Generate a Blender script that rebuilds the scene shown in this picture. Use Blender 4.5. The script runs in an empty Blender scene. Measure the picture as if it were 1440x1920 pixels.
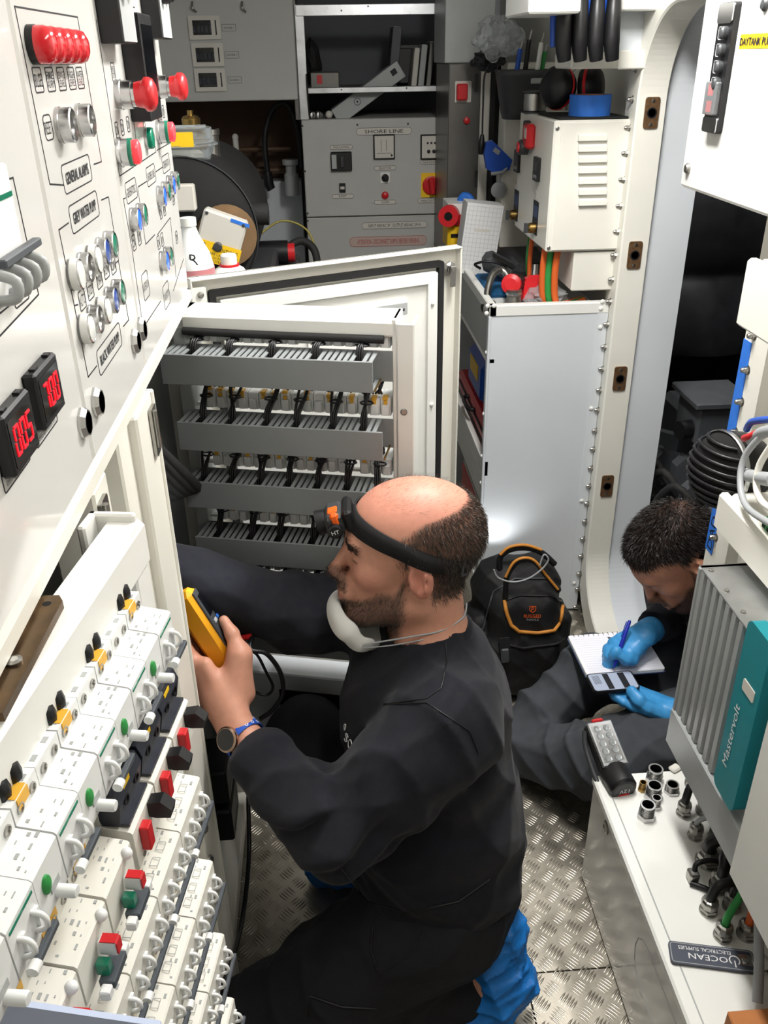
import bpy, bmesh, math, random
import numpy as np
from mathutils import Matrix, Vector, noise as mnoise
random.seed(7)
rnd = random.Random(11)
SC = bpy.context.scene
COL = SC.collection
PI = math.pi

# ------------------------------------------------------------------ camera
CX, CY = 720.0, 960.0
_V = Vector((50.0, 3040.0)); _D = Vector((-130.0, -855.0))
FPX = math.sqrt(-(_V.dot(_D)))
_dn = Vector((_V.x, _V.y, FPX)).normalized()
_yd = Vector((_D.x, _D.y, FPX)).normalized()
_xr = _yd.cross(-_dn).normalized()
if _xr.x < 0: _xr = -_xr
CAM_H = 1.62
CAMP = Vector((0, 0, CAM_H))
RW = Matrix((_xr, _yd, -_dn))            # photo axes (right, down, forward) -> world
cam_data = bpy.data.cameras.new('camera')
cam = bpy.data.objects.new('camera', cam_data)
COL.objects.link(cam)
cx_, cy_, cz_ = RW @ Vector((1, 0, 0)), RW @ Vector((0, -1, 0)), RW @ Vector((0, 0, -1))
cam.matrix_world = Matrix(((cx_.x, cy_.x, cz_.x, CAMP.x), (cx_.y, cy_.y, cz_.y, CAMP.y),
                           (cx_.z, cy_.z, cz_.z, CAMP.z), (0, 0, 0, 1)))
cam_data.sensor_fit = 'VERTICAL'
cam_data.sensor_height = 36.0
cam_data.lens = 36.0 * FPX / 1920.0
cam_data.clip_start = 0.02
SC.camera = cam

# ------------------------------------------------------------------ world, lights, exposure
w = bpy.data.worlds.new('world'); SC.world = w; w.use_nodes = True
w.node_tree.nodes['Background'].inputs[0].default_value = (0.02, 0.022, 0.025, 1)
w.node_tree.nodes['Background'].inputs[1].default_value = 1.0
SC.view_settings.view_transform = 'Standard'
SC.view_settings.look = 'None'
SC.view_settings.exposure = 0.0
SC.view_settings.gamma = 1.0
SC.view_settings.use_curve_mapping = False

def area_light(name, loc, sx, sy, power, col=(1, .985, .96), rot=(0, 0, 0), spread=PI):
    L = bpy.data.lights.new(name, 'AREA'); L.shape = 'RECTANGLE'; L.size = sx; L.size_y = sy
    L.energy = power; L.color = col; L.spread = spread
    o = bpy.data.objects.new(name, L); o.location = loc; o.rotation_euler = rot; COL.objects.link(o)
    return o
# two LED ceiling fittings over the aisle, a third added to brighten the rear compartment (their housings are built with the ceiling)
CEIL = 2.16
LAMPS = [(0.36, 0.55, 0.14, 0.60, 3.6), (0.38, 1.50, 0.14, 0.55, 25.0), (1.10, 2.25, 0.10, 0.30, 7.5)]
for i, (lx, ly, sx, sy, pw) in enumerate(LAMPS):
    area_light('ceiling_light_lamp', (lx, ly, CEIL - 0.045), sx, sy, pw)

# ------------------------------------------------------------------ pixel helpers
def ray(px, py): return (RW @ Vector((px - CX, py - CY, FPX))).normalized()
def atX(px, py, X): r = ray(px, py); return CAMP + r * (X / r.x)
def atY(px, py, Y): r = ray(px, py); return CAMP + r * (Y / r.y)
def atZ(px, py, Z): r = ray(px, py); return CAMP + r * ((Z - CAM_H) / r.z)

# ------------------------------------------------------------------ materials
def lin(h):
    if isinstance(h, str):
        h = h.lstrip('#'); c = [int(h[i:i+2], 16) / 255 for i in (0, 2, 4)]
    else: c = h
    return tuple(x / 12.92 if x <= .04045 else ((x + .055) / 1.055) ** 2.4 for x in c) + (1,)
MATS = {}
def mat(name, col, rough=.5, metal=0., var=0., vscale=30., bump=0., bscale=200., emit=None, estr=0.,
        trans=0., ior=1.45, coat=0., attr=None, spec=None, bdist=.001, alpha=None):
    m = bpy.data.materials.new(name); m.use_nodes = True
    nt = m.node_tree; p = nt.nodes['Principled BSDF']; N = nt.nodes.new; L = nt.links.new
    c = lin(col)
    p.inputs['Base Color'].default_value = c
    p.inputs['Roughness'].default_value = rough
    p.inputs['Metallic'].default_value = metal
    p.inputs['IOR'].default_value = ior
    if spec is not None: p.inputs['Specular IOR Level'].default_value = spec
    if coat: p.inputs['Coat Weight'].default_value = coat; p.inputs['Coat Roughness'].default_value = .08
    if trans: p.inputs['Transmission Weight'].default_value = trans
    if alpha is not None: p.inputs['Alpha'].default_value = alpha
    tc = N('ShaderNodeTexCoord')
    if attr:
        a = N('ShaderNodeAttribute'); a.attribute_name = attr; base = a.outputs['Color']
    else: base = None
    if var:
        nz = N('ShaderNodeTexNoise'); nz.inputs['Scale'].default_value = vscale; nz.inputs['Detail'].default_value = 4
        L(tc.outputs['Object'], nz.inputs['Vector'])
        mp = N('ShaderNodeMapRange'); mp.inputs[1].default_value = .3; mp.inputs[2].default_value = .7
        mp.inputs[3].default_value = 1 - var; mp.inputs[4].default_value = 1 + var
        L(nz.outputs['Fac'], mp.inputs[0])
        mx = N('ShaderNodeMix'); mx.data_type = 'RGBA'; mx.blend_type = 'MULTIPLY'; mx.inputs[0].default_value = 1
        if base is not None: L(base, mx.inputs[6])
        else: mx.inputs[6].default_value = c
        L(mp.outputs[0], mx.inputs[7]); base = mx.outputs[2]
        m2 = N('ShaderNodeMapRange'); m2.inputs[1].default_value = .3; m2.inputs[2].default_value = .7
        m2.inputs[3].default_value = max(.02, rough - var * .4); m2.inputs[4].default_value = min(1, rough + var * .4)
        L(nz.outputs['Fac'], m2.inputs[0]); L(m2.outputs[0], p.inputs['Roughness'])
    if base is not None: L(base, p.inputs['Base Color'])
    if bump:
        nb = N('ShaderNodeTexNoise'); nb.inputs['Scale'].default_value = bscale; nb.inputs['Detail'].default_value = 3
        L(tc.outputs['Object'], nb.inputs['Vector'])
        bp = N('ShaderNodeBump'); bp.inputs['Strength'].default_value = bump; bp.inputs['Distance'].default_value = bdist
        L(nb.outputs['Fac'], bp.inputs['Height']); L(bp.outputs[0], p.inputs['Normal'])
    if emit:
        p.inputs['Emission Color'].default_value = lin(emit); p.inputs['Emission Strength'].default_value = estr
    MATS[name] = m
    return m

M_gloss = mat('gloss_white_paint', '#d8d7d3', .14, var=.02, vscale=6, bump=.05, bscale=90, coat=.3)
M_cream = mat('cream_powder_coat', '#e6e4da', .38, var=.02, vscale=9, bump=.08, bscale=400)
M_white = mat('white_paint', '#e8e8e3', .35, var=.02, vscale=8)
M_coolw = mat('cool_white_sheet', '#d5dade', .32, var=.03, vscale=5)
M_grey = mat('grey_sheet', '#a9acab', .45, var=.05, vscale=12)
M_dgrey = mat('dark_grey_plastic', '#3a3c3e', .45, var=.05)
M_black = mat('black_plastic', '#141416', .42, var=.08)
M_rubber = mat('black_rubber', '#1d1d1d', .75, var=.1, bump=.2, bscale=300)
M_cable = mat('black_cable', '#131315', .42)
M_duct = mat('grey_pvc_duct', '#85898a', .5, var=.02)
M_chrome = mat('chrome', '#c4c4c4', .24, 1.0, var=.05)
M_steel = mat('steel', '#a9a7a2', .32, 1.0, var=.1, vscale=40)
M_alu = mat('aluminium', '#c4c6c8', .3, 1.0, var=.08, vscale=25)
M_brass = mat('brass', '#a88a52', .32, 1.0, var=.15, vscale=60)
M_bronze = mat('bronze_latch', '#8a6a4c', .4, .7, var=.2, vscale=120)
M_red = mat('red_plastic', '#c9242a', .35, var=.04)
M_redlamp = mat('red_lamp_lens', '#d3202a', .18, coat=.4)
M_green = mat('green_lens', '#0f7a5e', .2, coat=.3)
M_blueoff = mat('blue_lens', '#20489a', .2, coat=.3)
M_blueon = mat('blue_lens_lit', '#1440ff', .2, emit='#1a48ff', estr=3.5)
M_redon = mat('red_lens_lit', '#ff4a52', .2, emit='#ff3a44', estr=.6)
M_wlens = mat('white_lens', '#dcdcd8', .25)
M_ink = mat('black_ink', '#1c1d22', .6)
M_white_ink = mat('white_ink', '#e8e8e8', .6)
M_red_ink = mat('red_ink', '#a8302c', .6)
M_segment = mat('red_led_digit', '#ff2030', .4, emit='#ff1020', estr=1.1)
M_paper = mat('white_paper', '#e9e9e6', .7, var=.01)
M_card = mat('label_card', '#cfcbc2', .5)
M_yellow = mat('yellow_label', '#f2c41c', .5, var=.03)
M_orange = mat('orange_plastic', '#e8601c', .4, var=.04)
M_blue = mat('blue_plastic', '#1f4fb0', .4, var=.04)
M_tape = mat('blue_masking_tape', '#2f74d6', .6, var=.04, vscale=80, bump=.1)
M_bwhite = mat('breaker_white', '#e6e7e6', .4, var=.012)
M_bcream = mat('breaker_cream', '#e3e1d8', .42, var=.015)
M_bdark = mat('breaker_charcoal', '#2a2d36', .4, var=.05)
M_bgrey = mat('breaker_bar_grey', '#4a4f55', .4)
M_tag = mat('amber_tag', '#e3ac35', .5, var=.05)
M_floorp = mat('floor_alloy', '#a59f93', .36, .85, var=.12, vscale=22, bump=.08, bscale=250)
M_gap = mat('dark_gap', '#0c0c0c', .9)
M_teal = mat('teal_plastic', '#12808a', .4, var=.03)
M_invg = mat('inverter_grey', '#a3a6a6', .42, .2, var=.03)
M_wood = mat('brown_board', '#4a3323', .7, var=.15, vscale=14)
M_box = mat('cardboard', '#b4723f', .75, var=.06)
M_cpvc = mat('orange_cable', '#d5622a', .45)
M_cgrn = mat('green_cable', '#2f8f45', .45)
M_cgry = mat('grey_cable', '#9fa2a4', .45)
M_clear = mat('clear_plastic', '#e8eef0', .12, trans=.85, ior=1.2)
M_bag = mat('clear_bag', '#e4e8ea', .2, trans=.75, ior=1.1, bump=.6, bscale=60, bdist=.004)
M_quilt = mat('black_quilt', '#242528', .5, var=.2, vscale=20, bump=.3, bscale=120)
M_engine = mat('grey_engine_paint', '#4b4e51', .5, var=.1, vscale=20)
M_emit = mat('led_diffuser', '#ffffff', .4, emit='#fff8ee', estr=9)
M_glassdk = mat('dark_screen', '#0c0d10', .08, coat=.5)
M_navy = mat('navy_label', '#2c3c60', .5)
M_slate = mat('slate_rubber', '#454a57', .55)
M_bar = mat('tarnished_brass', '#5e4a33', .4, .75, var=.3, vscale=70)

# ------------------------------------------------------------------ mesh builder
class B:
    def __init__(s): s.v = []; s.f = []; s.mi = []; s.sm = []; s.m = 0
    def add(s, vs, fs, M=None, smooth=False):
        o = len(s.v)
        if M is not None: vs = [M @ Vector(q) for q in vs]
        s.v.extend([tuple(q) for q in vs])
        for q in fs:
            s.f.append(tuple(o + i for i in q)); s.mi.append(s.m); s.sm.append(smooth)
        return s
    def box(s, c, size, bev=0., M=None):
        hx, hy, hz = size[0] / 2, size[1] / 2, size[2] / 2
        b = min(bev, hx * .9, hy * .9, hz * .9)
        if b <= 0:
            vs = [(c[0] + x * hx, c[1] + y * hy, c[2] + z * hz) for x in (-1, 1) for y in (-1, 1) for z in (-1, 1)]
            fs = [(0, 1, 3, 2), (4, 6, 7, 5), (0, 4, 5, 1), (2, 3, 7, 6), (0, 2, 6, 4), (1, 5, 7, 3)]
            return s.add(vs, fs, M)
        vs = []; idx = {}
        for x in (-1, 1):
            for y in (-1, 1):
                for z in (-1, 1):
                    for a in range(3):
                        h = [hx - b, hy - b, hz - b]; h[a] += b
                        idx[(x, y, z, a)] = len(vs)
                        vs.append((c[0] + x * h[0], c[1] + y * h[1], c[2] + z * h[2]))
        fs = []
        def face(q):
            ctr = sum((Vector(vs[i]) for i in q), Vector()) / len(q) - Vector(c)
            n = (Vector(vs[q[1]]) - Vector(vs[q[0]])).cross(Vector(vs[q[2]]) - Vector(vs[q[1]]))
            fs.append(tuple(q) if n.dot(ctr) > 0 else tuple(reversed(q)))
        def key(ax, sg, o1, s1, o2, s2): 
            k = [0, 0, 0]; k[ax] = sg; k[o1] = s1; k[o2] = s2; return tuple(k)
        for ax in range(3):
            o1, o2 = [i for i in range(3) if i != ax]
            for sg in (-1, 1):
                face([idx[key(ax, sg, o1, a, o2, bb) + (ax,)] for a, bb in ((-1, -1), (1, -1), (1, 1), (-1, 1))])
            for s1 in (-1, 1):
                for s2 in (-1, 1):
                    face([idx[key(ax, -1, o1, s1, o2, s2) + (o1,)], idx[key(ax, 1, o1, s1, o2, s2) + (o1,)],
                          idx[key(ax, 1, o1, s1, o2, s2) + (o2,)], idx[key(ax, -1, o1, s1, o2, s2) + (o2,)]])
        for x in (-1, 1):
            for y in (-1, 1):
                for z in (-1, 1): face([idx[(x, y, z, a)] for a in range(3)])
        return s.add(vs, fs, M)
    def bb(s, a, b, bev=0., M=None):
        return s.box([(a[i] + b[i]) / 2 for i in range(3)], [abs(b[i] - a[i]) for i in range(3)], bev, M)
    def lathe(s, prof, M=None, n=16, smooth=True, cap=True, split=30):
        vs = []; fs = []
        def ring(r, z):
            o = len(vs)
            for k in range(n): a = 2 * PI * k / n; vs.append((r * math.cos(a), r * math.sin(a), z))
            return o
        prev = None; pd = None
        for i in range(len(prof) - 1):
            (r0, z0), (r1, z1) = prof[i], prof[i + 1]
            d = math.atan2(z1 - z0, r1 - r0)
            if prev is None or abs((d - pd + PI) % (2 * PI) - PI) > math.radians(split): a = ring(r0, z0)
            else: a = prev
            b = ring(r1, z1)
            for k in range(n):
                fs.append((a + k, a + (k + 1) % n, b + (k + 1) % n, b + k))
            prev = b; pd = d
        s.add(vs, fs, M, smooth)
        if cap:
            for (r, z), rev in ((prof[0], True), (prof[-1], False)):
                if r > 1e-5:
                    q = [(r * math.cos(2 * PI * k / n), r * math.sin(2 * PI * k / n), z) for k in range(n)]
                    s.add(q, [tuple(range(n))[::-1] if rev else tuple(range(n))], M)
        return s
    def cyl(s, p0, p1, r0, r1=None, n=14, cap=True, smooth=True):
        p0, p1 = Vector(p0), Vector(p1); r1 = r0 if r1 is None else r1
        return s.lathe([(r0, 0), (r1, (p1 - p0).length)], align(p0, p1 - p0), n, smooth, cap)
    def tube(s, pts, r, n=8, sub=0, closed=False, smooth=True, cap=True):
        P = [Vector(p) for p in pts]
        R = list(r) if isinstance(r, (list, tuple)) else [r] * len(P)
        if sub:
            Q = []; RR = []; m = len(P); rng = m if closed else m - 1
            for i in range(rng):
                g = (lambda k: P[k % m]) if closed else (lambda k: P[max(0, min(m - 1, k))])
                a, b, c, d = g(i - 1), g(i), g(i + 1), g(i + 2)
                for j in range(sub):
                    t = j / sub
                    Q.append(.5 * ((2 * b) + (c - a) * t + (2 * a - 5 * b + 4 * c - d) * t * t + (3 * b - a - 3 * c + d) * t ** 3))
                    RR.append(R[i] * (1 - t) + R[(i + 1) % m] * t)
            if not closed: Q.append(P[-1]); RR.append(R[-1])
            P, R = Q, RR
        m = len(P); T = []
        for i in range(m):
            a = P[i - 1] if (i or closed) else P[0]; b = P[(i + 1) % m] if (i < m - 1 or closed) else P[-1]
            t = (b - a); T.append(t.normalized() if t.length > 1e-9 else Vector((0, 0, 1)))
        up = Vector((0, 0, 1)) if abs(T[0].z) < .9 else Vector((1, 0, 0))
        N = (up - T[0] * up.dot(T[0])).normalized(); vs = []; fs = []
        for i in range(m):
            N = (N - T[i] * N.dot(T[i])); N = N.normalized() if N.length > 1e-6 else Vector((1, 0, 0)); Bn = T[i].cross(N)
            for k in range(n):
                a = 2 * PI * k / n; vs.append(P[i] + (N * math.cos(a) + Bn * math.sin(a)) * R[i])
        for i in range(m if closed else m - 1):
            for k in range(n):
                j = (i + 1) % m
                fs.append((i * n + k, i * n + (k + 1) % n, j * n + (k + 1) % n, j * n + k))
        s.add(vs, fs, None, smooth)
        if cap and not closed:
            s.add(vs[:n], [tuple(range(n))[::-1]]); s.add(vs[-n:], [tuple(range(n))])
        return s
    def prism(s, poly, z0, z1, M=None, bev=0.):
        n = len(poly)
        ar = sum(poly[i][0] * poly[(i + 1) % n][1] - poly[(i + 1) % n][0] * poly[i][1] for i in range(n))
        if ar < 0: poly = poly[::-1]
        vs = [(x, y, z0) for x, y in poly] + [(x, y, z1) for x, y in poly]
        fs = [tuple(range(n))[::-1], tuple(range(n, 2 * n))] + [(i, (i + 1) % n, n + (i + 1) % n, n + i) for i in range(n)]
        return s.add(vs, fs, M)
    def plate(s, w, h, r, z0, z1, c=(0, 0), M=None, k=4):
        "rounded rectangle prism"
        return s.prism(rrect(w, h, r, c, k), z0, z1, M)
    def frame(s, w, h, t, r, z0, z1, c=(0, 0), M=None, k=3):
        "rounded rectangular ring, line width t inside w x h"
        o = rrect(w, h, r, c, k); i = rrect(w - 2 * t, h - 2 * t, max(r - t, .0001), c, k); n = len(o)
        vs = [(x, y, z) for z in (z0, z1) for q in (o, i) for x, y in q]
        fs = []
        for a in range(n):
            b = (a + 1) % n
            fs += [(2 * n + a, 2 * n + b, 3 * n + b, 3 * n + a), (a, b, 2 * n + b, 2 * n + a), (n + b, n + a, 3 * n + a, 3 * n + b)]
        return s.add(vs, fs, M)
    def line(s, pts, t, z0, z1, M=None):
        "thin flat polyline strip in local xy"
        for i in range(len(pts) - 1):
            a, b = Vector(pts[i]).to_2d(), Vector(pts[i + 1]).to_2d(); d = (b - a)
            if d.length < 1e-6: continue
            d.normalize(); p = Vector((-d.y, d.x)) * t / 2; e = d * t / 2
            s.prism([tuple(a - e + p), tuple(a - e - p), tuple(b + e - p), tuple(b + e + p)], z0, z1, M)
        return s
    def grid(s, fn, nu, nv, M=None, smooth=True, flip=False):
        vs = [fn(i / nu, j / nv) for i in range(nu + 1) for j in range(nv + 1)]
        fs = []
        for i in range(nu):
            for j in range(nv):
                q = (i * (nv + 1) + j, (i + 1) * (nv + 1) + j, (i + 1) * (nv + 1) + j + 1, i * (nv + 1) + j + 1)
                fs.append(q[::-1] if flip else q)
        return s.add(vs, fs, M, smooth)
    def sphere(s, c, r, nu=14, nv=8, M=None):
        r = r if isinstance(r, (tuple, list)) else (r, r, r)
        vs = [(c[0], c[1], c[2] + r[2])]; fs = []
        for j in range(1, nv):
            t = PI * j / nv
            for k in range(nu):
                a = 2 * PI * k / nu
                vs.append((c[0] + r[0] * math.sin(t) * math.cos(a), c[1] + r[1] * math.sin(t) * math.sin(a), c[2] + r[2] * math.cos(t)))
        vs.append((c[0], c[1], c[2] - r[2])); e = len(vs) - 1
        for k in range(nu):
            fs.append((0, 1 + k, 1 + (k + 1) % nu))
            for j in range(nv - 2):
                a = 1 + j * nu; fs.append((a + k, a + nu + k, a + nu + (k + 1) % nu, a + (k + 1) % nu))
            a = 1 + (nv - 2) * nu; fs.append((a + k, e, a + (k + 1) % nu))
        return s.add(vs, fs, M, True)
    def text(s, t, size, M=None, c=(0, 0), z=0., wid=None, bold=False, align_='CENTER'):
        vs, fs = text_mesh(t)
        if not vs: return s
        xs = [q[0] for q in vs]; ys = [q[1] for q in vs]
        w0 = max(xs) - min(xs); sy = size / .72; sx = sy if wid is None else wid / w0
        ox = (min(xs) + max(xs)) / 2 if align_ == 'CENTER' else min(xs)
        for i, (bx, by) in enumerate(((0, 0), (.035, 0), (-.035, 0), (0, .03)) if bold else ((0, 0),)):
            s.add([((q[0] - ox + bx) * sx + c[0], (q[1] - .36 + by) * sy + c[1], z + i * .00004) for q in vs], fs, M)
        return s
    def build(s, name, mats, parent=None, world=False, origin=None):
        "local coords of parent (or of matrix origin); world=True: coords are world coords"
        me = bpy.data.meshes.new(name)
        vs = s.v
        o = bpy.data.objects.new(name, me)
        if parent is not None:
            if world:
                inv = MW[parent.name].inverted(); vs = [tuple(inv @ Vector(q)) for q in vs]
            o.parent = parent; MW[o.name] = MW[parent.name].copy()
        elif origin is not None:
            o.matrix_world = origin; MW[o.name] = origin.copy()
            if world: inv = origin.inverted(); vs = [tuple(inv @ Vector(q)) for q in vs]
        else:
            lo = [min(q[i] for q in vs) for i in range(3)]; hi = [max(q[i] for q in vs) for i in range(3)]
            c = Vector(((lo[0] + hi[0]) / 2, (lo[1] + hi[1]) / 2, lo[2]))
            vs = [(q[0] - c.x, q[1] - c.y, q[2] - c.z) for q in vs]
            o.location = c; MW[o.name] = Matrix.Translation(c)
        me.from_pydata(vs, [], s.f)
        for m in (mats if isinstance(mats, (list, tuple)) else [mats]): me.materials.append(m)
        me.polygons.foreach_set('material_index', s.mi)
        me.polygons.foreach_set('use_smooth', s.sm)
        me.update()
        COL.objects.link(o)
        return o
MW = {}
_tc = {}
def text_mesh(t):
    if t in _tc: return _tc[t]
    cu = bpy.data.curves.new('txt', 'FONT'); cu.body = t; cu.size = 1; cu.resolution_u = 2
    ob = bpy.data.objects.new('txt', cu)
    me = bpy.data.meshes.new_from_object(ob)
    vs = [tuple(v.co) for v in me.vertices]; fs = [tuple(p.vertices) for p in me.polygons]
    bpy.data.objects.remove(ob); bpy.data.curves.remove(cu); bpy.data.meshes.remove(me)
    _tc[t] = (vs, fs); return _tc[t]
def rrect(w, h, r, c=(0, 0), k=4):
    r = min(r, w / 2 - 1e-6, h / 2 - 1e-6); P = []
    for sx, sy, a0 in ((1, 1, 0), (-1, 1, 90), (-1, -1, 180), (1, -1, 270)):
        for i in range(k + 1):
            a = math.radians(a0 + 90 * i / k)
            P.append((c[0] + sx * (w / 2 - r) + r * math.cos(a), c[1] + sy * (h / 2 - r) + r * math.sin(a)))
    return P
def align(p, d, roll=0.):
    d = Vector(d).normalized(); up = Vector((0, 0, 1)) if abs(d.z) < .95 else Vector((0, 1, 0))
    x = up.cross(d).normalized(); y = d.cross(x)
    M = Matrix(((x.x, y.x, d.x, p[0]), (x.y, y.y, d.y, p[1]), (x.z, y.z, d.z, p[2]), (0, 0, 0, 1)))
    return M @ Matrix.Rotation(roll, 4, 'Z') if roll else M
def basis(o, x, y, z):
    x, y, z = Vector(x), Vector(y), Vector(z)
    return Matrix(((x.x, y.x, z.x, o[0]), (x.y, y.y, z.y, o[1]), (x.z, y.z, z.z, o[2]), (0, 0, 0, 1)))
def face_px(o): return basis(o, (0, 1, 0), (0, 0, 1), (1, 0, 0))     # plate facing +X, local (x right, y up, z out)
def face_nx(o): return basis(o, (0, -1, 0), (0, 0, 1), (-1, 0, 0))    # facing -X
def face_ny(o): return basis(o, (1, 0, 0), (0, 0, 1), (0, -1, 0))     # facing -Y (the camera)
def tag(o, label=None, cat=None, group=None, kind=None):
    if label: o['label'] = label
    if cat: o['category'] = cat
    if group: o['group'] = group
    if kind: o['kind'] = kind
    return o
def thing(name, label, cat, loc=(0, 0, 0), M=None, group=None):
    o = bpy.data.objects.new(name, None); COL.objects.link(o); o.empty_display_size = .02
    M = Matrix.Translation(Vector(loc)) if M is None else M
    o.matrix_world = M; MW[o.name] = M.copy()
    return tag(o, label, cat, group)
def copy_tree(o, M, label=None, group=None):
    c = o.copy(); COL.objects.link(c); c.matrix_world = M; MW[c.name] = M.copy()
    if label: c['label'] = label
    if group: c['group'] = group
    for ch in list(o.children):
        k = ch.copy(); COL.objects.link(k); k.parent = c; MW[k.name] = M.copy()
        for g in list(ch.children):
            q = g.copy(); COL.objects.link(q); q.parent = k; MW[q.name] = M.copy()
    return c
def sub(o, parent):
    "a copy of part o (with its sub-parts) under parent"
    k = o.copy(); COL.objects.link(k); k.parent = parent; return k
def kid(part, mesh_obj_): mesh_obj_.parent = part; return mesh_obj_
# ================================================================== SETTING
XL = -.235           # face of the left-hand switchboard doors
def struct(b, name, m): return tag(b.build(name, m), kind='structure')
# floor: dark slab, chequer plates on it
fl = struct(B().bb((-.75, -1.0, -.06), (2.3, 4.3, -.004)), 'floor', M_gap)
tag(fl, 'aluminium chequer plate deck')
FX = [-.7, .333, 1.2, 2.28]; FY = [-.98, 1.062, 2.10, 3.2, 4.28]
plates = {}
for i in range(3):
    for j in range(4):
        o = B().bb((FX[i] + .0012, FY[j] + .0012, -.004), (FX[i+1] - .0012, FY[j+1] - .0012, 0), .0008).build('floor_plate', M_floorp, fl, world=True)
        plates[i, j] = o
# raised five-bar tread
g = .037; c45 = math.cos(PI / 4)
acc = {}
for a in range(-60, 90):
    for bq in range(-60, 90):
        x = (a - bq) * g * c45 + .3; y = (a + bq) * g * c45 + 1.0
        if not (-.3 < x < .98 and .62 < y < 2.55): continue
        i = 0 if x < FX[1] else 1; j = 0 if y < FY[1] else (1 if y < FY[2] else 2)
        if min(abs(x - FX[1]), abs(y - FY[1]), abs(y - FY[2])) < .006: continue
        vs, fs = acc.setdefault((i, j), ([], []))
        ang = PI / 4 if (a + bq) % 2 == 0 else -PI / 4
        u = Vector((math.cos(ang), math.sin(ang), 0)); v = Vector((-u.y, u.x, 0))
        for k in range(-2, 3):
            ln = .0155 if abs(k) < 2 else .0135
            c = Vector((x, y, .0)) + v * (k * .0066)
            o = len(vs)
            vs += [tuple(c - u * ln), tuple(c - u * ln * .4 - v * .0021), tuple(c + u * ln * .4 - v * .0021), tuple(c + u * ln),
                   tuple(c + u * ln * .4 + v * .0021), tuple(c - u * ln * .4 + v * .0021),
                   tuple(c - u * ln * .5 + Vector((0, 0, .0016))), tuple(c + u * ln * .5 + Vector((0, 0, .0016)))]
            fs += [(o, o+1, o+6), (o+1, o+2, o+7, o+6), (o+2, o+3, o+7), (o+3, o+4, o+7), (o+4, o+5, o+6, o+7), (o+5, o, o+6)]
for k, (vs, fs) in acc.items():
    b = B().add(vs, fs, None, True)
    t = b.build('tread_pattern', M_floorp, plates[k], world=True); tag(t, kind='stuff')
for px, py in ((967, 1808), (993, 1803), (975, 1831), (1000, 1827)):
    p = atZ(px, py, 0); i = 0 if p.x < FX[1] else 1; j = 0 if p.y < FY[1] else 1
    b = B().lathe([(.0075, 0), (.0075, .0012), (.005, .002)], Matrix.Translation(p), 14)
    b.build('screw', M_steel, plates[i, j], world=True)

# ceiling, outer walls
struct(B().bb((-.75, -1.0, CEIL), (2.3, 4.3, CEIL + .06)), 'ceiling', M_white)
struct(B().bb((-.75, -1.0, 0), (-.69, 4.3, CEIL)), 'wall_left', M_coolw)
struct(B().bb((-.75, 4.22, 0), (2.3, 4.3, CEIL)), 'wall_back', M_coolw)
struct(B().bb((-.75, -1.06, 0), (2.3, -1.0, CEIL)), 'wall_front', M_white)
# right wall with the doorway (plane X=.80), doorway Y 1.52..2.25
DY0, DY1, DZ0, DZ1, DR = 1.515, 2.262, .05, 1.715, .20
WX = .80
wr = B()
wr.bb((WX, -1.0, 0), (WX + .06, DY0 - .08, CEIL)); wr.bb((WX, DY1 + .08, 0), (WX + .06, 4.22, CEIL))
wr.bb((WX, DY0 - .08, DZ1 + .08), (WX + .06, DY1 + .08, CEIL))
struct(wr, 'wall_right', M_cream)
def dloop(off, n=22):
    "rounded doorway outline grown by off, as (y, z)"
    return rrect(DY1 - DY0 + 2 * off, DZ1 - DZ0 + 2 * off, DR + off, ((DY0 + DY1) / 2, (DZ0 + DZ1) / 2), n)
def dring(rows):
    "rows of (off, X): skin a closed profile strip round the doorway"
    b = B(); L = [[(x, y, z) for y, z in dloop(o)] for o, x in rows]; n = len(L[0])
    for a in range(len(L) - 1):
        vs = L[a] + L[a + 1]
        b.add(vs, [(k, (k + 1) % n, n + (k + 1) % n, n + k) for k in range(n)])
    return b
df = thing('door_1', 'cream bolted doorway frame with bronze latch keepers and rounded corners', 'door frame', (WX, (DY0 + DY1) / 2, 0)); tag(df, kind='structure')
del df['category']
dring([(.085, .80), (.085, .776), (.0, .774), (-.004, .778), (-.004, .846), (.012, .846)]).build('frame', M_cream, df, world=True)
o = dring([(.012, .846), (.016, .85), (.016, .96), (.06, .96)]).build('inner_lining', M_coolw, df, world=True); tag(o, 'cool grey-white inner lining')
bolt = B()
bolt.lathe([(.0095, 0), (.0095, .0012)], None, 14); bolt.lathe([(.0070, .0012), (.0070, .0065)], None, 6, smooth=False)
bolt.lathe([(.0055, .0065), (.0055, .0105), (.0038, .014), (0.0005, .0152)], None, 12)
bolt0 = None
def put_bolt(y, z):
    global bolt0
    M = face_nx((.7755, y, z))
    if bolt0 is None:
        bolt0 = bolt.build('dome_nut', M_steel, df); o = bolt0
    else:
        o = bolt0.copy(); COL.objects.link(o); o.parent = df
    o.matrix_local = MW[df.name].inverted() @ M
def lpx(x): return x
for py in (66, 130, 188, 242, 291, 341, 391, 440, 485, 531, 573, 616, 659, 701, 741, 779, 818, 853, 889, 923, 956, 990, 1023, 1056, 1089, 1118, 1152):
    # photo column of the bolt line
    px = 1216 - .1124 * (py - 30)
    p = atX(px, py, .776)
    put_bolt(DY1 + .034, p.z)
for py in (640, 705, 765, 822, 1020): put_bolt(DY0 - .032, atX(1420 - .205 * (py - 700), py, .776).z)
put_bolt(DY0 - .1 + .068, .50)
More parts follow.
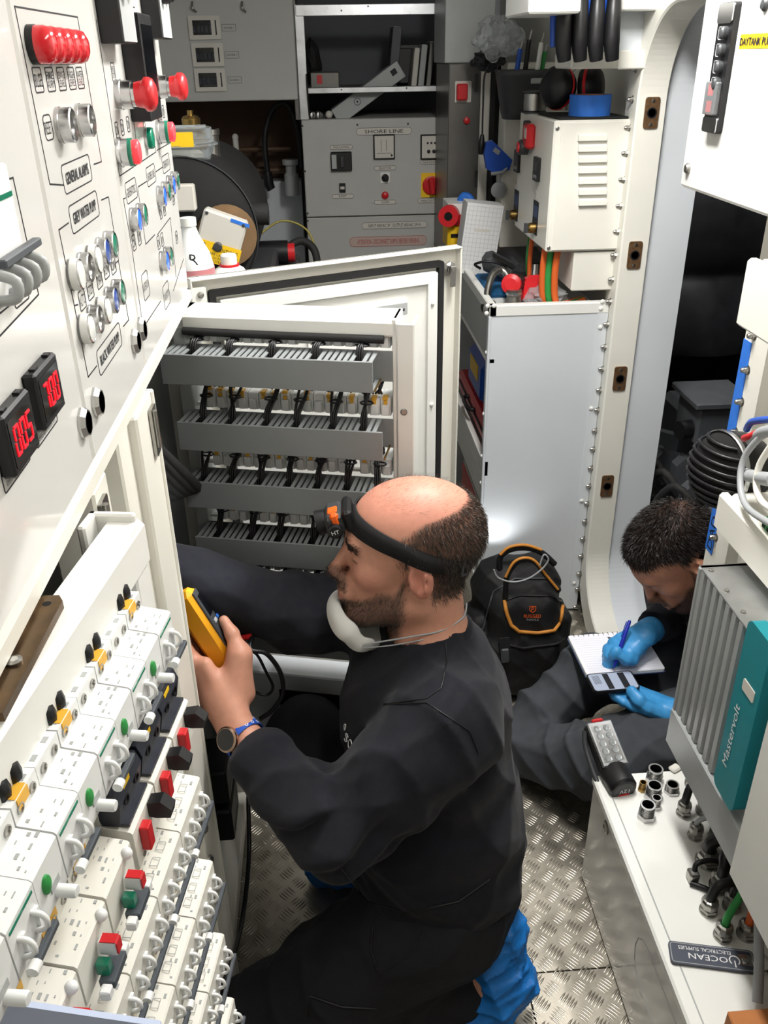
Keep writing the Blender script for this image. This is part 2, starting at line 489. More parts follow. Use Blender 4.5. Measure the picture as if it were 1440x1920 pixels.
# latch keepers on the far jamb
for py in (211, 477, 708, 909, 1087):
    px = {211: 1237, 477: 1202, 708: 1176, 909: 1152, 1087: 1132}[py]
    p = atY(px, py, DY1)
    M = face_ny((.812, DY1 - .0042, p.z))
    b = B(); b.prism(rrect(.036, .07, .006, k=3), 0, .004, M)
    o = b.build('latch_keeper', M_bronze, df, world=True)
    b = B(); b.lathe([(.0125, .0043), (.0125, .0052), (.0095, .0052)], M, 16, cap=False); b.lathe([(.0095, .0046), (.0001, .0046)], M, 16)
    b.build('hole', [M_gap], o, world=True)
    b = B()
    for s in (-1, 1): b.lathe([(.0045, .004), (.0045, .0048), (.002, .0052)], M @ Matrix.Translation((0, s * .026, 0)), 10)
    b.build('screw', M_steel, o, world=True)
# wall pieces either side of the rear compartment (behind the door frame wall)
struct(B().bb((2.2, -1.0, 0), (2.3, 4.22, CEIL)), 'wall_right_far', M_quilt)
# ceiling light housings
for k, (lx, ly, sx, sy, pw) in enumerate(LAMPS):
    t = thing('ceiling_light', ['slim LED ceiling light over the near breakers', 'slim LED ceiling light over the doorway', 'small LED light in the engine compartment'][k], 'light', (lx, ly, CEIL - .04))
    b = B(); b.bb((-sx / 2 - .02, -sy / 2 - .02, .012), (sx / 2 + .02, sy / 2 + .02, .04), .003); b.build('housing', M_white, t)
    b = B(); b.bb((-sx / 2, -sy / 2, .0), (sx / 2, sy / 2, .012)); b.build('diffuser', M_emit, t)
# ================================================================== LEFT SWITCHBOARD
PZ = 1.268          # bottom of the upper doors
YA, YB, YC = .792, 1.083, 1.512     # door joints
sw = thing('switchboard_cabinet', 'tall cream switchboard cabinet along the aisle, open below its control panels', 'cabinet', (-.45, .6, 0))
b = B(); b.bb((-.66, -.35, PZ - .03), (XL - .022, YC + .012, 2.14), .003); b.build('upper_body', M_cream, sw, world=True)
b = B(); b.prism([(XL - .022, PZ - .03), (XL - .022, PZ), (XL + .002, PZ - .004), (XL + .002, PZ - .018), (XL - .008, PZ - .03)], -.35, YC + .012,
                 basis((0, 0, 0), (1, 0, 0), (0, 0, 1), (0, -1, 0)) @ Matrix.Scale(-1, 4, (0, 0, 1)))
b.build('bottom_rail', M_cream, sw, world=True)
b = B(); b.bb((-.66, -.35, 0), (-.62, 1.56, PZ - .03)); b.build('back_panel', M_grey, sw, world=True)
LX = XL - .004
def post(y0, y1, x0=-.29, x1=None, nm='post', m=None, bev=.003):
    b = B(); b.bb((x0, y0, 0), (LX if x1 is None else x1, y1, PZ - .028), bev); return b.build(nm, m or M_cream, sw, world=True)
post(.782, .838)                      # hinge post of the near bay
post(.838, .925, -.34, -.30, 'recess_panel', M_grey)
post(.925, .985, -.30, LX - .006); post(.983, 1.085, -.262, LX + .006, 'door_post')
b = B(); b.bb((-.262, 1.078, 0), (LX + .009, 1.088, PZ - .028), .002); b.build('post_lip', M_cream, sw, world=True)
post(1.495, 1.545)                    # far hinge post
post(-.35, -.25)
b = B(); b.bb((-.62, .92, 0), (-.30, .99, PZ - .03)); b.build('divider', M_grey, sw, world=True)
b = B(); b.bb((-.62, 1.545, 0), (-.25, 1.56, PZ - .03)); b.build('end_panel', M_grey, sw, world=True)
b = B(); b.bb((-.62, -.35, .02), (-.25, 1.55, .06)); b.build('base', M_dgrey, sw, world=True)
b = B(); b.bb((-.30, 1.08, .06), (LX, 1.50, .10), .003); b.build('plinth_rail', M_cream, sw, world=True)
for y, z, x in ((.89, 1.205, -.30),):
    b = B(); b.lathe([(.011, 0), (.011, .003), (.008, .003), (.008, .009)], face_px((x, y, z)), 6, smooth=False); b.build('bolt', M_steel, sw, world=True)
for (px, py) in ((374, 1525), (381, 1553), (392, 1613), (370, 1540)):
    p = atX(px, py, LX + .006); b = B(); b.lathe([(.009, 0), (.009, .003), (.006, .007), (.001, .008)], face_px(p), 12); b.build('bolt', M_steel, sw, world=True)
# hinge brackets on the posts
for y, z0, z1 in ((.80, 1.16, 1.225), (1.06, 1.16, 1.225)):
    b = B(); M = face_px((LX + (.007 if y > 1 else 0), y, (z0 + z1) / 2))
    b.plate(.03, z1 - z0, .004, 0, .004, (0, 0), M)
    b.cyl(M @ Vector((-.008, -.02, .006)), M @ Vector((-.008, .03, .006)), .004)
    o = b.build('hinge_bracket', M_steel, sw, world=True)
    b = B(); b.lathe([(.0065, .004), (.0065, .007), (.003, .007)], M @ Matrix.Translation((.004, -.018, 0)), 6, smooth=False); b.build('bolt', M_steel, o, world=True)
# black loom hanging in the far bay
b = B()
for k in range(7):
    q = k * .012
    b.tube([(-.36 + q * .3, 1.16 + q, 1.25), (-.33 + q * .5, 1.20 + q, 1.10), (-.30 + q * .7, 1.28 + q, .98), (-.27 + q * .3, 1.37 + q * .5, .96 - q * .3)], .013, 7, 6)
o = b.build('cable_loom', M_rubber, sw, world=True)
b = B()
for k in range(8):
    b.tube([(-.33, 1.12 + k * .03, 1.22), (-.34 + .01 * (k % 3), 1.15 + k * .03, .9), (-.33 + .02 * (k % 2), 1.14 + k * .035, .5), (-.32, 1.16 + k * .03, .12)], .014, 6, 4)
b.build('cable_loom', M_rubber, sw, world=True)
b = B()
for k, z in enumerate((1.17, 1.09, 1.02)):
    b.bb((-.60, .1, z - .03), (-.52, .75, z + .01))
    for j in range(26): b.bb((-.52, .11 + j * .025, z - .03), (-.475, .122 + j * .025, z + .01))
b.build('wiring_duct', M_black, sw, world=True)

# ---- upper doors ---------------------------------------------------------------
PT = 2.13
def panel(name, label, y0, y1):
    t = thing(name, label, 'control panel', (XL, (y0 + y1) / 2, PZ))
    b = B(); b.bb((XL - .022, y0 + .0018, PZ + .001), (XL, y1 - .0018, PT), .004); b.build('door_leaf', M_gloss, t, world=True)
    return t
door_near = panel('meter_control_panel', 'glossy white switchboard panel with two red digital meters', -.35, YA)
door_mid = panel('pump_control_panel', 'glossy white panel with five red alarm lamps and water pump buttons', YA, YB)
door_far = panel('generator_control_panel', 'glossy white panel with red emergency stops and generator controls', YB, YC)
def pl(px, py):
    p = atX(px, py, XL); return p.y, p.z
PM = face_px((XL, 0, 0))                # local x = world Y, local y = world Z, local z = out
def engrave(par, name, fn, m=None, lab=None):
    b = B(); fn(b); o = b.build(name, m or M_ink, par, world=True)
    if lab: tag(o, lab)
    return o
def outline(par, pts, name='outline'):
    return engrave(par, name, lambda b: b.line([pl(*p) for p in pts], .0013, .0001, .0004, PM))
def legend(par, cpx, w, h, txt, lines=1, t=.0011):
    c = pl(*cpx)
    def f(b):
        b.frame(w, h, t, .006 if h > .02 else .003, .0001, .0004, c, PM)
        L = txt.split('|')
        for i, s in enumerate(L):
            if s: b.text(s, min(h * .62 / len(L), .0105), PM, (c[0], c[1] + (len(L) - 1 - 2 * i) * h * .17), .0004, wid=w * .8, bold=w > .09)
    return engrave(par, 'legend_plate', f)
_pb = {}
def collar(par, y, z, r=.0145, dep=.012, m=None):
    key = ('c', r, dep, (m or M_chrome).name)
    if key not in _pb:
        b = B(); b.lathe([(r, 0), (r, dep * .25), (r * .97, dep * .3), (r * .97, dep), (r * .86, dep + .001), (r * .82, dep * .8)], None, 22)
        o = b.build('push_button', m or M_chrome, par)
        _pb[key] = o
    else: o = sub(_pb[key], par)
    o.matrix_local = MW[par.name].inverted() @ face_px((XL, y, z))
    return o
def lens(btn, m, r=.0118, z0=.006, z1=.0155, name='lens', dome=True):
    key = ('l', m.name, r, z0, z1)
    if key not in _pb:
        b = B(); b.lathe([(r, z0), (r, z1 - .0025), (r * .93, z1 - .0008), (r * .7, z1), (.0003, z1 + (.0008 if dome else 0))], None, 22, split=50)
        o = b.build(name, m); _pb[key] = o; o.parent = btn; o.matrix_local = Matrix()
    else:
        o = _pb[key].copy(); COL.objects.link(o); o.parent = btn; o.matrix_local = Matrix()
    return o
def button(par, px, m, kind='lamp', r=.0145):
    y, z = pl(*px)
    c = collar(par, y, z, r, .010)
    if kind == 'flat': lens(c, m, r * .82, .003, .0105, dome=False)
    elif kind == 'tall': lens(c, m, r * 1.0, .008, .019)
    else: lens(c, m, r * .9, .006, .0165)
    return c
# --- alarm panel
D = door_mid
outline(D, [(118, 347), (93, 345), (27, 12), (145, 32), (190, 303), (176, 308)])
for k, px in enumerate(((57, 84), (74, 85), (91, 86), (107, 87), (122, 88))):
    y, z = pl(*px)
    b = B(); b.lathe([(.0150, 0), (.0150, .006)], face_px((XL, y, z)), 22)
    o = b.build('alarm_lamp', M_black, D, world=True)
    b = B(); b.lathe([(.0145, .006), (.0145, .013), (.0125, .0185), (.007, .0215), (.0005, .0222)], face_px((XL, y, z)), 24, split=60)
    b.build('lens', M_redlamp, o, world=True)
for px, s in (((71, 150), 'BILGE'), ((94, 149), 'FIRE|ALARM'), ((115, 148), 'SEWAGE|LEVEL'), ((134, 147), 'HIGH|LEVEL'), ((150, 146), 'WATER|LEVEL')):
    legend(D, px, .026, .020, s)
legend(D, (90, 239), .026, .021, 'RESET'); legend(D, (167, 221), .026, .021, 'TEST')
for px in ((110, 235), (147, 226)):
    y, z = pl(*px); c = collar(D, y, z, .0155, .013); lens(c, M_dgrey, .0130, .004, .0125, dome=False)
legend(D, (145, 325), .110, .026, 'GENERAL ALARMS')
legend(D, (159, 396), .116, .026, 'GREY WATER PUMP')
outline(D, [(128, 418), (110, 431), (139, 573), (146, 571)]); outline(D, [(190, 375), (203, 369), (222, 488), (216, 494)])
for (px, m, kd) in (((143, 508), M_wlens, 'tall'), ((161, 495), M_dgrey, 'flat'), ((178, 480), M_wlens, 'tall'), ((195, 465), M_blueoff, 'lamp'), ((209, 452), M_green, 'lamp'),
                    ((163, 610), M_wlens, 'tall'), ((180, 592), M_dgrey, 'flat'), ((196, 575), M_wlens, 'tall'), ((211, 556), M_blueoff, 'lamp'), ((224, 541), M_green, 'lamp')):
    button(D, (px[0] - 11, px[1] + 7), m, kd)
for px, s in (((154, 562), 'AUTO'), ((169, 543), 'STOP'), ((186, 523), 'MAN'), ((199, 505), 'RUN'), ((212, 497), 'ON')): legend(D, px, .024, .019, s)
outline(D, [(139, 573), (165, 707), (181, 686)]); outline(D, [(222, 490), (241, 600), (231, 612)])
legend(D, (206, 652), .116, .027, 'BLACK WATER PUMP')
def lock(par, px):
    y, z = pl(*px); M = face_px((XL, y, z))
    b = B(); b.lathe([(.0155, 0), (.0155, .003), (.0125, .007), (.0105, .007)], M, 8, smooth=False); b.lathe([(.0105, .007), (.0095, .0045), (.0004, .0045)], M, 18)
    o = b.build('quarter_turn_lock', M_chrome, par, world=True)
    b = B(); b.box((0, 0, .005), (.010, .0035, .003), 0, M); b.build('key_bar', M_dgrey, o, world=True)
lock(door_mid, (178, 754)); lock(door_near, (153, 793)); lock(door_far, (262, 617)); lock(door_mid, (250, 640))
# --- meter panel
D = door_near
SEG = {'0': 'abcdef', '5': 'acdfg', '7': 'abc'}
def meter(cpx, txt, w=.060, h=.047, dep=.011):
    y, z = pl(*cpx); M = face_px((XL, y, z))
    b = B(); b.box((0, 0, dep / 2), (w, h, dep), .002, M)
    for s in (-1, 1): b.box((s * .018, h / 2 + .001, dep * .6), (.008, .002, .005), 0, M)
    o = b.build('digital_meter', M_black, D, world=True)
    b = B(); b.box((0, 0, dep), (w * .86, h * .74, .001), 0, M); b.build('screen', M_glassdk, o, world=True)
    b = B(); dw, dh, t = .0085, .020, .0019
    for i, ch in enumerate(txt):
        x0 = (i - 1) * .0140
        for sg, (cx, cy, sx, sy) in dict(a=(0, dh / 2, dw, t), d=(0, -dh / 2, dw, t), g=(0, 0, dw, t), b=(dw / 2, dh / 4, t, dh / 2 - t * .6),
                                         c=(dw / 2, -dh / 4, t, dh / 2 - t * .6), e=(-dw / 2, -dh / 4, t, dh / 2 - t * .6), f=(-dw / 2, dh / 4, t, dh / 2 - t * .6)).items():
            if sg in SEG[ch]: b.box((x0 + cx + cy * .12, cy, dep + .0008), (sx, sy, .0006), 0, M)
    b.build('digits', M_segment, o, world=True)
meter((70, 734), '700'); meter((14, 812), '005')
legend(D, (86, 797), .062, .017, 'SERVICE BATTERY CHARGE AMPS|AMPERES ABSORPTION BAT. SERV.')
legend(D, (30, 874), .062, .017, 'SERVICE BATTERY DISCHARGE AMPS|AMPERES ABSORPTION BAT. SERV.')
outline(D, [(-20, 348), (24, 333), (72, 552), (-10, 640)])
for px in ((30, 518), (38, 548), (2, 560), (-4, 532)): legend(D, px, .036, .018, 'RADAR|2 OUTPUT')
# window breaker with a grey lever bar
y, z = pl(-22, 436); M = face_px((XL, y, z))
b = B(); b.box((-.02, 0, .005), (.11, .085, .012), .002, M); o = b.build('breaker_front', M_bwhite, D, world=True)
b = B(); b.box((.016, .022, .0115), (.030, .0035, .0006), 0, M); tag(b.build('brand_strip', M_green, o, world=True), 'green lettering strip')
b = B(); b.box((.01, -.016, .016), (.085, .006, .007), .001, M); b.build('lever_bar', M_bgrey, o, world=True)
b = B()
for k in range(4): b.tube([M @ Vector((-.035 + k * .022, -.022, .012)), M @ Vector((-.035 + k * .022, -.027, .024)), M @ Vector((-.035 + k * .022, -.038, .022)), M @ Vector((-.035 + k * .022, -.04, .011))], .004, 7, 4)
b.build('lever_loop', M_grey, o, world=True)
# --- generator panel
D = door_far
def blackbox(cpx, w, h, dep, name='panel_meter'):
    y, z = pl(*cpx); M = face_px((XL, y, z))
    b = B(); b.box((0, 0, dep / 2), (w, h, dep), .0015, M); o = b.build(name, M_black, D, world=True)
    return o, M
for cpx, dep, w, h in (((190, -8), .026, .080, .095), ((272, 2), .026, .085, .095)):
    o, M = blackbox(cpx, w, h, dep)
    b = B(); b.box((0, 0, dep), (w * .96, h * .96, .001), 0, M); tag(b.build('front_plate', M_grey, o, world=True), 'silver grey front plate')
    for kx, kr in ((-.016, .009), (.018, .005)):
        b = B(); b.lathe([(kr, 0), (kr, .010), (kr * .7, .012)], M @ Matrix.Translation((kx, .004, dep)), 14); b.build('knob', M_black, o, world=True)
o, M = blackbox((245, 128), .085, .120, .026, 'display_meter')
b = B(); b.box((.0, .004, .026), (.076, .088, .001), 0, M); b.build('screen', M_glassdk, o, world=True)
for px in ((212, 135), (289, 130)): legend(D, px, .020, .020, 'EMERG|STOP')
def estop(px, r=.0185, ht=.040):
    y, z = pl(*px); M = face_px((XL, y, z))
    b = B(); b.lathe([(.0165, 0), (.0165, .006), (.0155, .007), (.0155, .018), (.0135, .018), (.0135, ht - .018)], M, 24)
    o = b.build('emergency_stop', M_chrome, D, world=True)
    b = B(); b.lathe([(.013, ht - .020), (.0145, ht - .012), (.015, ht - .009), (r, ht - .006), (r, ht - .001), (r * .9, ht + .003), (r * .6, ht + .006), (.0005, ht + .007)], M, 28, split=70)
    b.build('mushroom_head', M_red, o, world=True)
estop((219, 178)); estop((291, 163))
def dual(px):
    y, z = pl(*px); M = face_px((XL, y, z))
    b = B(); b.lathe([(.0165, 0), (.0165, .004), (.015, .005), (.015, .013)], M, 22); o = b.build('twin_push_button', M_chrome, D, world=True)
    b = B(); b.lathe([(.0125, .012), (.0125, .017), (.0005, .0175)], M @ Matrix.Scale(1.25, 4, (0, 1, 0)), 18); tag(b.build('button_cap', M_green, o, world=True), 'green cap')
    b = B(); b.lathe([(.0105, .0165), (.0105, .023), (.008, .025), (.0005, .0255)], M @ Matrix.Translation((.003, 0, 0)) @ Matrix.Scale(1.3, 4, (0, 1, 0)), 18, split=60); tag(b.build('button_cap', M_redon, o, world=True), 'lit red cap')
dual((222, 286)); dual((295, 248))
y, z = pl(273, 259); c = collar(D, y, z, .0145, .004); lens(c, M_green, .0138, .002, .013)
for px in ((219, 244), (229, 239), (240, 233), (296, 217), (301, 213), (306, 209)): legend(D, px, .016, .018, 'ON')
legend(D, (269, 223), .014, .024, 'RUN')
outline(D, [(224, 330), (180, 38)]); outline(D, [(224, 330), (260, 306), (243, 160)]); outline(D, [(265, 303), (292, 285), (286, 240)]); outline(D, [(294, 282), (318, 268)])
for px, s in (((246, 357), 'GENERATOR 2'), ((283, 328), 'SHORE LINE'), ((311, 306), 'GENERATOR 1')): legend(D, px, .070, .025, s)
outline(D, [(259, 350), (275, 340)]); outline(D, [(292, 322), (305, 313)]); outline(D, [(235, 371), (231, 373), (247, 465)]); outline(D, [(258, 352), (273, 458), (290, 440)])
for pa, pb in (((250, 410), (262, 401)), ((300, 366), (309, 357)), ((318, 345), (326, 337)), ((305, 488), (313, 479))):
    button(D, (pb[0] - 4, pb[1] + 2), M_green); button(D, (pa[0] - 4, pa[1] + 2), M_blueon)
for px, s in (((251, 455), 'ON'), ((261, 445), 'RUN'), ((301, 398), 'ON'), ((308, 392), 'RUN'), ((325, 372), 'ON'), ((297, 455), 'ON'), ((304, 449), 'RUN'), ((331, 445), 'ON')): legend(D, px, .020, .019, s)
legend(D, (273, 535), .042, .034, 'INTERIOR'); legend(D, (312, 553), .052, .034, 'TRANSFER SYSTEM')
outline(D, [(295, 440), (319, 408), (330, 520)]); outline(D, [(247, 465), (268, 615), (301, 565)]); outline(D, [(325, 545), (344, 485)])
legend(D, (244, 38), .050, .030, 'SHORE LINE'); outline(D, [(232, 8), (252, 14)])
# ================================================================== SWING FRAME WITH THE BREAKER ROWS (near bay)
def yaw_frame(x, y, ang):
    a = math.radians(ang); return basis((x, y, 0), (math.sin(a), math.cos(a), 0), (-math.cos(a), math.sin(a), 0), (0, 0, 1))
BF = yaw_frame(-.15, .70, 8.3)          # x along the row (far = +), -y towards the aisle, y=0 is the breaker nose plane
bfm = thing('breaker_swing_frame', 'white swing frame standing ajar, packed with rows of circuit breakers', 'equipment frame', M=BF @ Matrix.Translation((-.25, .06, .10)))
def bfb(b, n, m, p=None): 
    b.v = [tuple(BF @ Vector(q)) for q in b.v]; return b.build(n, m, p or bfm, world=True)
b = B(); b.prism([(.038, 1.190), (.034, 1.194), (.034, 1.232), (.040, 1.238), (.066, 1.238), (.066, 1.226), (.05, 1.226), (.05, 1.190)], -.62, .022,
                 basis((0, 0, 0), (0, 1, 0), (0, 0, 1), (1, 0, 0))); bfb(b, 'top_beam', M_white)
b = B(); b.bb((-.012, .036, .10), (.022, .048, 1.236), .002); b.bb((.014, .040, .10), (.022, .085, 1.246), .002); b.bb((-.012, .077, .10), (.022, .085, 1.246), .002)
bfb(b, 'upright', M_white)
b = B(); b.bb((-.62, .036, .10), (-.585, .105, 1.238), .002); bfb(b, 'upright', M_white)
b = B(); b.bb((-.62, .036, .10), (.022, .105, .14), .002); bfb(b, 'bottom_beam', M_white)
ROWZ = [1.152, 1.040, .938, .812, .688, .566, .44, .32]
for z in ROWZ:
    b = B(); b.bb((-.60, .070, z - .0175), (.012, .076, z + .0175)); b.bb((-.60, .062, z - .0175), (.012, .07, z - .0145)); b.bb((-.60, .062, z + .0145), (.012, .07, z + .0175))
    bfb(b, 'din_rail', M_steel)
b = B(); b.bb((-.6, .085, .12), (0, .10, 1.19)); bfb(b, 'backplate', M_grey)
# --- breaker prototypes (local: x width centred, y depth, z centred on the rail)
YZ = basis((0, 0, 0), (0, 1, 0), (0, 0, 1), (1, 0, 0))
def profile(nose=0., sh=.026, h=.0425, nh=.0225, back=.070):
    return [(back, -h), (sh, -h), (sh, -nh - .004), (nose + .002, -nh), (nose, -nh + .002), (nose, nh - .002), (nose + .002, nh), (sh, nh + .004), (sh, h), (back, h)]
def proto(name, label, cat, w, m, group, **kw):
    t = thing(name, label, cat, M=Matrix.Translation((0, 0, -5)), group=group)
    b = B(); b.prism(profile(**kw), -w / 2 + .0003, w / 2 - .0003, YZ); b.build('body', m, t)
    return t
def prints(t, w, seed, amber=True, sh=.026, nh=.0225, nose=0.):
    r = random.Random(seed); b = B()
    # QR-like squares and clips on the shoulder top, small marks on the nose top
    for k in range(int(w / .018)):
        x = -w / 2 + .009 + k * .018
        for q in range(9):
            b.box((x - .004 + (q % 3) * .003, .046 + (q // 3) * .003, .0426), (.0022 if r.random() > .35 else .0008, .0022, .0003))
        b.box((x, .031, .0426), (.006, .004, .0004)); b.box((x + .004, .038, .0426), (.003, .003, .0004))
    for k in range(int(w / .009)):
        x = -w / 2 + .006 + k * .009
        for yy in (.006, .011, .016, .021):
            if r.random() < .45: b.box((x + r.uniform(-.001, .001), yy, nh + .0004 + .0036 * (yy - .002) / .024 - .0001), (r.choice((.0016, .003, .0045)), r.choice((.0008, .0016, .0024)), .0005))
    tag(b.build('printing', M_grey, t), kind='stuff')
    b = B()
    for k in range(max(1, int(w / .018))):
        x = -w / 2 + .009 + k * .018
        b.lathe([(.0042, 0), (.0042, .0012), (.0032, .0012), (.003, .0002), (.0003, .0002)], basis((x, sh, .0335), (1, 0, 0), (0, 0, 1), (0, -1, 0)), 12)
    tag(b.build('terminal_screws', M_steel, t), kind='stuff')
    if amber:
        b = B(); b.box((-w * .1, sh + .004, .0428), (w * .42, .007, .0007)); b.box((-w * .1, sh - .0004, .0375), (w * .42, .0008, .009)); b.build('amber_tag', M_tag, t)
def toggles(t, w, bar_m, n=2, tip=True, zc=-.004):
    for k in range(n):
        x = (k - (n - 1) / 2) * .018
        b = B(); b.tube([(x, .001, zc + .009), (x, -.006, zc + .008), (x, -.009, zc + .002), (x, -.007, zc - .005), (x, .001, zc - .008)], .0019, 6, 3); b.box((x + .004, -.001, zc), (.003, .003, .018)); b.build('toggle_loop', M_bwhite, t)
    b = B(); b.box((0, -.0105, zc - .006), (w - .006, .0045, .0055), .001); b.build('toggle_bar', bar_m, t)
    if tip:
        b = B(); b.cyl((-w / 2 - .002, -.0105, zc - .006), (-w / 2 + .005, -.0105, zc - .006), .0040, n=10); b.build('toggle_tip', M_bwhite, t)
GR = ['top row breakers', 'second row breakers', 'third row breakers', 'fourth row breakers', 'fifth row breakers', 'sixth row breakers', 'seventh row breakers', 'lowest row breakers']
ORD = ['top', 'second', 'third', 'fourth', 'fifth', 'sixth', 'seventh', 'lowest']
pA = proto('circuit_breaker', 'white circuit breaker with grey toggle bar in the top breaker row', 'breaker', .036, M_bwhite, GR[0])
prints(pA, .036, 1); toggles(pA, .036, M_bgrey)
b = B(); b.box((0, -.0002, .0165), (.030, .0006, .0022)); tag(b.build('brand_strip', M_green, pA), 'green print strip')
pV = proto('residual_current_module', 'white module with green dot and white peg in the top breaker row', 'breaker', .036, M_bwhite, 'top row green-dot modules')
prints(pV, .036, 2, amber=False)
b = B(); b.lathe([(.0062, 0), (.0058, .0018), (.003, .003), (.0003, .0034)], basis((-.006, .0, .004), (.8, 0, 0), (0, 0, 1.25), (0, -1, 0)), 14); b.build('green_dot', M_cgrn, pV)
b = B(); b.lathe([(.0045, -.002), (.0045, .012), (.0038, .0135), (.0003, .0137)], basis((.004, .0, -.014), (1, 0, 0), (0, 0, 1), (0, -1, 0)), 14); b.build('test_peg', M_bwhite, pV)
b = B(); b.box((.003, -.0004, -.006), (.012, .001, .006)); b.build('slot', M_grey, pV)
# dark devices of the second row
pD = proto('fuse_switch', 'dark fuse switch with red flap and black knob in the second breaker row', 'switch', .054, M_bcream, 'dark fuse switches')
b = B(); b.prism([(.066, .0425), (.030, .0425), (.024, .028), (.010, .028), (.006, .05), (.010, .062), (.066, .062)], -.026, .026, YZ); b.build('dark_block', M_bdark, pD)
for s in (-1, 1):
    b = B(); b.lathe([(.005, 0), (.005, .002), (.0035, .002), (.0035, .0005), (.0003, .0005)], basis((s * .012, .0075, .045), (1, 0, 0), (0, 0, 1), (0, -1, 0)), 12); b.build('socket', M_black, pD)
b = B(); b.box((-.004, .0078, .055), (.014, .0008, .007)); b.build('yellow_label', M_yellow, pD)
b = B(); b.box((0, .013, .0265), (.046, .02, .003)); b.build('blue_grey_cover', M_bdark, pD)
b = B(); b.box((-.010, -.004, .002), (.011, .008, .026), .001); b.build('red_flap', M_red, pD)
b = B(); b.prism([(.002, .018), (-.012, .021), (-.021, .012), (-.019, .003), (-.006, .002), (.002, .004)], .008, .020, YZ); b.build('knob', M_black, pD)
b = B(); b.lathe([(.0025, 0), (.0025, .001)], basis((-.014, -.0, -.016), (1, 0, 0), (0, 0, 1), (0, -1, 0)), 8); b.build('screw', M_steel, pD)
pC = proto('residual_breaker', 'cream breaker with red and white flag toggle in the second breaker row', 'breaker', .054, M_bcream, 'second row flag breakers')
prints(pC, .054, 4)
b = B(); b.sphere((.016, -.001, .020), .005, 12, 7); b.build('white_stud', M_bwhite, pC)
b = B(); b.box((.004, -.009, .004), (.008, .014, .014), .001); o = b.build('flag_toggle', M_bwhite, pC)
b = B(); b.box((.004, -.0165, .005), (.0075, .0012, .011)); b.box((.004, -.010, .0115), (.0075, .012, .001)); b.build('red_window', M_red, o)
b = B(); b.box((-.006, -.007, -.006), (.008, .010, .012), .001); b.build('green_window', M_green, pC)
b = B(); b.box((-.002, -.011, -.015), (.026, .012, .008), .001); b.build('toggle_bar', M_bgrey, pC)
for xx in (.014, -.020):
    b = B(); b.box((xx, -.0125, -.015), (.008, .008, .009), .001); b.build('toggle_end', M_bwhite, pC)
pR = proto('residual_breaker', 'cream breaker with long grey toggle bar in the third breaker row', 'breaker', .072, M_bcream, GR[2])
prints(pR, .072, 6); toggles(pR, .072, M_bgrey, 4)
b = B()
for k in range(3): b.frame(.010, .008, .0006, .001, 0, .0003, (-.02 + k * .018, .0), basis((0, .012, .0258), (1, 0, 0), (0, 1, 0), (0, 0, 1)))
tag(b.build('pictograms', M_grey, pR), kind='stuff')
def place(p, u, row, dz=0., label=None, group=None, first={}):
    M = BF @ Matrix.Translation((u, 0, ROWZ[row] + dz))
    if p.name not in first:
        first[p.name] = 1; p.matrix_world = M; MW[p.name] = M.copy()
        if label: p['label'] = label
        if group: p['group'] = group
        return p
    return copy_tree(p, M, label, group)
for k in range(7):
    place(pA, -.053 - k * .073, 0, 0, 'white circuit breaker ending the top row next to the frame upright' if k == 0 else 'white circuit breaker with grey toggle bar between green-dot modules in the top row', GR[0])
    place(pV, -.090 - k * .073, 0)
for k in range(3): place(pD, -.052 - k * .056, 1, 0, ['dark fuse switch with red flap, next to the frame upright', 'dark fuse switch with red flap, between two others of its kind', 'dark fuse switch with red flap, beside the cream flag breakers'][k])
for k in range(6): place(pC, -.225 - k * .056, 1, 0, 'cream breaker with red flag toggle, touching the dark fuse switches' if k == 0 else 'cream breaker with red and white flag toggle further along the second row')
for row in range(2, 8):
    for k in range(7):
        place(pR, -.062 - k * .073, row, 0, ('cream breaker with grey toggle bar ending the %s row by the upright' if k == 0 else 'cream breaker with long grey toggle bar inside the %s breaker row') % ORD[row], GR[row])
# end stops and wire loops above the top row
for k in range(6):
    b = B()
    for s in (0, 1): b.tube([(-.045 - k * .073 - s * .012, .060, 1.205), (-.045 - k * .073 - s * .016, .048, 1.206), (-.045 - k * .073 - s * .016, .038, 1.202), (-.045 - k * .073 - s * .016, .038, 1.192)], .0075, 8, 3)
    bfb(b, 'supply_cable', M_cable)
# tarnished bar lying on the beam
pa, pb_ = atZ(98, 1122, 1.243), atZ(-25, 1345, 1.243)
d = (pb_ - pa); L = d.length; d.normalize(); sd = Vector((0, 0, 1)).cross(d)
M = basis(pa, d, sd, (0, 0, 1))
t = thing('brass_bar', 'tarnished brass bar with a screw lying on the white frame beam', 'bar', M=M)
b = B(); poly = [(L, -.011), (L, .011), (.008, .011), (.0, .006), (0, -.006), (.008, -.011)]; b.prism(poly, -.004, .003); b.build('bar', M_bar, t)
b = B(); b.lathe([(.0035, .0031), (.0003, .0032)], Matrix.Translation((.012, 0, 0)), 12); b.build('hole', M_gap, t)
b = B(); b.lathe([(.006, .003), (.006, .005), (.003, .006)], Matrix.Translation((.085, 0, 0)), 12); b.build('screw', M_steel, t)
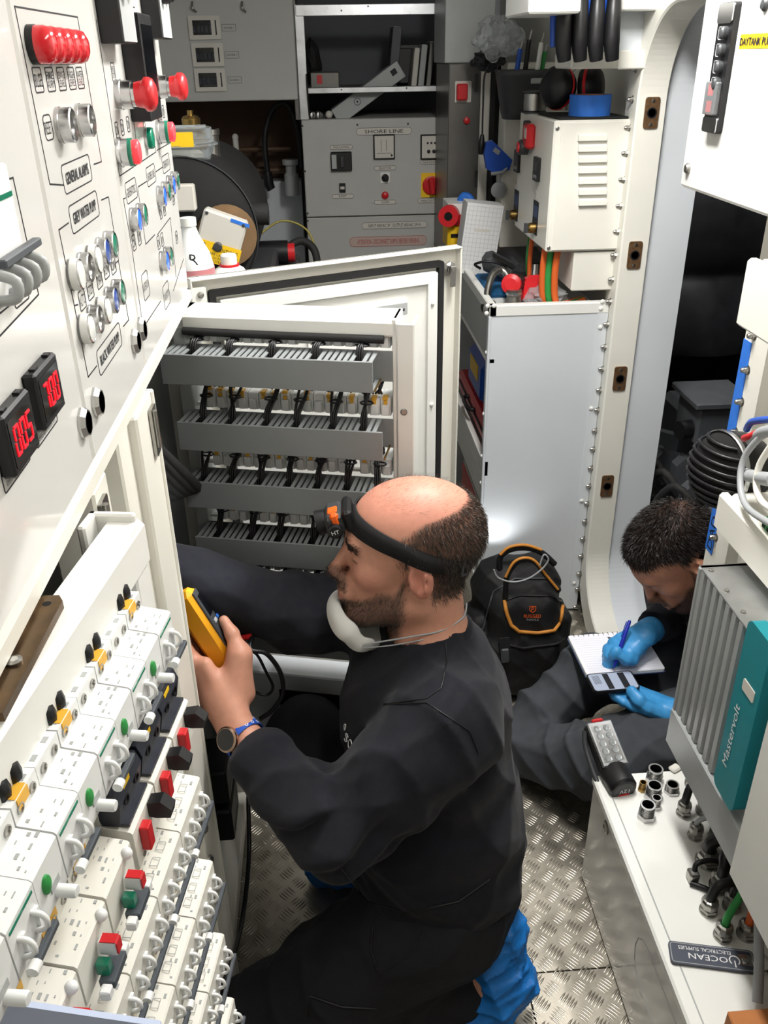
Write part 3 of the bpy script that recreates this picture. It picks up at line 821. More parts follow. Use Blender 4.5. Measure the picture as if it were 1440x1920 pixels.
# pale blue-white sheet at the photographer's side
b = B(); q = [atY(-60, 1872, .33), atY(60, 1886, .335), atY(300, 1925, .35)]
b.add([tuple(q[0]), tuple(q[2]), tuple(q[2] + Vector((0, -.02, -.16))), tuple(q[0] + Vector((0, -.02, -.16))),
       tuple(q[0] + Vector((0, .004, 0))), tuple(q[2] + Vector((0, .004, 0))), tuple(q[2] + Vector((0, -.016, -.16))), tuple(q[0] + Vector((0, -.016, -.16)))],
      [(0, 1, 2, 3)[::-1], (4, 5, 6, 7), (0, 4, 5, 1)[::-1], (3, 2, 6, 7), (0, 3, 7, 4), (1, 5, 6, 2)])
M_sheet = mat('pale_blue_sheet', '#b9c4de', .6)
tag(b.build('clipboard', M_sheet), 'pale blue board edge leaning against the lower breakers', 'board')

# ================================================================== FAR BAY: OPEN WIRING FRAME WITH DUCTS
WF = yaw_frame(-.25, 1.45, 103.7)       # x towards the aisle, -y towards the camera
wf = thing('wiring_rack', 'grey and white hinged wiring frame with slotted cable ducts, swung open', 'equipment frame', M=WF @ Matrix.Translation((.2, 0, .34)))
def wfb(b, n, m, p=None):
    b.v = [tuple(WF @ Vector(q)) for q in b.v]; return b.build(n, m, p or wf, world=True)
b = B(); b.prism([(-.002, 1.216), (-.004, 1.219), (-.004, 1.238), (.002, 1.246), (.062, 1.246), (.066, 1.242), (.066, 1.225), (.06, 1.225), (.06, 1.238), (.006, 1.238), (.006, 1.216)], -.004, .372, YZ); wfb(b, 'top_beam', M_white)
b = B(); b.tube([(.010, -.006, 1.215), (.15, -.006, 1.213), (.352, -.006, 1.212)], .0070, 8); wfb(b, 'edge_grommet', M_rubber)
b = B(); b.bb((.365, -.004, .34), (.373, .066, 1.246), .002); b.bb((.373, -.008, .34), (.402, -.002, 1.240), .002); b.bb((.396, -.002, .34), (.402, .05, 1.24), .002); wfb(b, 'upright', M_white)
b = B(); b.bb((-.012, -.004, .34), (.012, .066, 1.246), .002); wfb(b, 'upright', M_grey)
b = B(); b.bb((0, -.002, .34), (.38, .06, .50), .003); wfb(b, 'lower_panel', M_coolw)
b = B(); M = WF @ basis((.385, -.0085, 1.09), (1, 0, 0), (0, 0, 1), (0, -1, 0)); b.lathe([(.006, 0), (.006, .001), (.004, .002)], M, 10); b.build('screw', M_steel, wf, world=True)
# window cut in the lower panel (dark rectangle with chequer plate glimpse)
b = B(); b.bb((.12, -.004, .37), (.30, -.0015, .46)); wfb(b, 'vent_opening', M_gap)
DZ_ = [(1.192, -.014, .343), (1.073, .0, .357), (.961, .0, .364), (.849, .006, .368), (.745, .006, .37), (.650, .01, .37)]
rw = random.Random(3)
for k, (zt, u0, u1) in enumerate(DZ_):
    b = B(); b.bb((u0, -.062, zt - .052), (u1, -.058, zt), .001); o = wfb(b, 'cable_duct', M_duct)
    b = B(); b.bb((u0, -.003, zt - .052), (u1 + .024, 0, zt)); wfb(b, 'duct_back', M_dgrey if k > 2 else M_duct, o)
    b = B(); n = int((u1 - u0) / .0105); gaps = []
    x = u0 + .002; j = 0
    nb = [5, 6, 7, 6, 6, 5][k]; gx = sorted([int((i + .6) * n / nb) for i in range(nb)])
    for i in range(n):
        x = u0 + .003 + i * .0105
        if any(abs(i - g_) <= .6 for g_ in gx): continue
        for z in (zt - .0012, zt - .0505):
            b.box((x + .0036, -.031, z), (.0066, .056, .0018))
    tag(wfb(b, 'slotted_fingers', M_duct, o), kind='stuff')
    b = B(); b.bb((u1 + .001, -.0595, zt - .05), (u1 + .004, -.003, zt - .047)); wfb(b, 'end_clip', M_brass if k < 2 else M_duct, o)
    # white device backs above the duct, with yellow clips
    zc = zt + .030
    b = B(); b.bb((.01, .010, zt + .004), (.36, .018, zt + .009)); wfb(b, 'din_rail', M_white)
    for i in range(17):
        xx = .03 + i * .0195
        if rw.random() < .08: continue
        b = B(); h = .026 + rw.random() * .006
        b.bb((xx, .008, zt + .002), (xx + .0185, .055, zt + .006 + h), .001); b.bb((xx + .003, .001, zt + .004), (xx + .0155, .009, zt + .012 + h * .4), .001)
        o2 = wfb(b, 'terminal_block', M_bwhite)
        if rw.random() < .55:
            b = B(); b.bb((xx + .004, .006, zt + .006 + h - .003), (xx + .013, .020, zt + .008 + h)); b.bb((xx + .006, .0045, zt + .018), (xx + .012, .008, zt + .03)); wfb(b, 'yellow_clip', M_tag, o2)
    # black wires dropping into the duct gaps
    for g_ in gx:
        x = u0 + .003 + g_ * .0105 + .003
        b = B(); nw = 3
        for q in range(nw):
            ox = (q - nw / 2) * .0038; ox2 = rw.uniform(-.014, .014)
            hs = .42 if k == 0 else 1.
            b.tube([(x + ox2, .014, zt + .052 * hs), (x + ox2 * .7 + ox * .5, -.004 if k else .004, zt + .034 * hs), (x + ox, -.022, zt + .010), (x + ox, -.034, zt - .02)], .0024, 6, 4)
        tie = B(); o3 = wfb(b, 'wire_bundle', M_cable)
        tie.tube([(x + .011 * math.cos(a * PI / 4), (-.006 if k else -.010) + .008 * math.sin(a * PI / 4), zt + (.029 if k else .011)) for a in range(8)], .0016, 5, 0, closed=True); wfb(tie, 'cable_tie', M_black, o3)
    if k in (0, 1, 2):
        b = B()
        for q in range(22):
            x = rw.uniform(.03, .35)
            b.tube([(x, .012, zt - .050), (x + rw.uniform(-.01, .01), -.004, zt - .062), (x + rw.uniform(-.012, .012), .010, zt - .078)], .0024, 5, 3)
        tag(wfb(b, 'loose_wires', M_cable), kind='stuff')

# ================================================================== OPEN CABINET DOOR
DF = yaw_frame(-.245, 1.562, 66.4)
cd = thing('cabinet_door', 'open cream cabinet door with dark rubber gasket and inner tray', 'door', M=DF @ Matrix.Translation((.28, 0, .10)))
def cdb(b, n, m, p=None):
    b.v = [tuple(DF @ Vector(q)) for q in b.v]; return b.build(n, m, p or cd, world=True)
DZT, DZB, DW = 1.276, .10, .565
b = B(); b.bb((.0, .0, DZB), (DW, .006, DZT)); b.bb((0, -.020, DZT - .004), (DW, .006, DZT), .002); b.bb((DW - .004, -.020, DZB), (DW, .006, DZT), .002); b.bb((0, -.020, DZB), (.004, .006, DZT), .002); cdb(b, 'leaf', M_cream)
XZ = basis((0, 0, 0), (1, 0, 0), (0, 0, 1), (0, -1, 0))
zc, hh = (DZT + DZB) / 2, DZT - DZB
b = B(); b.frame(.492, hh - .05, .012, .006, 0, .012, (.281, zc), XZ); cdb(b, 'gasket', M_rubber)
b = B(); b.frame(.456, hh - .088, .022, .004, 0, .017, (.281, zc), XZ); b.plate(.42, hh - .13, .003, 0, .009, (.281, zc), XZ); cdb(b, 'inner_tray', M_white)
for z in (1.17, .95, .73):
    b = B(); b.lathe([(.004, .017), (.004, .02), (.002, .021)], XZ @ Matrix.Translation((.497, z, 0)), 10); cdb(b, 'rivet', M_white)
b = B(); b.lathe([(.014, 0), (.014, .006), (.010, .008), (.010, .014), (.006, .014)], XZ @ Matrix.Translation((.545, 1.232, 0)), 8, smooth=False); o = cdb(b, 'quarter_turn_lock', M_chrome)
b = B(); b.box((.545, -.017, 1.218), (.013, .003, .042), .001); b.lathe([(.005, .014), (.005, .02)], XZ @ Matrix.Translation((.545, 1.232, 0)), 6); cdb(b, 'cam', M_steel, o)
b = B(); b.bb((.004, -.014, 1.19), (.03, -.006, 1.26), .002); o = cdb(b, 'hinge_plate', M_white)
b = B(); b.lathe([(.006, .014), (.006, .017), (.003, .018)], XZ @ Matrix.Translation((.018, 1.247, 0)), 10); cdb(b, 'screw', M_steel, o)
b = B(); b.cyl((-.006, -.012, 1.17), (-.006, -.012, 1.26), .007); cdb(b, 'hinge_pin', M_steel)
t = thing('wiring_diagram', 'folded white wiring diagram with a grey band on the open door', 'document', M=DF @ Matrix.Translation((.35, -.0095, 1.05)))
b = B(); b.bb((-.13, -.004, 0), (.09, 0, .135)); b.build('sheet', M_paper, t)
b = B(); b.bb((-.02, -.0046, .105), (.09, -.004, .128)); o = b.build('title_band', M_grey, t); tag(o, 'grey printed band')
b = B()
for k in range(12): b.bb((-.015 + k * .0085, -.005, .108 + .004 * (k % 2)), (-.010 + k * .0085, -.0046, .113 + .004 * (k % 2)))
tag(b.build('print', M_ink, t), kind='stuff')
# ================================================================== RIGHT, NEAR: white cabinet with cable glands
RX, RY, RZ = .503, 1.284, .300
bc = thing('battery_cabinet', 'low white cabinet with cable glands on its lid, standing on the chequer floor', 'cabinet', (.65, .85, 0))
b = B(); b.bb((RX + .004, .20, .004), (.797, RY - .004, RZ - .018), .003); b.build('body', M_gloss, bc, world=True)
b = B(); b.bb((RX, .20, RZ - .020), (.797, RY, RZ), .004); o = b.build('lid', M_white, bc, world=True)
b = B(); b.bb((RX + .022, .20, RZ), (RX + .0245, RY - .003, RZ + .0006)); b.build('lid_joint', M_grey, o, world=True)
b = B(); M = face_nx((RX + .004, atX(1133, 1552, RX).y, atX(1133, 1552, RX).z)); b.lathe([(.014, 0), (.014, .003), (.011, .004), (.007, .004), (.007, .002), (.0003, .002)], M, 20); b.build('lock', M_steel, bc, world=True)
for pts in ([(1188, 1650), (1240, 1850)], [(1185, 1660), (1275, 1915)]):
    pass
b = B(); y0, y1 = .62, 1.02
M = face_nx((RX + .0038, 0, 0))
b.frame(.36, .11, .0014, .05, 0, .0006, (-.80, .185), M); b.build('embossed_outline', M_grey, bc, world=True)
# --- glands with cables (on the lid)
def gland(px, py, r, cab, name, label, cm=None, pts=None, h=.030, cr=None):
    p = atZ(px, py, RZ + h * .5); p.z = RZ
    t = thing('cable_gland', label, 'cable gland', p)
    b = B(); b.lathe([(r * 1.15, 0), (r * 1.15, .004)], None, 18); b.lathe([(r * 1.12, .004), (r * 1.12, .012)], None, 6, smooth=False)
    b.lathe([(r * .95, .012), (r * .95, .016)], None, 16); b.lathe([(r * 1.08, .016), (r * 1.08, .026), (r * .9, h), (r * .62, h + .002), (r * .55, h - .004)], None, 10, smooth=False)
    b.build('body', M_steel, t)
    if cab:
        cr = cr or r * .62
        b = B(); b.tube([(0, 0, h - .012)] + pts, cr, 9, 5); b.build('cable', cm or M_cable, t)
    else:
        b = B(); b.lathe([(r * .56, h - .004), (.0003, h - .004)], None, 14); b.build('bore', M_gap, t)
    return t
W_ = Vector((1, 0, 0))
gland(1306, 1462, .019, True, 'g', 'large steel gland with thick black cable under the inverter corner', None, [(0, 0, .05), (.03, -.02, .075), (.10, -.05, .08)])
gland(1283, 1515, .0125, True, 'g', 'small steel gland whose black cable bends sharply towards the wall', None, [(0, 0, .045), (.012, .01, .066), (.05, .03, .07), (.12, .05, .085)])
gland(1326, 1512, .018, False, 'g', 'empty wide steel gland beside the inverter flange')
gland(1305, 1558, .0125, True, 'g', 'small steel gland with thin grey cable curving back', M_cgry, [(0, 0, .04), (.02, -.01, .06), (.06, -.03, .06), (.1, -.05, .04)], cr=.005)
gland(1343, 1560, .013, True, 'g', 'steel gland tucked against the inverter flange with a black cable', None, [(0, 0, .05), (.02, 0, .07), (.09, .0, .09)])
gland(1329, 1605, .020, True, 'g', 'widest steel gland with a thick black cable sleeve', None, [(0, 0, .05), (.03, -.005, .068), (.10, -.01, .075)])
gland(1352, 1652, .017, True, 'g', 'steel gland with black cable beside the wire clamp', None, [(0, 0, .05), (.015, .02, .07), (.08, .03, .085)])
gland(1330, 1698, .0135, True, 'g', 'steel gland with black cable arching over its neighbour', None, [(0, 0, .04), (.015, .004, .062), (.06, .004, .066), (.12, -.005, .05)])
gland(1374, 1690, .014, True, 'g', 'steel gland beneath the arching black cable', None, [(0, 0, .045), (.015, .0, .06), (.07, .0, .07)])
gland(1357, 1745, .0135, True, 'g', 'steel gland with pale green cable and black tie', M_cgrn, [(.002, .002, .045), (.018, .012, .07), (.045, .03, .095), (.1, .05, .12)], cr=.0065)
gland(1402, 1742, .0145, True, 'g', 'steel gland with orange-red cable', M_cpvc, [(.002, .002, .045), (.008, .012, .075), (.02, .03, .12)], cr=.0075)
# clamp with looped lead
p = atZ(1305, 1645, RZ + .012); p.z = RZ
t = thing('wire_clamp', 'small black wire clamp with a lead looping over the white lid', 'clamp', p)
b = B(); b.box((-.004, .004, .012), (.018, .022, .022), .003); b.build('jaw', M_steel, t)
b = B(); b.tube([(-.012, -.006, .006), (.008, -.018, .006), (.028, -.032, .005)], .005, 8); b.build('handle', M_black, t)
b = B(); b.tube([(-.002, .006, .022), (.004, .012, .034), (.03, .012, .038), (.06, .006, .036), (.11, -.01, .05)], .0048, 8, 5); b.build('lead', M_cable, t)
# loose fittings on the lid
def fitting(px, py, r, h, label, m, group=None, hexr=1.25):
    p = atZ(px, py, RZ + h * .5); p.z = RZ
    t = thing('pipe_fitting', label, 'fitting', p, group=group)
    b = B(); b.lathe([(r * hexr, 0), (r * hexr, h * .32)], None, 6, smooth=False); b.build('hex_base', m, t)
    prof = [(r, h * .32)]
    for k in range(5): prof += [(r, h * (.36 + k * .12)), (r * .93, h * (.40 + k * .12))]
    prof += [(r, h), (r * .78, h), (r * .75, h * .5)]
    b = B(); b.lathe(prof, None, 18, cap=False); b.lathe([(r * .76, h * .55), (.0003, h * .55)], None, 16); b.build('threaded_neck', m, t)
fitting(1228, 1452, .0150, .032, 'chrome threaded fitting standing furthest along the white lid', M_chrome)
fitting(1226, 1483, .0150, .032, 'chrome threaded fitting between two others on the white lid', M_chrome)
fitting(1230, 1504, .0095, .026, 'small slim steel fitting wedged beside the chrome fittings', M_chrome)
fitting(1213, 1520, .0145, .034, 'chrome threaded fitting with the widest hexagon base on the white lid', M_chrome)
fitting(1205, 1474, .0072, .022, 'tiny brass fitting beside the work light', M_brass)
fitting(1260, 1477, .0130, .020, 'short steel cap standing alone on the white lid', M_chrome)
p = atZ(1265, 1443, RZ); b = B(); b.box((0, 0, .004), (.024, .018, .008), .003, Matrix.Translation(p) @ Matrix.Rotation(.5, 4, 'Z')); tag(b.build('plastic_chip', M_bcream), 'small translucent cream plastic chip on the white lid', 'plastic chip')
# work light
pa, pb = atZ(1150, 1395, RZ + .05), atZ(1165, 1478, RZ + .03)
p0 = atZ(1158, 1484, RZ); 
M = Matrix.Translation((p0.x, p0.y + .045, RZ)) @ Matrix.Rotation(math.radians(8), 4, 'Z')
t = thing('work_light', 'silver and black cordless LED work light lying on the white cabinet lid', 'lamp', M=M)
MH = Matrix.Translation((0, .02, .034)) @ Matrix.Rotation(math.radians(22), 4, 'X')
b = B(); b.box((0, .02, 0), (.058, .105, .030), .006, MH); b.build('housing', M_black, t)
b = B(); b.box((0, .02, .0165), (.056, .100, .006), .003, MH); o = b.build('silver_bezel', M_alu, t)
b = B(); b.box((0, .02, .0197), (.044, .080, .0012), 0, MH); b.build('reflector', M_chrome, o)
for i in range(2):
    for j in range(5):
        b = B(); b.lathe([(.0078, 0), (.006, .0025), (.003, .0035), (.0003, .0037)], MH @ Matrix.Translation(((i - .5) * .021, .052 - j * .0165, .020)), 12, split=70); q = b.build('led_lens', M_clear, o)
b = B(); b.lathe([(.027, 0), (.029, .004), (.029, .046), (.025, .052)], MH @ Matrix.Translation((0, -.030, -.004)) @ Matrix.Rotation(PI / 2 - .30, 4, 'X'), 20); b.build('battery_pod', M_black, t)
MB_ = MH @ Matrix.Translation((0, -.030, -.004)) @ Matrix.Rotation(PI / 2 - .30, 4, 'X') @ Matrix.Translation((0, 0, .0525))
b = B(); b.lathe([(.0205, 0), (.0003, .0002)], MB_, 22); b.lathe([(.0225, .0), (.0205, .0006)], MB_, 22, cap=False); o = b.build('battery_label', M_dgrey, t)
b = B(); b.text('12V', .011, MB_ @ Matrix.Rotation(PI, 4, 'Z'), (0, .002), .0008); tag(b.build('lettering', M_white_ink, o), '12V lettering')
b = B(); b.box((0, -.013, .0005), (.022, .006, .0006), .0, MB_); b.build('red_band', M_red, o)
b = B(); b.box((0, .074, .004), (.026, .008, .026), .003, MH); tag(b.build('release_button', M_red, t), 'red release button')
b = B(); b.tube([MH @ Vector((-.031, .06, .004)), MH @ Vector((-.036, .03, -.012)), MH @ Vector((-.034, -.03, -.024)), MH @ Vector((-.03, -.06, -.024))], .0055, 8, 4); b.build('stand_hook', M_dgrey, t)
# OCEAN key tag
pa, pb = atZ(1255, 1785, RZ + .004), atZ(1415, 1805, RZ + .004)
d = (pa - pb); L = d.length; d.normalize(); M = basis(pb - Vector((0, 0, .002)), d, Vector((0, 0, 1)).cross(d), (0, 0, 1))
t = thing('key_tag', 'grey rubber key tag with white lettering on the white lid', 'key tag', M=M)
b = B(); b.plate(L, .040, .006, .0, .004, (L / 2, 0)); b.build('strap', M_slate, t); 
b = B(); b.frame(L - .004, .036, .0012, .005, .004, .0046, (L / 2, 0)); b.build('edge_line', M_cgry, t)
b = B(); b.text('OCEAN', .0105, None, (L * .55, .004), .0047, wid=L * .46); b.text('ELECTRICAL SUPPLIES', .0065, None, (L * .58, -.0095), .0047, wid=L * .62); tag(b.build('lettering', M_white_ink, t), 'white lettering')
b = B(); b.tube([(L * .24 + .008 * math.cos(a), .003 + .008 * math.sin(a), .0047) for a in [math.radians(130 + k * 28) for k in range(11)]], .0012, 5); b.box((L * .24, .009, .0048), (.0018, .012, .0006)); b.build('power_mark', M_white_ink, t)
b = B(); b.box((.010, 0, .0045), (.030, .020, .001)); b.lathe([(.0065, .005), (.006, .008), (.0003, .0085)], Matrix.Translation((.014, 0, 0)), 14); b.build('rivet', M_chrome, t)
b = B(); b.tube([(-.010 + .014 * math.cos(a * PI / 6), .016 * math.sin(a * PI / 6), .005) for a in range(12)], .0018, 6, 0, closed=True); b.build('split_ring', M_steel, t)
b = B(); b.tube([(-.02, .012, .005), (-.035, .03, .008), (-.03, .05, .01), (-.06, .03, .012)], .007, 7, 4); b.build('key_fob', M_black, t)
p = atZ(1420, 1880, RZ + .02); b = B(); b.tube([p, p + Vector((.02, .05, .03)), p + Vector((.06, .16, .08))], .008, 9, 4); tag(b.build('cable_end', M_cgry), 'cut grey cable end hanging over the white lid', 'cable')
p = atZ(1362, 1893, RZ + .06)
b = B(); b.bb((p.x, p.y - .25, RZ), (.79, p.y - .002, RZ + .06), .002); tag(b.build('cardboard_box', M_box), 'brown cardboard box on the near end of the white lid', 'box')

# ================================================================== INVERTER on the right wall
IX = .600
iv = thing('inverter', 'grey ribbed power inverter with a teal front band on the right wall', 'inverter', (.70, 1.0, .40))
IY0, IY1, IZ0, IZ1 = .702, 1.186, .490, .862
b = B(); b.bb((IX + .008, IY0, IZ0), (.796, IY1 - .004, IZ1 - .003), .002); b.build('casing', M_invg, iv, world=True)
b = B(); b.bb((IX - .002, IY1 - .012, IZ0 - .005), (.796, IY1, IZ1), .003); b.build('end_plate', M_invg, iv, world=True)
b = B(); b.bb((IX, IY0, IZ1 - .004), (.796, IY1, IZ1), .001); b.build('top_cover', M_alu, iv, world=True)
for k in range(7):
    y = IY1 - .018 - k * .024
    b = B(); b.prism([(-.0085, 0), (-.006, .008), (.006, .008), (.0085, 0)], IZ0 + .07, IZ1 - .004, basis((IX + .008, y, 0), (0, -1, 0), (-1, 0, 0), (0, 0, 1)) @ Matrix.Scale(1, 4))
    b.build('cooling_rib', M_invg, iv, world=True)
b = B(); b.bb((IX - .004, IY0, IZ0 - .012), (IX + .012, IY1, IZ0 + .068), .003); b.build('mounting_flange', M_invg, iv, world=True)
b = B(); b.prism(rrect(.070, .318, .014, (0, 0), 4), -.001, .020, face_nx((IX + .004, .945, .742))); o = b.build('teal_band', M_teal, iv, world=True)
b = B(); b.text('Mastervolt', .016, face_nx((IX - .0165, .958, .70)) @ Matrix.Rotation(PI / 2, 4, 'Z'), (0, 0), .0005, wid=.12); tag(b.build('lettering', M_white_ink, o, world=True), 'pale script lettering')
b = B(); b.prism(rrect(.035, .02, .003), 0, .001, face_nx((IX - .016, .94, .80))); b.build('sticker', M_card, o, world=True)
for k in range(5):
    b = B(); b.lathe([(.0045, 0), (.004, .0025), (.0003, .003)], Matrix.Translation((IX + .012, IY1 - .02 - k * .06, IZ1)), 10); b.build('screw', M_steel, iv, world=True)
# white box nearer on the same wall
jb = thing('terminal_box', 'plain white terminal box beside the inverter', 'terminal box', (.70, .75, .45))
b = B(); b.bb((.60, .32, .50), (.796, .699, 1.10), .004); b.build('box', M_white, jb, world=True)
b = B(); b.bb((.574, .32, .505), (.598, .868, 1.10), .004); b.build('cover', M_white, jb, world=True)
# ================================================================== WALL BOXES, TAPE, HORN, CABLES (right of the doorway)
def wallbox(px, py, X, Y0, z1, z0, label, name='junction_box'):
    p = atX(px, py, X)
    t = thing(name, label, 'junction box', (.74, p.y - .1, z0))
    b = B(); b.bb((X + .02, Y0, z0), (.798, p.y, z1), .006); b.build('base', M_cream, t, world=True)
    b = B(); b.bb((X, Y0, z0 - .002), (X + .019, p.y + .002, z1 + .002), .005); b.build('lid', M_cream, t, world=True)
    return t, p
q1, q0 = atX(1400, 485, .69), atX(1380, 608, .69)
wallbox(1390, 545, .69, .95, q1.z, q0.z, 'cream junction box high beside the doorway, above the horn')
q1, q0 = atX(1349, 925, .66), atX(1336, 985, .66)
lb, lp = wallbox(1342, 955, .66, .80, q1.z, q0.z, 'cream junction box under the black horn, cables looped above it')
LBZ = q1.z
# blue tape along the near door flange
b = B(); zs = [(1404, 640), (1340, 1045)]
z1, z0 = atX(1404, 640, .774).z, atX(1340, 1048, .774).z
b.bb((.7735, DY0 - .030, z0), (.7745, DY0 + .003, z1)); t = b.build('masking_tape', M_tape); tag(t, 'blue masking tape strip along the door flange, lettered DAD', 'tape')
b = B(); b.text('DAD', .022, face_nx((.7733, DY0 - .014, z0 + .045)) @ Matrix.Rotation(PI / 2, 4, 'Z'), (0, 0), .0003, wid=.075); b.build('handwriting', M_ink, t, world=True)
# horn
hc = atX(1362, 880, .70)
MHn = basis(hc, Vector((-.35, -.94, 0)).normalized().cross(Vector((0, 0, 1))) * -1, (0, 0, 1), Vector((-.75, -.64, .12)).normalized())
d = Vector((-.97, -.22, .06)).normalized(); MHn = align(hc, d)
hn = thing('alarm_horn', 'black ribbed alarm horn with a silver rim beside the doorway', 'horn', M=MHn)
b = B(); b.lathe([(.030, -.075), (.052, -.06), (.066, -.03), (.070, .0), (.070, .012)], None, 32); b.build('housing', M_black, hn)
b = B(); b.lathe([(.0705, .006), (.0725, .008), (.0725, .014), (.0705, .016)], None, 36, cap=False); tag(b.build('rim', M_alu, hn), 'silver rim')
b = B(); b.lathe([(.068, .012), (.060, .030), (.040, .046), (.015, .053), (.0003, .054)], None, 30, split=60); b.build('core', M_gap, hn)
for k in range(9):
    y = -.056 + k * .014
    pts = []
    hw = math.sqrt(max(0, .068 ** 2 - y * y))
    for j in range(11):
        x = -hw + 2 * hw * j / 10; r2 = x * x + y * y
        pts.append((x, y, .014 + .044 * math.sqrt(max(0, 1 - r2 / .069 ** 2))))
    b = B(); b.tube(pts, .0036, 6); b.build('grille_rib', M_black, hn)
b = B(); b.cyl((-.02, -.062, .012), (-.02, -.075, .026), .011); b.build('swivel', M_black, hn)
b = B(); b.cyl((0, 0, -.07), (.0, 0, -.16), .016); b.build('neck', M_black, hn)
# grey cables and connectors
b = B(); b.tube([atX(1445, 800, .69), atX(1400, 850, .68), atX(1388, 900, .67), atX(1400, 950, .66), atX(1450, 985, .65)], .0055, 9, 6); tag(b.build('grey_cable', M_cgry), 'grey cable looping in front of the horn, outermost', 'cable')
b = B(); b.tube([atX(1450, 830, .68), atX(1425, 870, .675), atX(1418, 910, .67), atX(1428, 940, .665), atX(1455, 960, .66)], .0055, 9, 6); tag(b.build('grey_cable', M_bcream), 'cream cable looping inside the grey one by the horn', 'cable')
b = B(); b.tube([atX(1400, 805, .71), atX(1408, 792, .70), atX(1425, 788, .69), atX(1450, 786, .68)], .006, 9, 5); tag(b.build('blue_cable', M_blue), 'short blue insulated cable above the horn', 'cable')
b = B(); b.tube([atX(1396, 822, .70), atX(1408, 818, .69), atX(1420, 812, .69)], .0065, 9, 4); tag(b.build('red_cable', M_red), 'short red insulated connector above the horn', 'cable')
b = B(); b.tube([atX(1400, 890, .69), atX(1418, 895, .68), atX(1450, 900, .67)], .011, 10, 4); tag(b.build('cable_gland', M_cgry), 'pale grey cable gland poking out beside the horn', 'cable gland')
b = B(); b.tube([atX(1410, 828, .70), atX(1428, 812, .69), atX(1452, 806, .68)], .010, 10, 4); tag(b.build('grey_cable', M_cgry), 'thick pale grey cable running over the red connector', 'cable')
p = atX(1428, 962, .66); t = thing('terminal_plug', 'green terminal plug resting on the lower junction box', 'connector', (p.x + .02, p.y, LBZ + .004))
b = B(); b.box((0, 0, .010), (.016, .03, .02), .002); b.build('shell', M_cgrn, t)
for i in (0, 1):
    for j in (0, 1):
        b = B(); b.box((-.0082, -.007 + i * .014, .006 + j * .009), (.0008, .008, .005)); b.build('slot', M_gap, t)
# ================================================================== DAYTANK PANEL
dp = thing('daytank_panel', 'glossy white control box with DAYTANK PUMP label beside the doorway top', 'control panel', (.75, 1.3, 1.38))
DYE = 1.742; DZB_ = atX(1275, 350, .70).z
b = B(); b.bb((.70, .55, DZB_), (.798, DYE, 2.0), .006); b.build('box', M_gloss, dp, world=True)
DX = .70
def dpl(px, py): p = atX(px, py, DX); return p
c = dpl(1355, 120); M0 = face_nx((DX, dpl(1358, 130).y, dpl(1358, 130).z))
h_ = dpl(1375, 15).z - dpl(1335, 258).z
b = B(); b.plate(.062, h_, .006, 0, .010, (0, 0), M0); o = b.build('switch_strip', M_black, dp, world=True)
b = B(); b.plate(.058, .030, .006, .010, .013, (0, h_ / 2 - .016), M0); b.plate(.058, .024, .005, .010, .013, (0, -h_ / 2 + .013), M0); tag(b.build('end_cap', M_chrome, o, world=True), 'silver end cap', kind='stuff')
for k in range(4):
    z = h_ / 2 - .045 - k * .0255
    b = B(); b.frame(.036, .020, .0012, .004, .010, .0108, (-.004, z), M0); b.build('switch_outline', M_cgry, o, world=True)
    b = B(); b.lathe([(.010, .010), (.010, .018), (.007, .021), (.0003, .022)], M0 @ Matrix.Translation((.010, z, 0)) @ Matrix.Scale(.8, 4, (1, 0, 0)), 16); b.build('rocker', M_dgrey, o, world=True)
b = B(); b.box((-.002, -h_ / 2 + .055, .014), (.050, .052, .010), .002, M0); b.build('clear_cover', M_clear, o, world=True)
for z in (.068, .042):
    b = B(); b.box((-.008, -h_ / 2 + z, .0108), (.022, .018, .001), 0, M0); b.build('red_window', M_red, o, world=True)
pL = dpl(1388, 78); M1 = face_nx((DX, pL.y, pL.z)); sc = .20
b = B(); b.box((sc / 2, 0, .0003), (sc, .021, .0006), 0, M1); o = b.build('yellow_label', M_yellow, dp, world=True)
b = B(); b.text('DAYTANK PUMP', .0115, M1, (.003, 0), .0016, wid=.118, align_='LEFT', bold=True); tag(b.build('lettering', M_ink, o, world=True), 'DAYTANK PUMP lettering')
pL = dpl(1291, 316); b = B(); b.lathe([(.010, 0), (.010, .003), (.007, .007), (.0003, .008)], face_nx(pL), 14); b.build('bolt', M_steel, dp, world=True)
pL = dpl(1437, 8); b = B(); b.lathe([(.010, 0), (.010, .003), (.007, .007), (.0003, .008)], face_nx(pL), 14); b.build('bolt', M_dgrey, dp, world=True)
# ================================================================== REAR COMPARTMENT THROUGH THE DOORWAY
# black quilted curtain
qx = 1.30
qb = B()
def quilt(u, v):
    x = .98 + u * 1.1; z = .66 + v * 1.40
    bulge = .07 * abs(math.sin(v * PI * 4.2 + .6)) ** .6 * (.6 + .4 * math.sin(u * 3)) + .012 * math.sin(u * 22 + 5 * v) + .02 * math.sin(u * 7 + v * 11)
    return (x, 2.93 - bulge - .03 * math.exp(-((x - 1.12) / .03) ** 2), z)
qb.grid(quilt, 70, 90)
qb.grid(lambda u, v: (.98 + u * 1.1, 2.99, .66 + v * 1.40), 1, 1, smooth=False)
tag(qb.build('insulation_curtain', M_quilt), 'black quilted insulation curtain hanging inside the rear compartment', 'curtain')
b = B(); b.bb((.86, 3.10, 0), (2.2, 3.18, CEIL)); struct(b, 'wall_rear_compartment', M_quilt)
b = B(); b.bb((.86, .9, 0), (2.2, .98, CEIL)); struct(b, 'wall_rear_compartment_near', M_quilt)
EO = .0
en = thing('engine', 'dim grey marine engine behind the seated man', 'engine', (1.35, 2.1, 0))
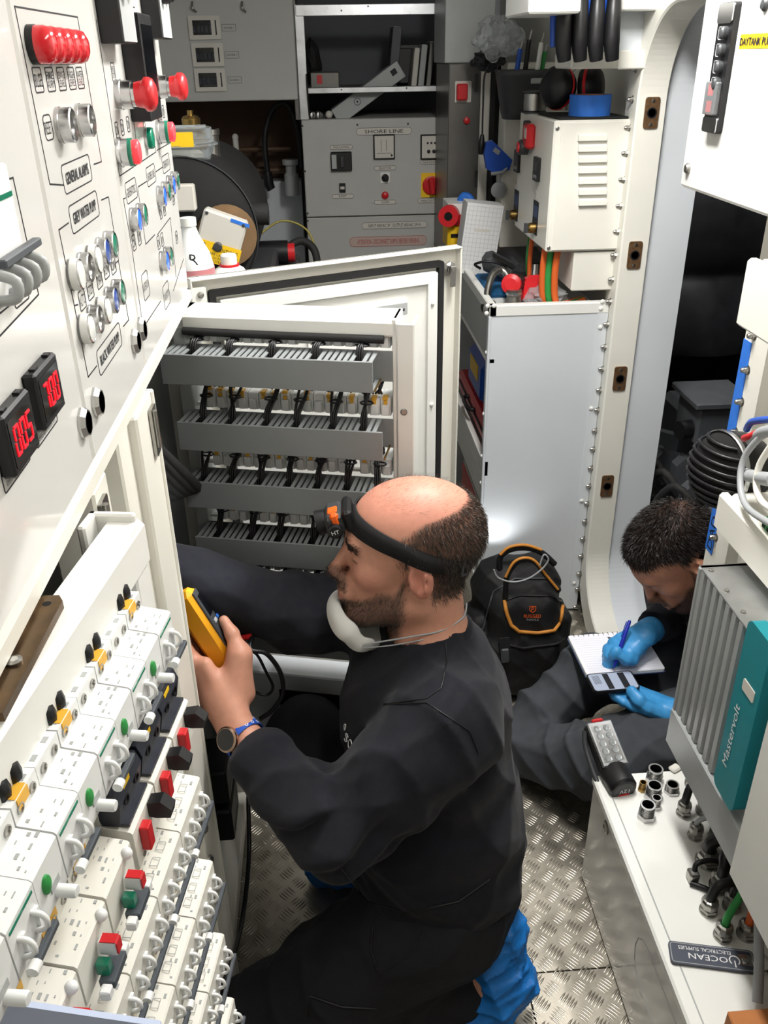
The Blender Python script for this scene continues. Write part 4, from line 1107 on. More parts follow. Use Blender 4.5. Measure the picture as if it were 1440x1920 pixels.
b = B(); b.bb((1.10 + EO, 1.80, .05), (1.75 + EO, 2.6, .50), .03); b.bb((1.18 + EO, 1.86, .50), (1.65 + EO, 2.55, .66), .02); b.build('block', M_engine, en, world=True)
for k in range(5):
    b = B(); b.prism([(0, 0), (.13, .04), (.13, .10), (.03, .13), (0, .10)], -.02, .02, basis((1.07 + EO - .02 * (k % 2), 1.85 + k * .13, .44 + .02 * (k % 3)), (1, 0, 0), (0, 0, 1), (0, 1, 0))); b.build('bracket', M_engine, en, world=True)
b = B(); b.bb((1.10 + EO, 2.06, .66), (1.24 + EO, 2.22, .78), .008); o = b.build('terminal_housing', M_engine, en, world=True)
b = B(); b.cyl((1.10 + EO, 2.10, .70), (1.06 + EO, 2.09, .70), .028); b.build('gland', M_black, en, world=True)
b = B(); b.bb((1.08 + EO, 2.04, .78), (1.26 + EO, 2.24, .80), .004); b.build('housing_lid', M_engine, en, world=True)
b = B(); b.lathe([(.08, 0), (.08, .03), (.05, .03), (.05, .06)], face_nx((1.10 + EO, 2.0, .36)), 24); b.build('pulley', M_engine, en, world=True)
b = B(); b.lathe([(.045, 0), (.045, .05), (.03, .06)], face_nx((1.10 + EO, 2.28, .52)), 18); b.build('pump', M_engine, en, world=True)
for k in range(4):
    b = B(); b.tube([(1.10 + EO, 1.80 + k * .09, .52 - k * .03), (1.02 + EO, 1.86 + k * .1, .58), (1.0 + EO, 1.95 + k * .1, .46), (1.10 + EO, 2.05 + k * .09, .40)], .012, 8, 5); b.build('hose', M_rubber, en, world=True)

en.location = en.location + Vector((-.03, .22, -.10)) + Vector((0, 0, .02))
for c_ in [en]: MW[en.name] = Matrix.Translation(en.location)
b = B(); b.bb((1.0, 2.0, 0.0), (1.8, 2.84, .012)); b.build('bed_plate', M_dgrey, en, world=True)
# ================================================================== RIGHT, FAR: shelf unit
SX0, SX1, SY0, SY1, ST = .442, .774, 2.302, 3.18, 1.015
sh = thing('shelf_unit', 'cool white metal shelf unit with open bays, its plain end towards the aisle', 'shelf', ((SX0 + SX1) / 2, (SY0 + SY1) / 2, 0))
b = B(); b.bb((SX0 + .004, SY0, .005), (SX1, SY0 + .006, ST - .03)); b.build('end_panel', M_coolw, sh, world=True)
b = B(); b.bb((SX0, SY0 - .003, ST - .032), (SX1, SY0 + .022, ST), .003); b.bb((SX0, SY0 - .003, ST - .032), (SX0 + .022, SY1, ST), .003); b.build('top_rim', M_white, sh, world=True)
b = B(); b.bb((SX0 - .001, SY0 - .004, .005), (SX0 + .007, SY0 + .02, ST - .03), .002); b.build('corner_angle', M_coolw, sh, world=True)
b = B(); b.bb((SX1 - .03, SY0 - .002, .005), (SX1, SY0 + .004, ST - .03), .001); b.build('edge_strip', M_coolw, sh, world=True)
b = B(); b.bb((SX0 + .02, SY0 + .01, ST - .05), (SX1, SY1, ST - .04)); b.build('top_tray', M_white, sh, world=True)
b = B(); b.bb((SX0, SY0, ST - .15), (SX0 + .006, SY1, ST - .03)); b.build('top_fascia', M_grey, sh, world=True)
b = B(); b.bb((SX0, SY0, ST - .165), (SX0 + .022, SY1, ST - .15), .002); b.build('rail', M_white, sh, world=True)
for z in (.50, .06):
    b = B(); b.bb((SX0 + .006, SY0 + .006, z - .01), (SX1, SY1, z)); b.build('shelf_board', M_white, sh, world=True)
    b = B(); b.bb((SX0, SY0, z), (SX0 + .018, SY1, z + .05), .002); b.bb((SX0, SY0, z - .09), (SX0 + .008, SY1, z)); b.build('shelf_lip', M_white, sh, world=True)
b = B(); b.bb((SX1 - .006, SY0 + .006, .005), (SX1, SY1, ST - .1)); b.build('back_panel', M_coolw, sh, world=True)
b = B(); b.bb((SX0, SY1 - .02, .005), (SX1, SY1, ST)); b.build('end_panel', M_coolw, sh, world=True)
for (px, py) in ((914, 573), (926, 573), (912, 587), (1129, 565), (1126, 578), (1125, 613), (1108, 765), (1090, 938), (1076, 1092)):
    p = atY(px, py, SY0); b = B(); b.lathe([(.0065, 0), (.006, .002), (.003, .0036), (.0003, .004)], face_ny((p.x, SY0 - .003, p.z)), 12, split=70); b.build('rivet', M_white, sh, world=True)
for (px, py) in ((906, 650), (906, 773), (900, 845), (898, 895), (897, 945), (895, 1098)):
    p = atX(px, py, SX0); b = B(); b.lathe([(.006, 0), (.0055, .002), (.003, .0034), (.0003, .0038)], face_nx((SX0 - .001, SY0 + .012, p.z)), 12, split=70); b.build('rivet', M_white, sh, world=True)
# contents of the bays
def solid(name, label, cat, lo, hi, m, bev=.004, rot=0., parts=None):
    c = ((lo[0] + hi[0]) / 2, (lo[1] + hi[1]) / 2, lo[2]); t = thing(name, label, cat, M=Matrix.Translation(c) @ Matrix.Rotation(rot, 4, 'Z'))
    s = [hi[i] - lo[i] for i in range(3)]
    b = B(); b.box((0, 0, s[2] / 2), s, bev); b.build('body', m, t)
    return t, s
t, s = solid('tool_case', 'long red tool case lying in the upper bay of the shelf unit', 'case', (.465, 2.36, .5505), (.60, 2.95, .62), M_red, .01)
b = B(); b.box((-s[0] / 2 - .002, 0, s[2] * .55), (.006, s[1] * .9, .006), .001); b.build('lid_seam', M_black, t)
b = B(); b.tube([(-s[0] / 2, -.06, .05), (-s[0] / 2 - .02, -.05, .05), (-s[0] / 2 - .02, .05, .05), (-s[0] / 2, .06, .05)], .007, 8, 3); b.build('handle', M_black, t)
t = thing('sealant_tube', 'clear sealant tube with an orange cap resting on the red tool case', 'tube', M=align((.50, 2.45, .655), (.05, .9, .05)))
b = B(); b.lathe([(.026, 0), (.026, .18), (.02, .19)], None, 18); b.build('barrel', M_clear, t)
b = B(); b.lathe([(.0275, -.02), (.0275, .004)], None, 18); b.build('cap', M_orange, t)
t, s = solid('parts_bag', 'blue bag with yellow print above the red tool case', 'bag', (.47, 2.52, .6225), (.63, 2.80, .78), M_blue, .03)
b = B(); b.box((-s[0] / 2 - .001, 0, .10), (.003, .14, .05), .0); b.build('yellow_print', M_yellow, t)
t, s = solid('storage_crate', 'red crate with a pale lid in the lower bay of the shelf unit', 'crate', (.47, 2.50, .112), (.68, 2.85, .30), M_red, .008)
b = B(); b.box((0, 0, s[2] + .004), (s[0] * .96, s[1] * .96, .01), .002); b.build('lid', M_card, t)
b = B(); b.box((-s[0] / 2 - .004, 0, .05), (.01, .12, .05), .004); b.build('latch', M_red, t)
t, s = solid('carton', 'grey printed carton standing by the red crate', 'box', (.475, 2.33, .112), (.70, 2.485, .43), mat('grey_print', '#77757a', .7, var=.4, vscale=60), .002)
b = B(); b.box((-s[0] / 2 - .0008, 0, .12), (.001, .05, .09)); b.build('label', M_red_ink, t)
t, s = solid('notice_card', 'black and yellow card lying on the grey carton', 'card', (.475, 2.36, .432), (.62, 2.48, .438), M_black, .0)
b = B(); b.box((-.03, .0, .0065), (.05, .09, .001)); b.build('yellow_patch', M_yellow, t)
# ---- louvred control box on the wall
CXL, CY0, CY1, CZ0, CZ1 = .585, 2.30, 2.70, 1.152, 1.470
cb = thing('louvred_control_box', 'cream control box with louvres, red switch and two displays, above the shelf unit', 'control box', (.69, 2.5, CZ0))
b = B(); b.bb((CXL, CY0, CZ0), (.797, CY1, CZ1), .004); b.build('enclosure', M_cream, cb, world=True)
b = B(); b.bb((CXL + .016, CY0 - .004, CZ0 + .004), (.790, CY0, CZ1 - .004), .002); b.build('front_cover', M_cream, cb, world=True)
for k in range(7):
    p = atY(1110, 258 + k * 20.2, CY0 - .004)
    b = B(); b.prism([(0, 0), (.010, .0005), (.009, .012), (.001, .0165)], -.036, .036, basis((p.x, CY0 - .0035, p.z - .007), (0, -1, 0), (0, 0, 1), (1, 0, 0)))
    b.build('louvre', M_cream, cb, world=True)
for (px, py) in ((1032, 241), (1019, 465)):
    p = atY(px, py, CY0); b = B(); b.lathe([(.005, 0), (.005, .002), (.003, .003)], face_ny((CXL + .008, CY0, p.z)), 12); b.build('screw', M_steel, cb, world=True)
def cbl(px, py): return atX(px, py, CXL)
for (p1, sz) in (((972, 302), (.060, .062)), ((1009, 317), (.060, .062))):
    p = cbl(*p1); M = face_nx(p)
    b = B(); b.plate(.058, .060, .004, 0, .008, (0, 0), M); o = b.build('display', M_black, cb, world=True)
    b = B(); b.box((.0, .008, .0082), (.03, .022, .0008), 0, M); b.build('screen', M_dgrey, o, world=True)
    b = B(); b.text('JUMPER', .009, M, (0, -.018), .0088, wid=.044); b.build('lettering', M_white_ink, o, world=True)
for p1 in ((968, 385), (1004, 408)):
    p = cbl(*p1); M = face_nx(p)
    b = B(); b.frame(.060, .088, .003, .003, 0, .0012, (0, 0), M); b.plate(.056, .084, .002, 0, .0006, (0, 0), M); o = b.build('selector_plate', M_ink, cb, world=True)
    b = B()
    for i in range(3): b.box(((i - 1) * .017, .016, .0012), (.014, .030, .001), 0, M)
    tag(b.build('blue_print', M_navy, o, world=True), kind='stuff')
    b = B(); b.lathe([(.014, 0), (.014, .016), (.011, .02)], M @ Matrix.Translation((.006, -.026, .001)), 16); b.build('knob', M_brass, o, world=True)
    b = B(); b.box((.006, -.026, .026), (.008, .026, .012), .001, M); b.build('grip', M_dgrey, o, world=True)
for (px, py) in ((968, 352), (1004, 366)):
    M = face_nx(cbl(px, py)); b = B(); b.box((0, 0, .0003), (.030, .018, .0004), 0, M); b.build('print_plate', M_card, cb, world=True)
# red battery isolator
p = cbl(1000, 255); M = face_nx(p)
b = B(); b.box((0, 0, .012), (.055, .062, .024), .006, M); o = b.build('isolator', M_red, cb, world=True)
b = B(); b.box((.008, .008, .0245), (.024, .026, .001), 0, M); b.build('label', M_card, o, world=True)
b = B(); b.lathe([(.020, .0), (.020, .022), (.016, .026)], M @ Matrix.Translation((-.026, -.030, .008)), 20); b.build('knob', M_dgrey, o, world=True)
b = B(); b.lathe([(.0145, .026), (.013, .030), (.0003, .031)], M @ Matrix.Translation((-.026, -.030, .008)), 18); b.build('red_cap', M_red, o, world=True)
b = B(); b.box((-.034, .012, .012), (.012, .05, .02), .003, M); b.build('bracket', M_dgrey, o, world=True)
# cream trunking under it
q0, q1 = atY(1088, 545, 2.31), atY(1165, 472, 2.31)
b = B(); b.bb((.665, 2.306, q0.z), (.797, 2.60, CZ0 - .004), .003); tag(b.build('trunking_box', M_cream), 'plain cream trunking box below the louvred control box', 'trunking')
# orange and green cables
for k, (m, x, y, lab) in enumerate(((M_cpvc, .628, 2.335, 'orange cable bending under the trunking box'), (M_cgrn, .612, 2.345, 'green cable between two orange cables'), (M_cpvc, .598, 2.35, 'orange cable dropping beside the green one'), (M_cpvc, .600, 2.52, 'thin orange cable further back under the control box'), (M_cgrn, .604, 2.56, 'thin green cable further back under the control box'))):
    zb = ST - .038
    pts = [(x, y, CZ0 + .002), (x - .004, y - .002, CZ0 - .06), (x, y - .004, zb + .05), (x + .015, y, zb + .016), (x + .04, y + .006, zb + .014), (.72, y + .02, zb + .03)] if k < 3 else [(x, y, CZ0 + .002), (x - .003, y, CZ0 - .08), (x + .01, y + .01, zb + .02), (x + .06, y + .01, zb + .014)]
    b = B(); b.tube(pts, .0095 if k < 3 else .007, 9, 6); tag(b.build('cable', m), lab, 'cable')
# ---- things on top of the control box
p = atY(1108, 222, 2.345); p = Vector((.680, 2.37, CZ1))
b = B(); b.bb((.60, 2.31, CZ1), (.775, 2.55, CZ1 + .006), .002); tag(b.build('rubber_mat', M_rubber), 'thin black plate on top of the louvred control box', 'plate')
t = thing('tape_roll', 'roll of bright blue masking tape on the control box', 'tape roll', (.690, 2.368, CZ1 + .0062))
b = B(); b.lathe([(.052, 0), (.052, .048)], None, 36, cap=False); b.lathe([(.052, .048), (.040, .048)], None, 36, cap=False); b.lathe([(.040, 0), (.052, 0)], None, 36, cap=False); b.build('tape', M_tape, t)
b = B(); b.lathe([(.040, .048), (.037, .048), (.037, 0), (.040, 0)], None, 30, cap=False); b.build('core', M_box, t)
t = thing('ear_defenders', 'black ear defenders with a red ring behind the blue tape roll', 'ear defenders', (.665, 2.465, CZ1 + .0062))
for s, xx in ((-1, -.035), (1, .05)):
    b = B(); M = align((xx, 0, .062), (s * .8, -.55, .1)); b.lathe([(.045, -.02), (.052, .0), (.050, .016), (.036, .028), (.0004, .032)], M, 24, split=60); b.build('ear_cup', M_black, t)
    b = B(); b.lathe([(.0525, -.004), (.0545, .0), (.0525, .004)], M, 26, cap=False); b.build('red_ring', M_red, t)
b = B(); b.tube([(-.05, .02, .07), (-.03, .03, .11), (.01, .03, .125), (.05, .03, .11), (.065, .02, .07)], .007, 8, 5); b.build('headband', M_black, t)
t = thing('solder_reel', 'small dark reel of wire on the control box edge', 'reel', (.606, 2.62, CZ1))
b = B(); b.lathe([(.034, 0), (.034, .004), (.026, .006), (.026, .050), (.034, .052), (.034, .056)], None, 24); b.build('spool', M_dgrey, t)
b = B(); b.lathe([(.030, .007), (.031, .028), (.030, .049)], None, 24, cap=False); b.build('wire', M_steel, t)
b = B(); b.tube([(.03, 0, .05), (.06, -.03, .052), (.09, -.04, .10), (.11, -.05, .12)], .0012, 5, 5); b.build('loose_end', M_chrome, t)
# ---- clamps hanging above
ck = thing('clamp_rail', 'white ledge and rail over the control box that carries the clamps', 'rail', (.68, 2.26, 1.59))
a0, a1 = atY(1070, 130, 2.26), atY(1207, 97, 2.26)
b = B(); b.bb((a0.x, 2.26, a0.z), (.797, 2.42, a1.z), .004); b.build('ledge', M_cream, ck, world=True)
b = B(); b.bb((a0.x + .11, 2.245, a0.z - .002), (.797, 2.26, a1.z + .004), .003); b.build('ledge_cap', M_cream, ck, world=True)
b = B(); b.bb((.70, 2.28, a1.z), (.797, 2.40, 1.75), .003); b.build('upstand', M_coolw, ck, world=True)
b = B(); b.bb((.50, 2.20, 1.700), (.797, 2.26, 1.80), .003); b.build('rail_plate', M_white, ck, world=True)
for k in range(4):
    px = 1052 + k * 30
    p = atY(px, 55, 2.19)
    t = thing('spring_clamp', 'black and blue spring clamp hanging from the white rail', 'clamp', M=Matrix.Translation((p.x, 2.172, 1.62)), group='spring clamps on the rail')
    b = B(); b.tube([(.0, .0, .125), (-.003, -.012, .075), (-.002, -.016, .02), (.005, -.012, -.018)], [.013, .018, .0185, .015], 10, 5); b.build('handle', M_black, t)
    b = B(); b.tube([(-.016, .018, .125), (-.018, .014, .07), (-.016, .010, .01)], [.009, .010, .009], 9, 4); b.build('handle', M_blue, t)
    b = B(); b.box((-.006, .006, .135), (.026, .030, .05), .004); b.build('jaw', M_blue, t)
    b = B(); b.box((-.0148, -.016, .055), (.0015, .006, .05)); b.build('orange_stripe', M_orange, t)
    b = B(); b.cyl((-.02, .004, .115), (.012, .004, .115), .005); b.build('pivot', M_steel, t)
# white plate and lamp at the ceiling end
b = B(); c0, c1 = atY(955, 33, 2.25), atY(1040, -60, 2.25); b.bb((c0.x, 2.05, c0.z), (.56, 2.30, 1.95), .004); tag(b.build('cable_tray_cover', M_white), 'white sheet cover hanging beside the clamp rail', 'cover')
# ---- basket on the wall
t = thing('hanging_basket', 'dark grey plastic basket hung behind the control box, full of tools', 'basket', (.63, 2.88, 1.44))
def ell(a, w, d): return (w * math.copysign(abs(math.cos(a)) ** .6, math.cos(a)), d * math.copysign(abs(math.sin(a)) ** .6, math.sin(a)))
N = 28; b = B(); rows = [(0, .060, .05), (.02, .066, .055), (.12, .084, .068), (.135, .088, .072), (.135, .080, .064), (.02, .058, .048)]
vs = [];
for z, w_, d_ in rows:
    for k in range(N): x, y = ell(2 * PI * k / N, w_, d_); vs.append((x, y, z))
fs = [(i * N + k, i * N + (k + 1) % N, (i + 1) * N + (k + 1) % N, (i + 1) * N + k) for i in range(len(rows) - 1) for k in range(N)]
fs.append(tuple(range(N))[::-1]); fs.append(tuple(range(5 * N, 6 * N))); b.add(vs, fs, None, True); b.build('tub', M_dgrey, t)
b = B(); b.box((.03, -.068, .105), (.05, .006, .016), .004); b.build('handle_slot', M_grey, t)
for k, (x, y, h, m, lab) in enumerate(((-.03, 0, .10, M_blue, 'blue handled tool standing in the basket'), (.0, .02, .13, M_black, 'black handled tool standing in the basket'), (.03, -.01, .12, M_white, 'white capped marker standing in the basket'), (.05, .02, .09, M_cgrn, 'green handled tool standing in the basket'))):
    q = thing('hand_tool', lab, 'tool', (.63 + x, 2.88 + y, 1.47))
    b = B(); b.tube([(0, 0, 0), (.004, 0, .08), (.012, -.004, .08 + h * .8)], [.006, .008, .007], 8, 3); b.build('grip', m, q)
    b = B(); b.cyl((.012, -.004, .08 + h * .78), (.018, -.004, .08 + h), .003); b.build('tip', M_steel, q)
def crumple(name, label, c, r, m, seed, cat='bag', amp=.35):
    b = B(); b.sphere((0, 0, 0), 1, 22, 14)
    vs = []
    for q in b.v:
        v = Vector(q); n = mnoise.noise(v * 2.3 + Vector((seed, 0, 0))) + .5 * mnoise.noise(v * 5 + Vector((0, seed, 0)))
        v = v * (1 + amp * n); vs.append((c[0] + v.x * r[0], c[1] + v.y * r[1], c[2] + v.z * r[2]))
    b.v = vs; b.sm = [False] * len(b.f)
    return tag(b.build(name, m), label, cat)
crumple('plastic_bag', 'clear crumpled plastic bag of parts above the basket', (.56, 2.95, 1.66), (.075, .06, .055), M_bag, 3)
crumple('plastic_bag', 'dark crumpled bag tucked behind the basket', (.545, 3.03, 1.60), (.05, .05, .03), M_quilt, 9)
# ---- stainless cupboard behind
sc_ = thing('steel_cupboard', 'dim stainless cupboard with a red isolator switch in the far corner', 'cupboard', (.52, 3.35, .95))
s0, s1 = atY(838, 352, 3.2), atY(905, 118, 3.2)
M_dull = mat('dull_stainless', '#6c6a66', .35, .6, var=.08, vscale=6)
b = B(); b.bb((s0.x, 3.2, .95), (.60, 3.538, s1.z), .003); b.build('carcase', M_dull, sc_, world=True)
b = B(); b.bb((.552, 3.188, 1.03), (.585, 3.2, s1.z), .003); b.build('frame_post', M_cream, sc_, world=True)
b = B(); b.bb((.585, 3.10, 1.03), (.60, 3.19, s1.z + .002)); b.build('door_edge', M_gap, sc_, world=True)
b = B(); b.bb((.60, 3.0, 1.03), (.797, 3.199, s1.z), .003); b.build('side_panel', M_cream, sc_, world=True)
p = atY(868, 172, 3.2); M = face_ny((p.x, 3.2, p.z)); b = B(); b.plate(.055, .065, .004, 0, .006, (0, 0), M); o = b.build('isolator_plate', M_card, sc_, world=True)
b = B(); b.box((-.006, 0, .018), (.036, .050, .028), .004, M); b.build('isolator_handle', M_red, o, world=True)
p = atY(875, 226, 3.2); M = face_ny((p.x, 3.2, p.z)); b = B(); b.lathe([(.012, 0), (.010, .01), (.0003, .012)], M, 14); b.build('red_lamp', M_red, sc_, world=True)
for py in (155, 335):
    p = atY(893, py, 3.2); b = B(); b.plate(.012, .055, .003, 0, .008, (0, 0), face_ny((p.x, 3.2, p.z))); b.build('hinge', M_dgrey, sc_, world=True)
t, s = solid('respirator_carton', 'pale grey carton with red lettering on top of the stainless cupboard', 'box', (s0.x - .01, 3.24, s1.z + .001), (.60, 3.535, s1.z + .26), M_grey, .002)
b = B(); b.text('3M', .025, face_ny((.03, -s[1] / 2 - .0005, .205)), (0, 0), .0006); tag(b.build('lettering', M_red_ink, t), 'red lettering')
# blue pouch, hanging cable and tag disc
t = thing('blue_pouch', 'blue pouch with grey piping hanging on the cream side panel', 'pouch', (.615, 2.985, 1.24))
p = atY(932, 300, 2.98)
b = B(); b.prism([(-.045, .02), (-.04, .055), (-.02, .06), (.048, .0), (.04, -.03), (.0, -.045), (-.035, -.025)], -.012, .012, basis((p.x, 2.98, p.z), (1, 0, 0), (0, 0, 1), (0, -1, 0))); b.build('pouch', M_blue, t, world=True)
b = B(); b.box((0, 0, 0), (.022, .002, .014), 0, Matrix.Translation((p.x - .005, 2.967, p.z + .028)) @ Matrix.Rotation(.6, 4, 'Y')); b.build('badge', M_cgry, t, world=True)
b = B(); b.tube([(p.x + .04, 2.98, p.z - .01), (p.x + .02, 2.968, p.z - .035), (p.x - .02, 2.968, p.z - .04)], .006, 7, 3); b.build('piping', M_cgry, t, world=True)
p = atY(936, 357, 2.98); b = B(); b.lathe([(.026, 0), (.026, .004), (.022, .006), (.0003, .006)], face_ny((p.x, 2.99, p.z)), 24); b.tube([(p.x, 2.985, p.z + .026), (p.x + .006, 2.985, p.z + .05), (p.x + .012, 2.985, p.z + .068)], .003, 6, 3); tag(b.build('tag_disc', M_cgry), 'round grey tag disc hanging below the blue pouch', 'tag')
p = atY(908, 120, 2.985); b = B(); b.tube([(p.x + .03, 2.985, p.z + .01), (p.x + .002, 2.98, p.z - .03), (p.x, 2.98, p.z - .12), (p.x + .001, 2.98, p.z - .20)], .003, 6, 5); b.tube([(p.x + .001, 2.98, p.z - .20), (p.x - .001, 2.98, p.z - .23), (p.x - .003, 2.98, p.z - .26)], [.005, .012, .008], 7, 3); tag(b.build('hanging_lead', M_cable), 'thin black lead with a plug hanging down the cream side panel', 'cable')
# ---- items on the shelf unit
TZ = ST - .040
def onshelf(px, py, Y): p = atY(px, py, Y); return p
t = thing('white_carton', 'tall white chequered carton leaning on the shelf unit', 'box', M=Matrix.Translation((.480, 2.80, ST - .012)) @ Matrix.Rotation(math.radians(7), 4, 'Y'))
b = B(); b.box((0, 0, .10), (.115, .09, .215), .001); b.build('body', mat('chequered_white', '#dcdcdc', .6), t)
b = B()
for k in range(9): b.box((-.05 + k * .0125, -.0452, .10), (.0006, .0004, .20))
for k in range(15): b.box((0, -.0452, .01 + k * .0135), (.11, .0004, .0006))
tag(b.build('grid_print', M_grey, t), kind='stuff')
b = B(); b.box((.0, -.0455, .13), (.05, .0006, .008)); b.build('label', M_card, t)
t = thing('glove_box', 'white and red glove box with a blue glove poking out, behind the carton', 'box', (.470, 3.05, 1.11))
b = B(); b.box((0, 0, .035), (.10, .14, .07), .001); b.build('carton', M_white, t)
b = B(); b.box((.0, -.0705, .018), (.10, .001, .036)); b.build('red_print', M_red, t)
b = B(); b.tube([(.0, .0, .068), (.01, -.01, .085), (.03, -.02, .082), (.045, -.03, .06)], [.012, .014, .011, .006], 7, 3); b.build('glove', M_tape, t)
t, s = solid('yellow_case', 'yellow case under the glove box', 'case', (.42, 2.98, 1.028), (.53, 3.12, 1.108), M_yellow, .01)
b = B(); b.box((0, -s[1] / 2 - .002, .05), (.09, .005, .012), .001); b.build('clasp', M_black, t)
t, s = solid('red_pouch', 'dark red case lying at the edge of the shelf unit', 'case', (.45, 2.90, 1.016), (.55, 2.97, 1.065), M_red, .012)
b = B(); b.box((0, -s[1] / 2 - .001, .02), (.10, .003, .004)); b.build('zip', M_black, t)
t = thing('red_spool', 'red tape spool leaning on the glove box', 'spool', M=align((.425, 2.98, 1.145), (-.3, -1, 0)))
b = B(); b.lathe([(.034, 0), (.034, .03)], None, 20); b.build('reel', M_red, t); b = B(); b.lathe([(.014, .031), (.0003, .0315)], None, 14); b.build('hub', M_gap, t)
t = thing('grey_device', 'dark grey handheld radio charger tilted on the shelf unit', 'device', M=Matrix.Translation((.520, 2.60, 1.055)) @ Matrix.Rotation(.5, 4, 'Y') @ Matrix.Rotation(.3, 4, 'X'))
b = B(); b.box((0, 0, 0), (.10, .07, .05), .014); b.build('shell', M_dgrey, t)
b = B(); b.box((.0, -.012, .0255), (.07, .03, .002), .0); b.build('window', M_glassdk, t)
b = B(); b.tube([(-.05, -.03, -.02), (-.075, -.045, -.01), (-.05, -.055, .02), (.0, -.05, .03), (.03, -.04, .0)], .004, 7, 5); b.build('lead', M_cable, t)
t = thing('cordless_drill', 'red and black cordless drill lying in the shelf tray', 'drill', M=Matrix.Translation((.530, 2.43, TZ + .035)) @ Matrix.Rotation(.25, 4, 'Z'))
b = B(); b.tube([(.03, .02, .02), (0, -.02, .035), (-.03, -.055, .045)], [.026, .029, .027], 12, 3); b.build('motor_body', M_black, t)
b = B(); b.lathe([(.028, 0), (.027, .012), (.016, .016)], align((-.03, -.055, .045), (-.5, -.7, .15)), 18); b.build('red_collar', M_red, t)
b = B(); b.prism([(-.04, -.035), (.04, -.035), (.03, .01), (.018, .03), (-.012, .03), (-.03, .012)], -.02, .02, basis((.045, -.03, .025), (1, 0, 0), (0, .35, .93), (0, -.93, .35))); b.build('red_housing', M_red, t)
b = B(); b.box((.045, -.052, .012), (.035, .004, .012), .001); b.build('display', M_black, t)
b = B(); b.cyl((.055, -.025, .05), (.058, -.02, .085), .011, .008); b.build('chuck', M_chrome, t)
t = thing('shackle', 'large steel bow shackle lying in the shelf tray', 'shackle', M=Matrix.Translation((.487, 2.44, TZ + .042)))
b = B(); b.tube([(-.03, -.04, -.03), (-.028, -.01, .0), (-.008, .03, .04), (.022, .05, .05), (.04, .03, .03), (.035, .0, .0)], [.010, .010, .011, .011, .010, .010], 10, 5); b.build('bow', M_steel, t)
b = B(); b.cyl((-.045, -.05, -.034), (-.012, -.035, -.028), .014); b.build('pin', M_steel, t)
t = thing('hose_coupling', 'steel hose coupling standing in the shelf tray corner', 'coupling', (.520, 2.358, TZ + .0005))
b = B(); b.lathe([(.034, 0), (.036, .01), (.036, .02), (.022, .03), (.019, .05), (.021, .052), (.021, .066), (.017, .068)], None, 22); b.build('body', M_steel, t)
b = B(); b.lathe([(.0225, .054), (.0225, .064)], None, 10, smooth=False, cap=False); b.build('nut', M_chrome, t)
crumple('plastic_bag', 'clear plastic bag of fittings beside the coupling in the tray', (.615, 2.385, TZ + .034), (.062, .05, .034), M_bag, 5)
for k, (x, y) in enumerate(((.61, 2.38), (.64, 2.40), (.66, 2.37))):
    b = B(); b.box((x, y, TZ + .03), (.022, .014, .010), .003, Matrix()); tag(b.build('bagged_clip', [M_dgrey, M_card, M_steel][k]), ['dark grey clip inside the clear plastic bag', 'cream clip inside the clear plastic bag', 'steel clip inside the clear plastic bag'][k], 'clip')
b = B(); b.bb((.468, 2.53, TZ), (.56, 2.72, TZ + .035), .01); tag(b.build('blue_towel', mat('blue_cloth', '#1d5c8c', .9, var=.3, vscale=60, bump=.6, bscale=200)), 'folded blue cloth at the back of the shelf tray', 'cloth')
b = B(); b.bb((.56, 2.56, TZ), (.70, 2.85, TZ + .09), .02); tag(b.build('black_tool_bag', M_quilt), 'black soft bag behind the cordless drill', 'bag')

# ================================================================== BACK
SHY = 3.55
a, c = atY(565, 225, SHY), atY(838, 222, SHY)
X0, X1, Z1_ = a.x, c.x + .01, a.z
M_back = mat('dim_grey_panel', '#b9b9b5', .4, var=.03, vscale=6)
sp = thing('shore_line_panel', 'grey switch panel lettered SHORE LINE on the far wall', 'control panel', ((X0 + X1) / 2, SHY + .2, 0))
zj = atY(700, 405, SHY).z
b = B(); b.bb((X0, SHY, zj + .002), (X1, 4.2, Z1_), .003); b.build('upper_door', M_back, sp, world=True)
b = B(); b.bb((X0, SHY, .01), (X1, 4.2, zj - .002), .003); b.build('lower_door', M_back, sp, world=True)
def spl(px, py): p = atY(px, py, SHY); return face_ny((p.x, SHY, p.z))
def plate_text(px, py, w, h, txt, m=None, fm=None):
    M = spl(px, py); b = B(); b.plate(w, h, h * .4, 0, .001, (0, 0), M); o = b.build('nameplate', fm or M_card, sp, world=True)
    b = B(); b.frame(w, h, .0012, h * .4, .001, .0014, (0, 0), M); b.text(txt, h * .5, M, (0, 0), .0014, wid=w * min(.8, .07 * len(txt))); b.build('lettering', m or M_ink, o, world=True)
plate_text(720, 246, .21, .026, 'SHORE LINE')
plate_text(640, 276, .085, .016, 'INSULATING'); plate_text(722, 315, .085, .016, 'SELECTOR'); plate_text(807, 304, .075, .016, 'PHASE SEQUENCE'); plate_text(643, 368, .085, .016, 'RESET'); plate_text(722, 379, .085, .016, 'ALARM'); plate_text(806, 376, .095, .018, 'MAIN SWITCH')
plate_text(740, 422, .26, .026, 'INPUT 400VAC 3P   OUTPUT 400VAC 3P+N'); plate_text(728, 452, .31, .038, 'ATTENTION - DISCONNECT SUPPLY BEFORE OPENING', M_red_ink, mat('pinkish_plate', '#bfa9a0', .5))
M = spl(640, 302); b = B(); b.box((0, 0, .01), (.080, .068, .02), .003, M); o = b.build('moulded_switch', M_black, sp, world=True)
b = B(); b.box((.002, .0, .024), (.014, .04, .012), .002, M); b.build('lever', M_dgrey, o, world=True)
b = B(); b.box((-.028, 0, .0205), (.018, .05, .001), 0, M); b.build('label', M_grey, o, world=True)
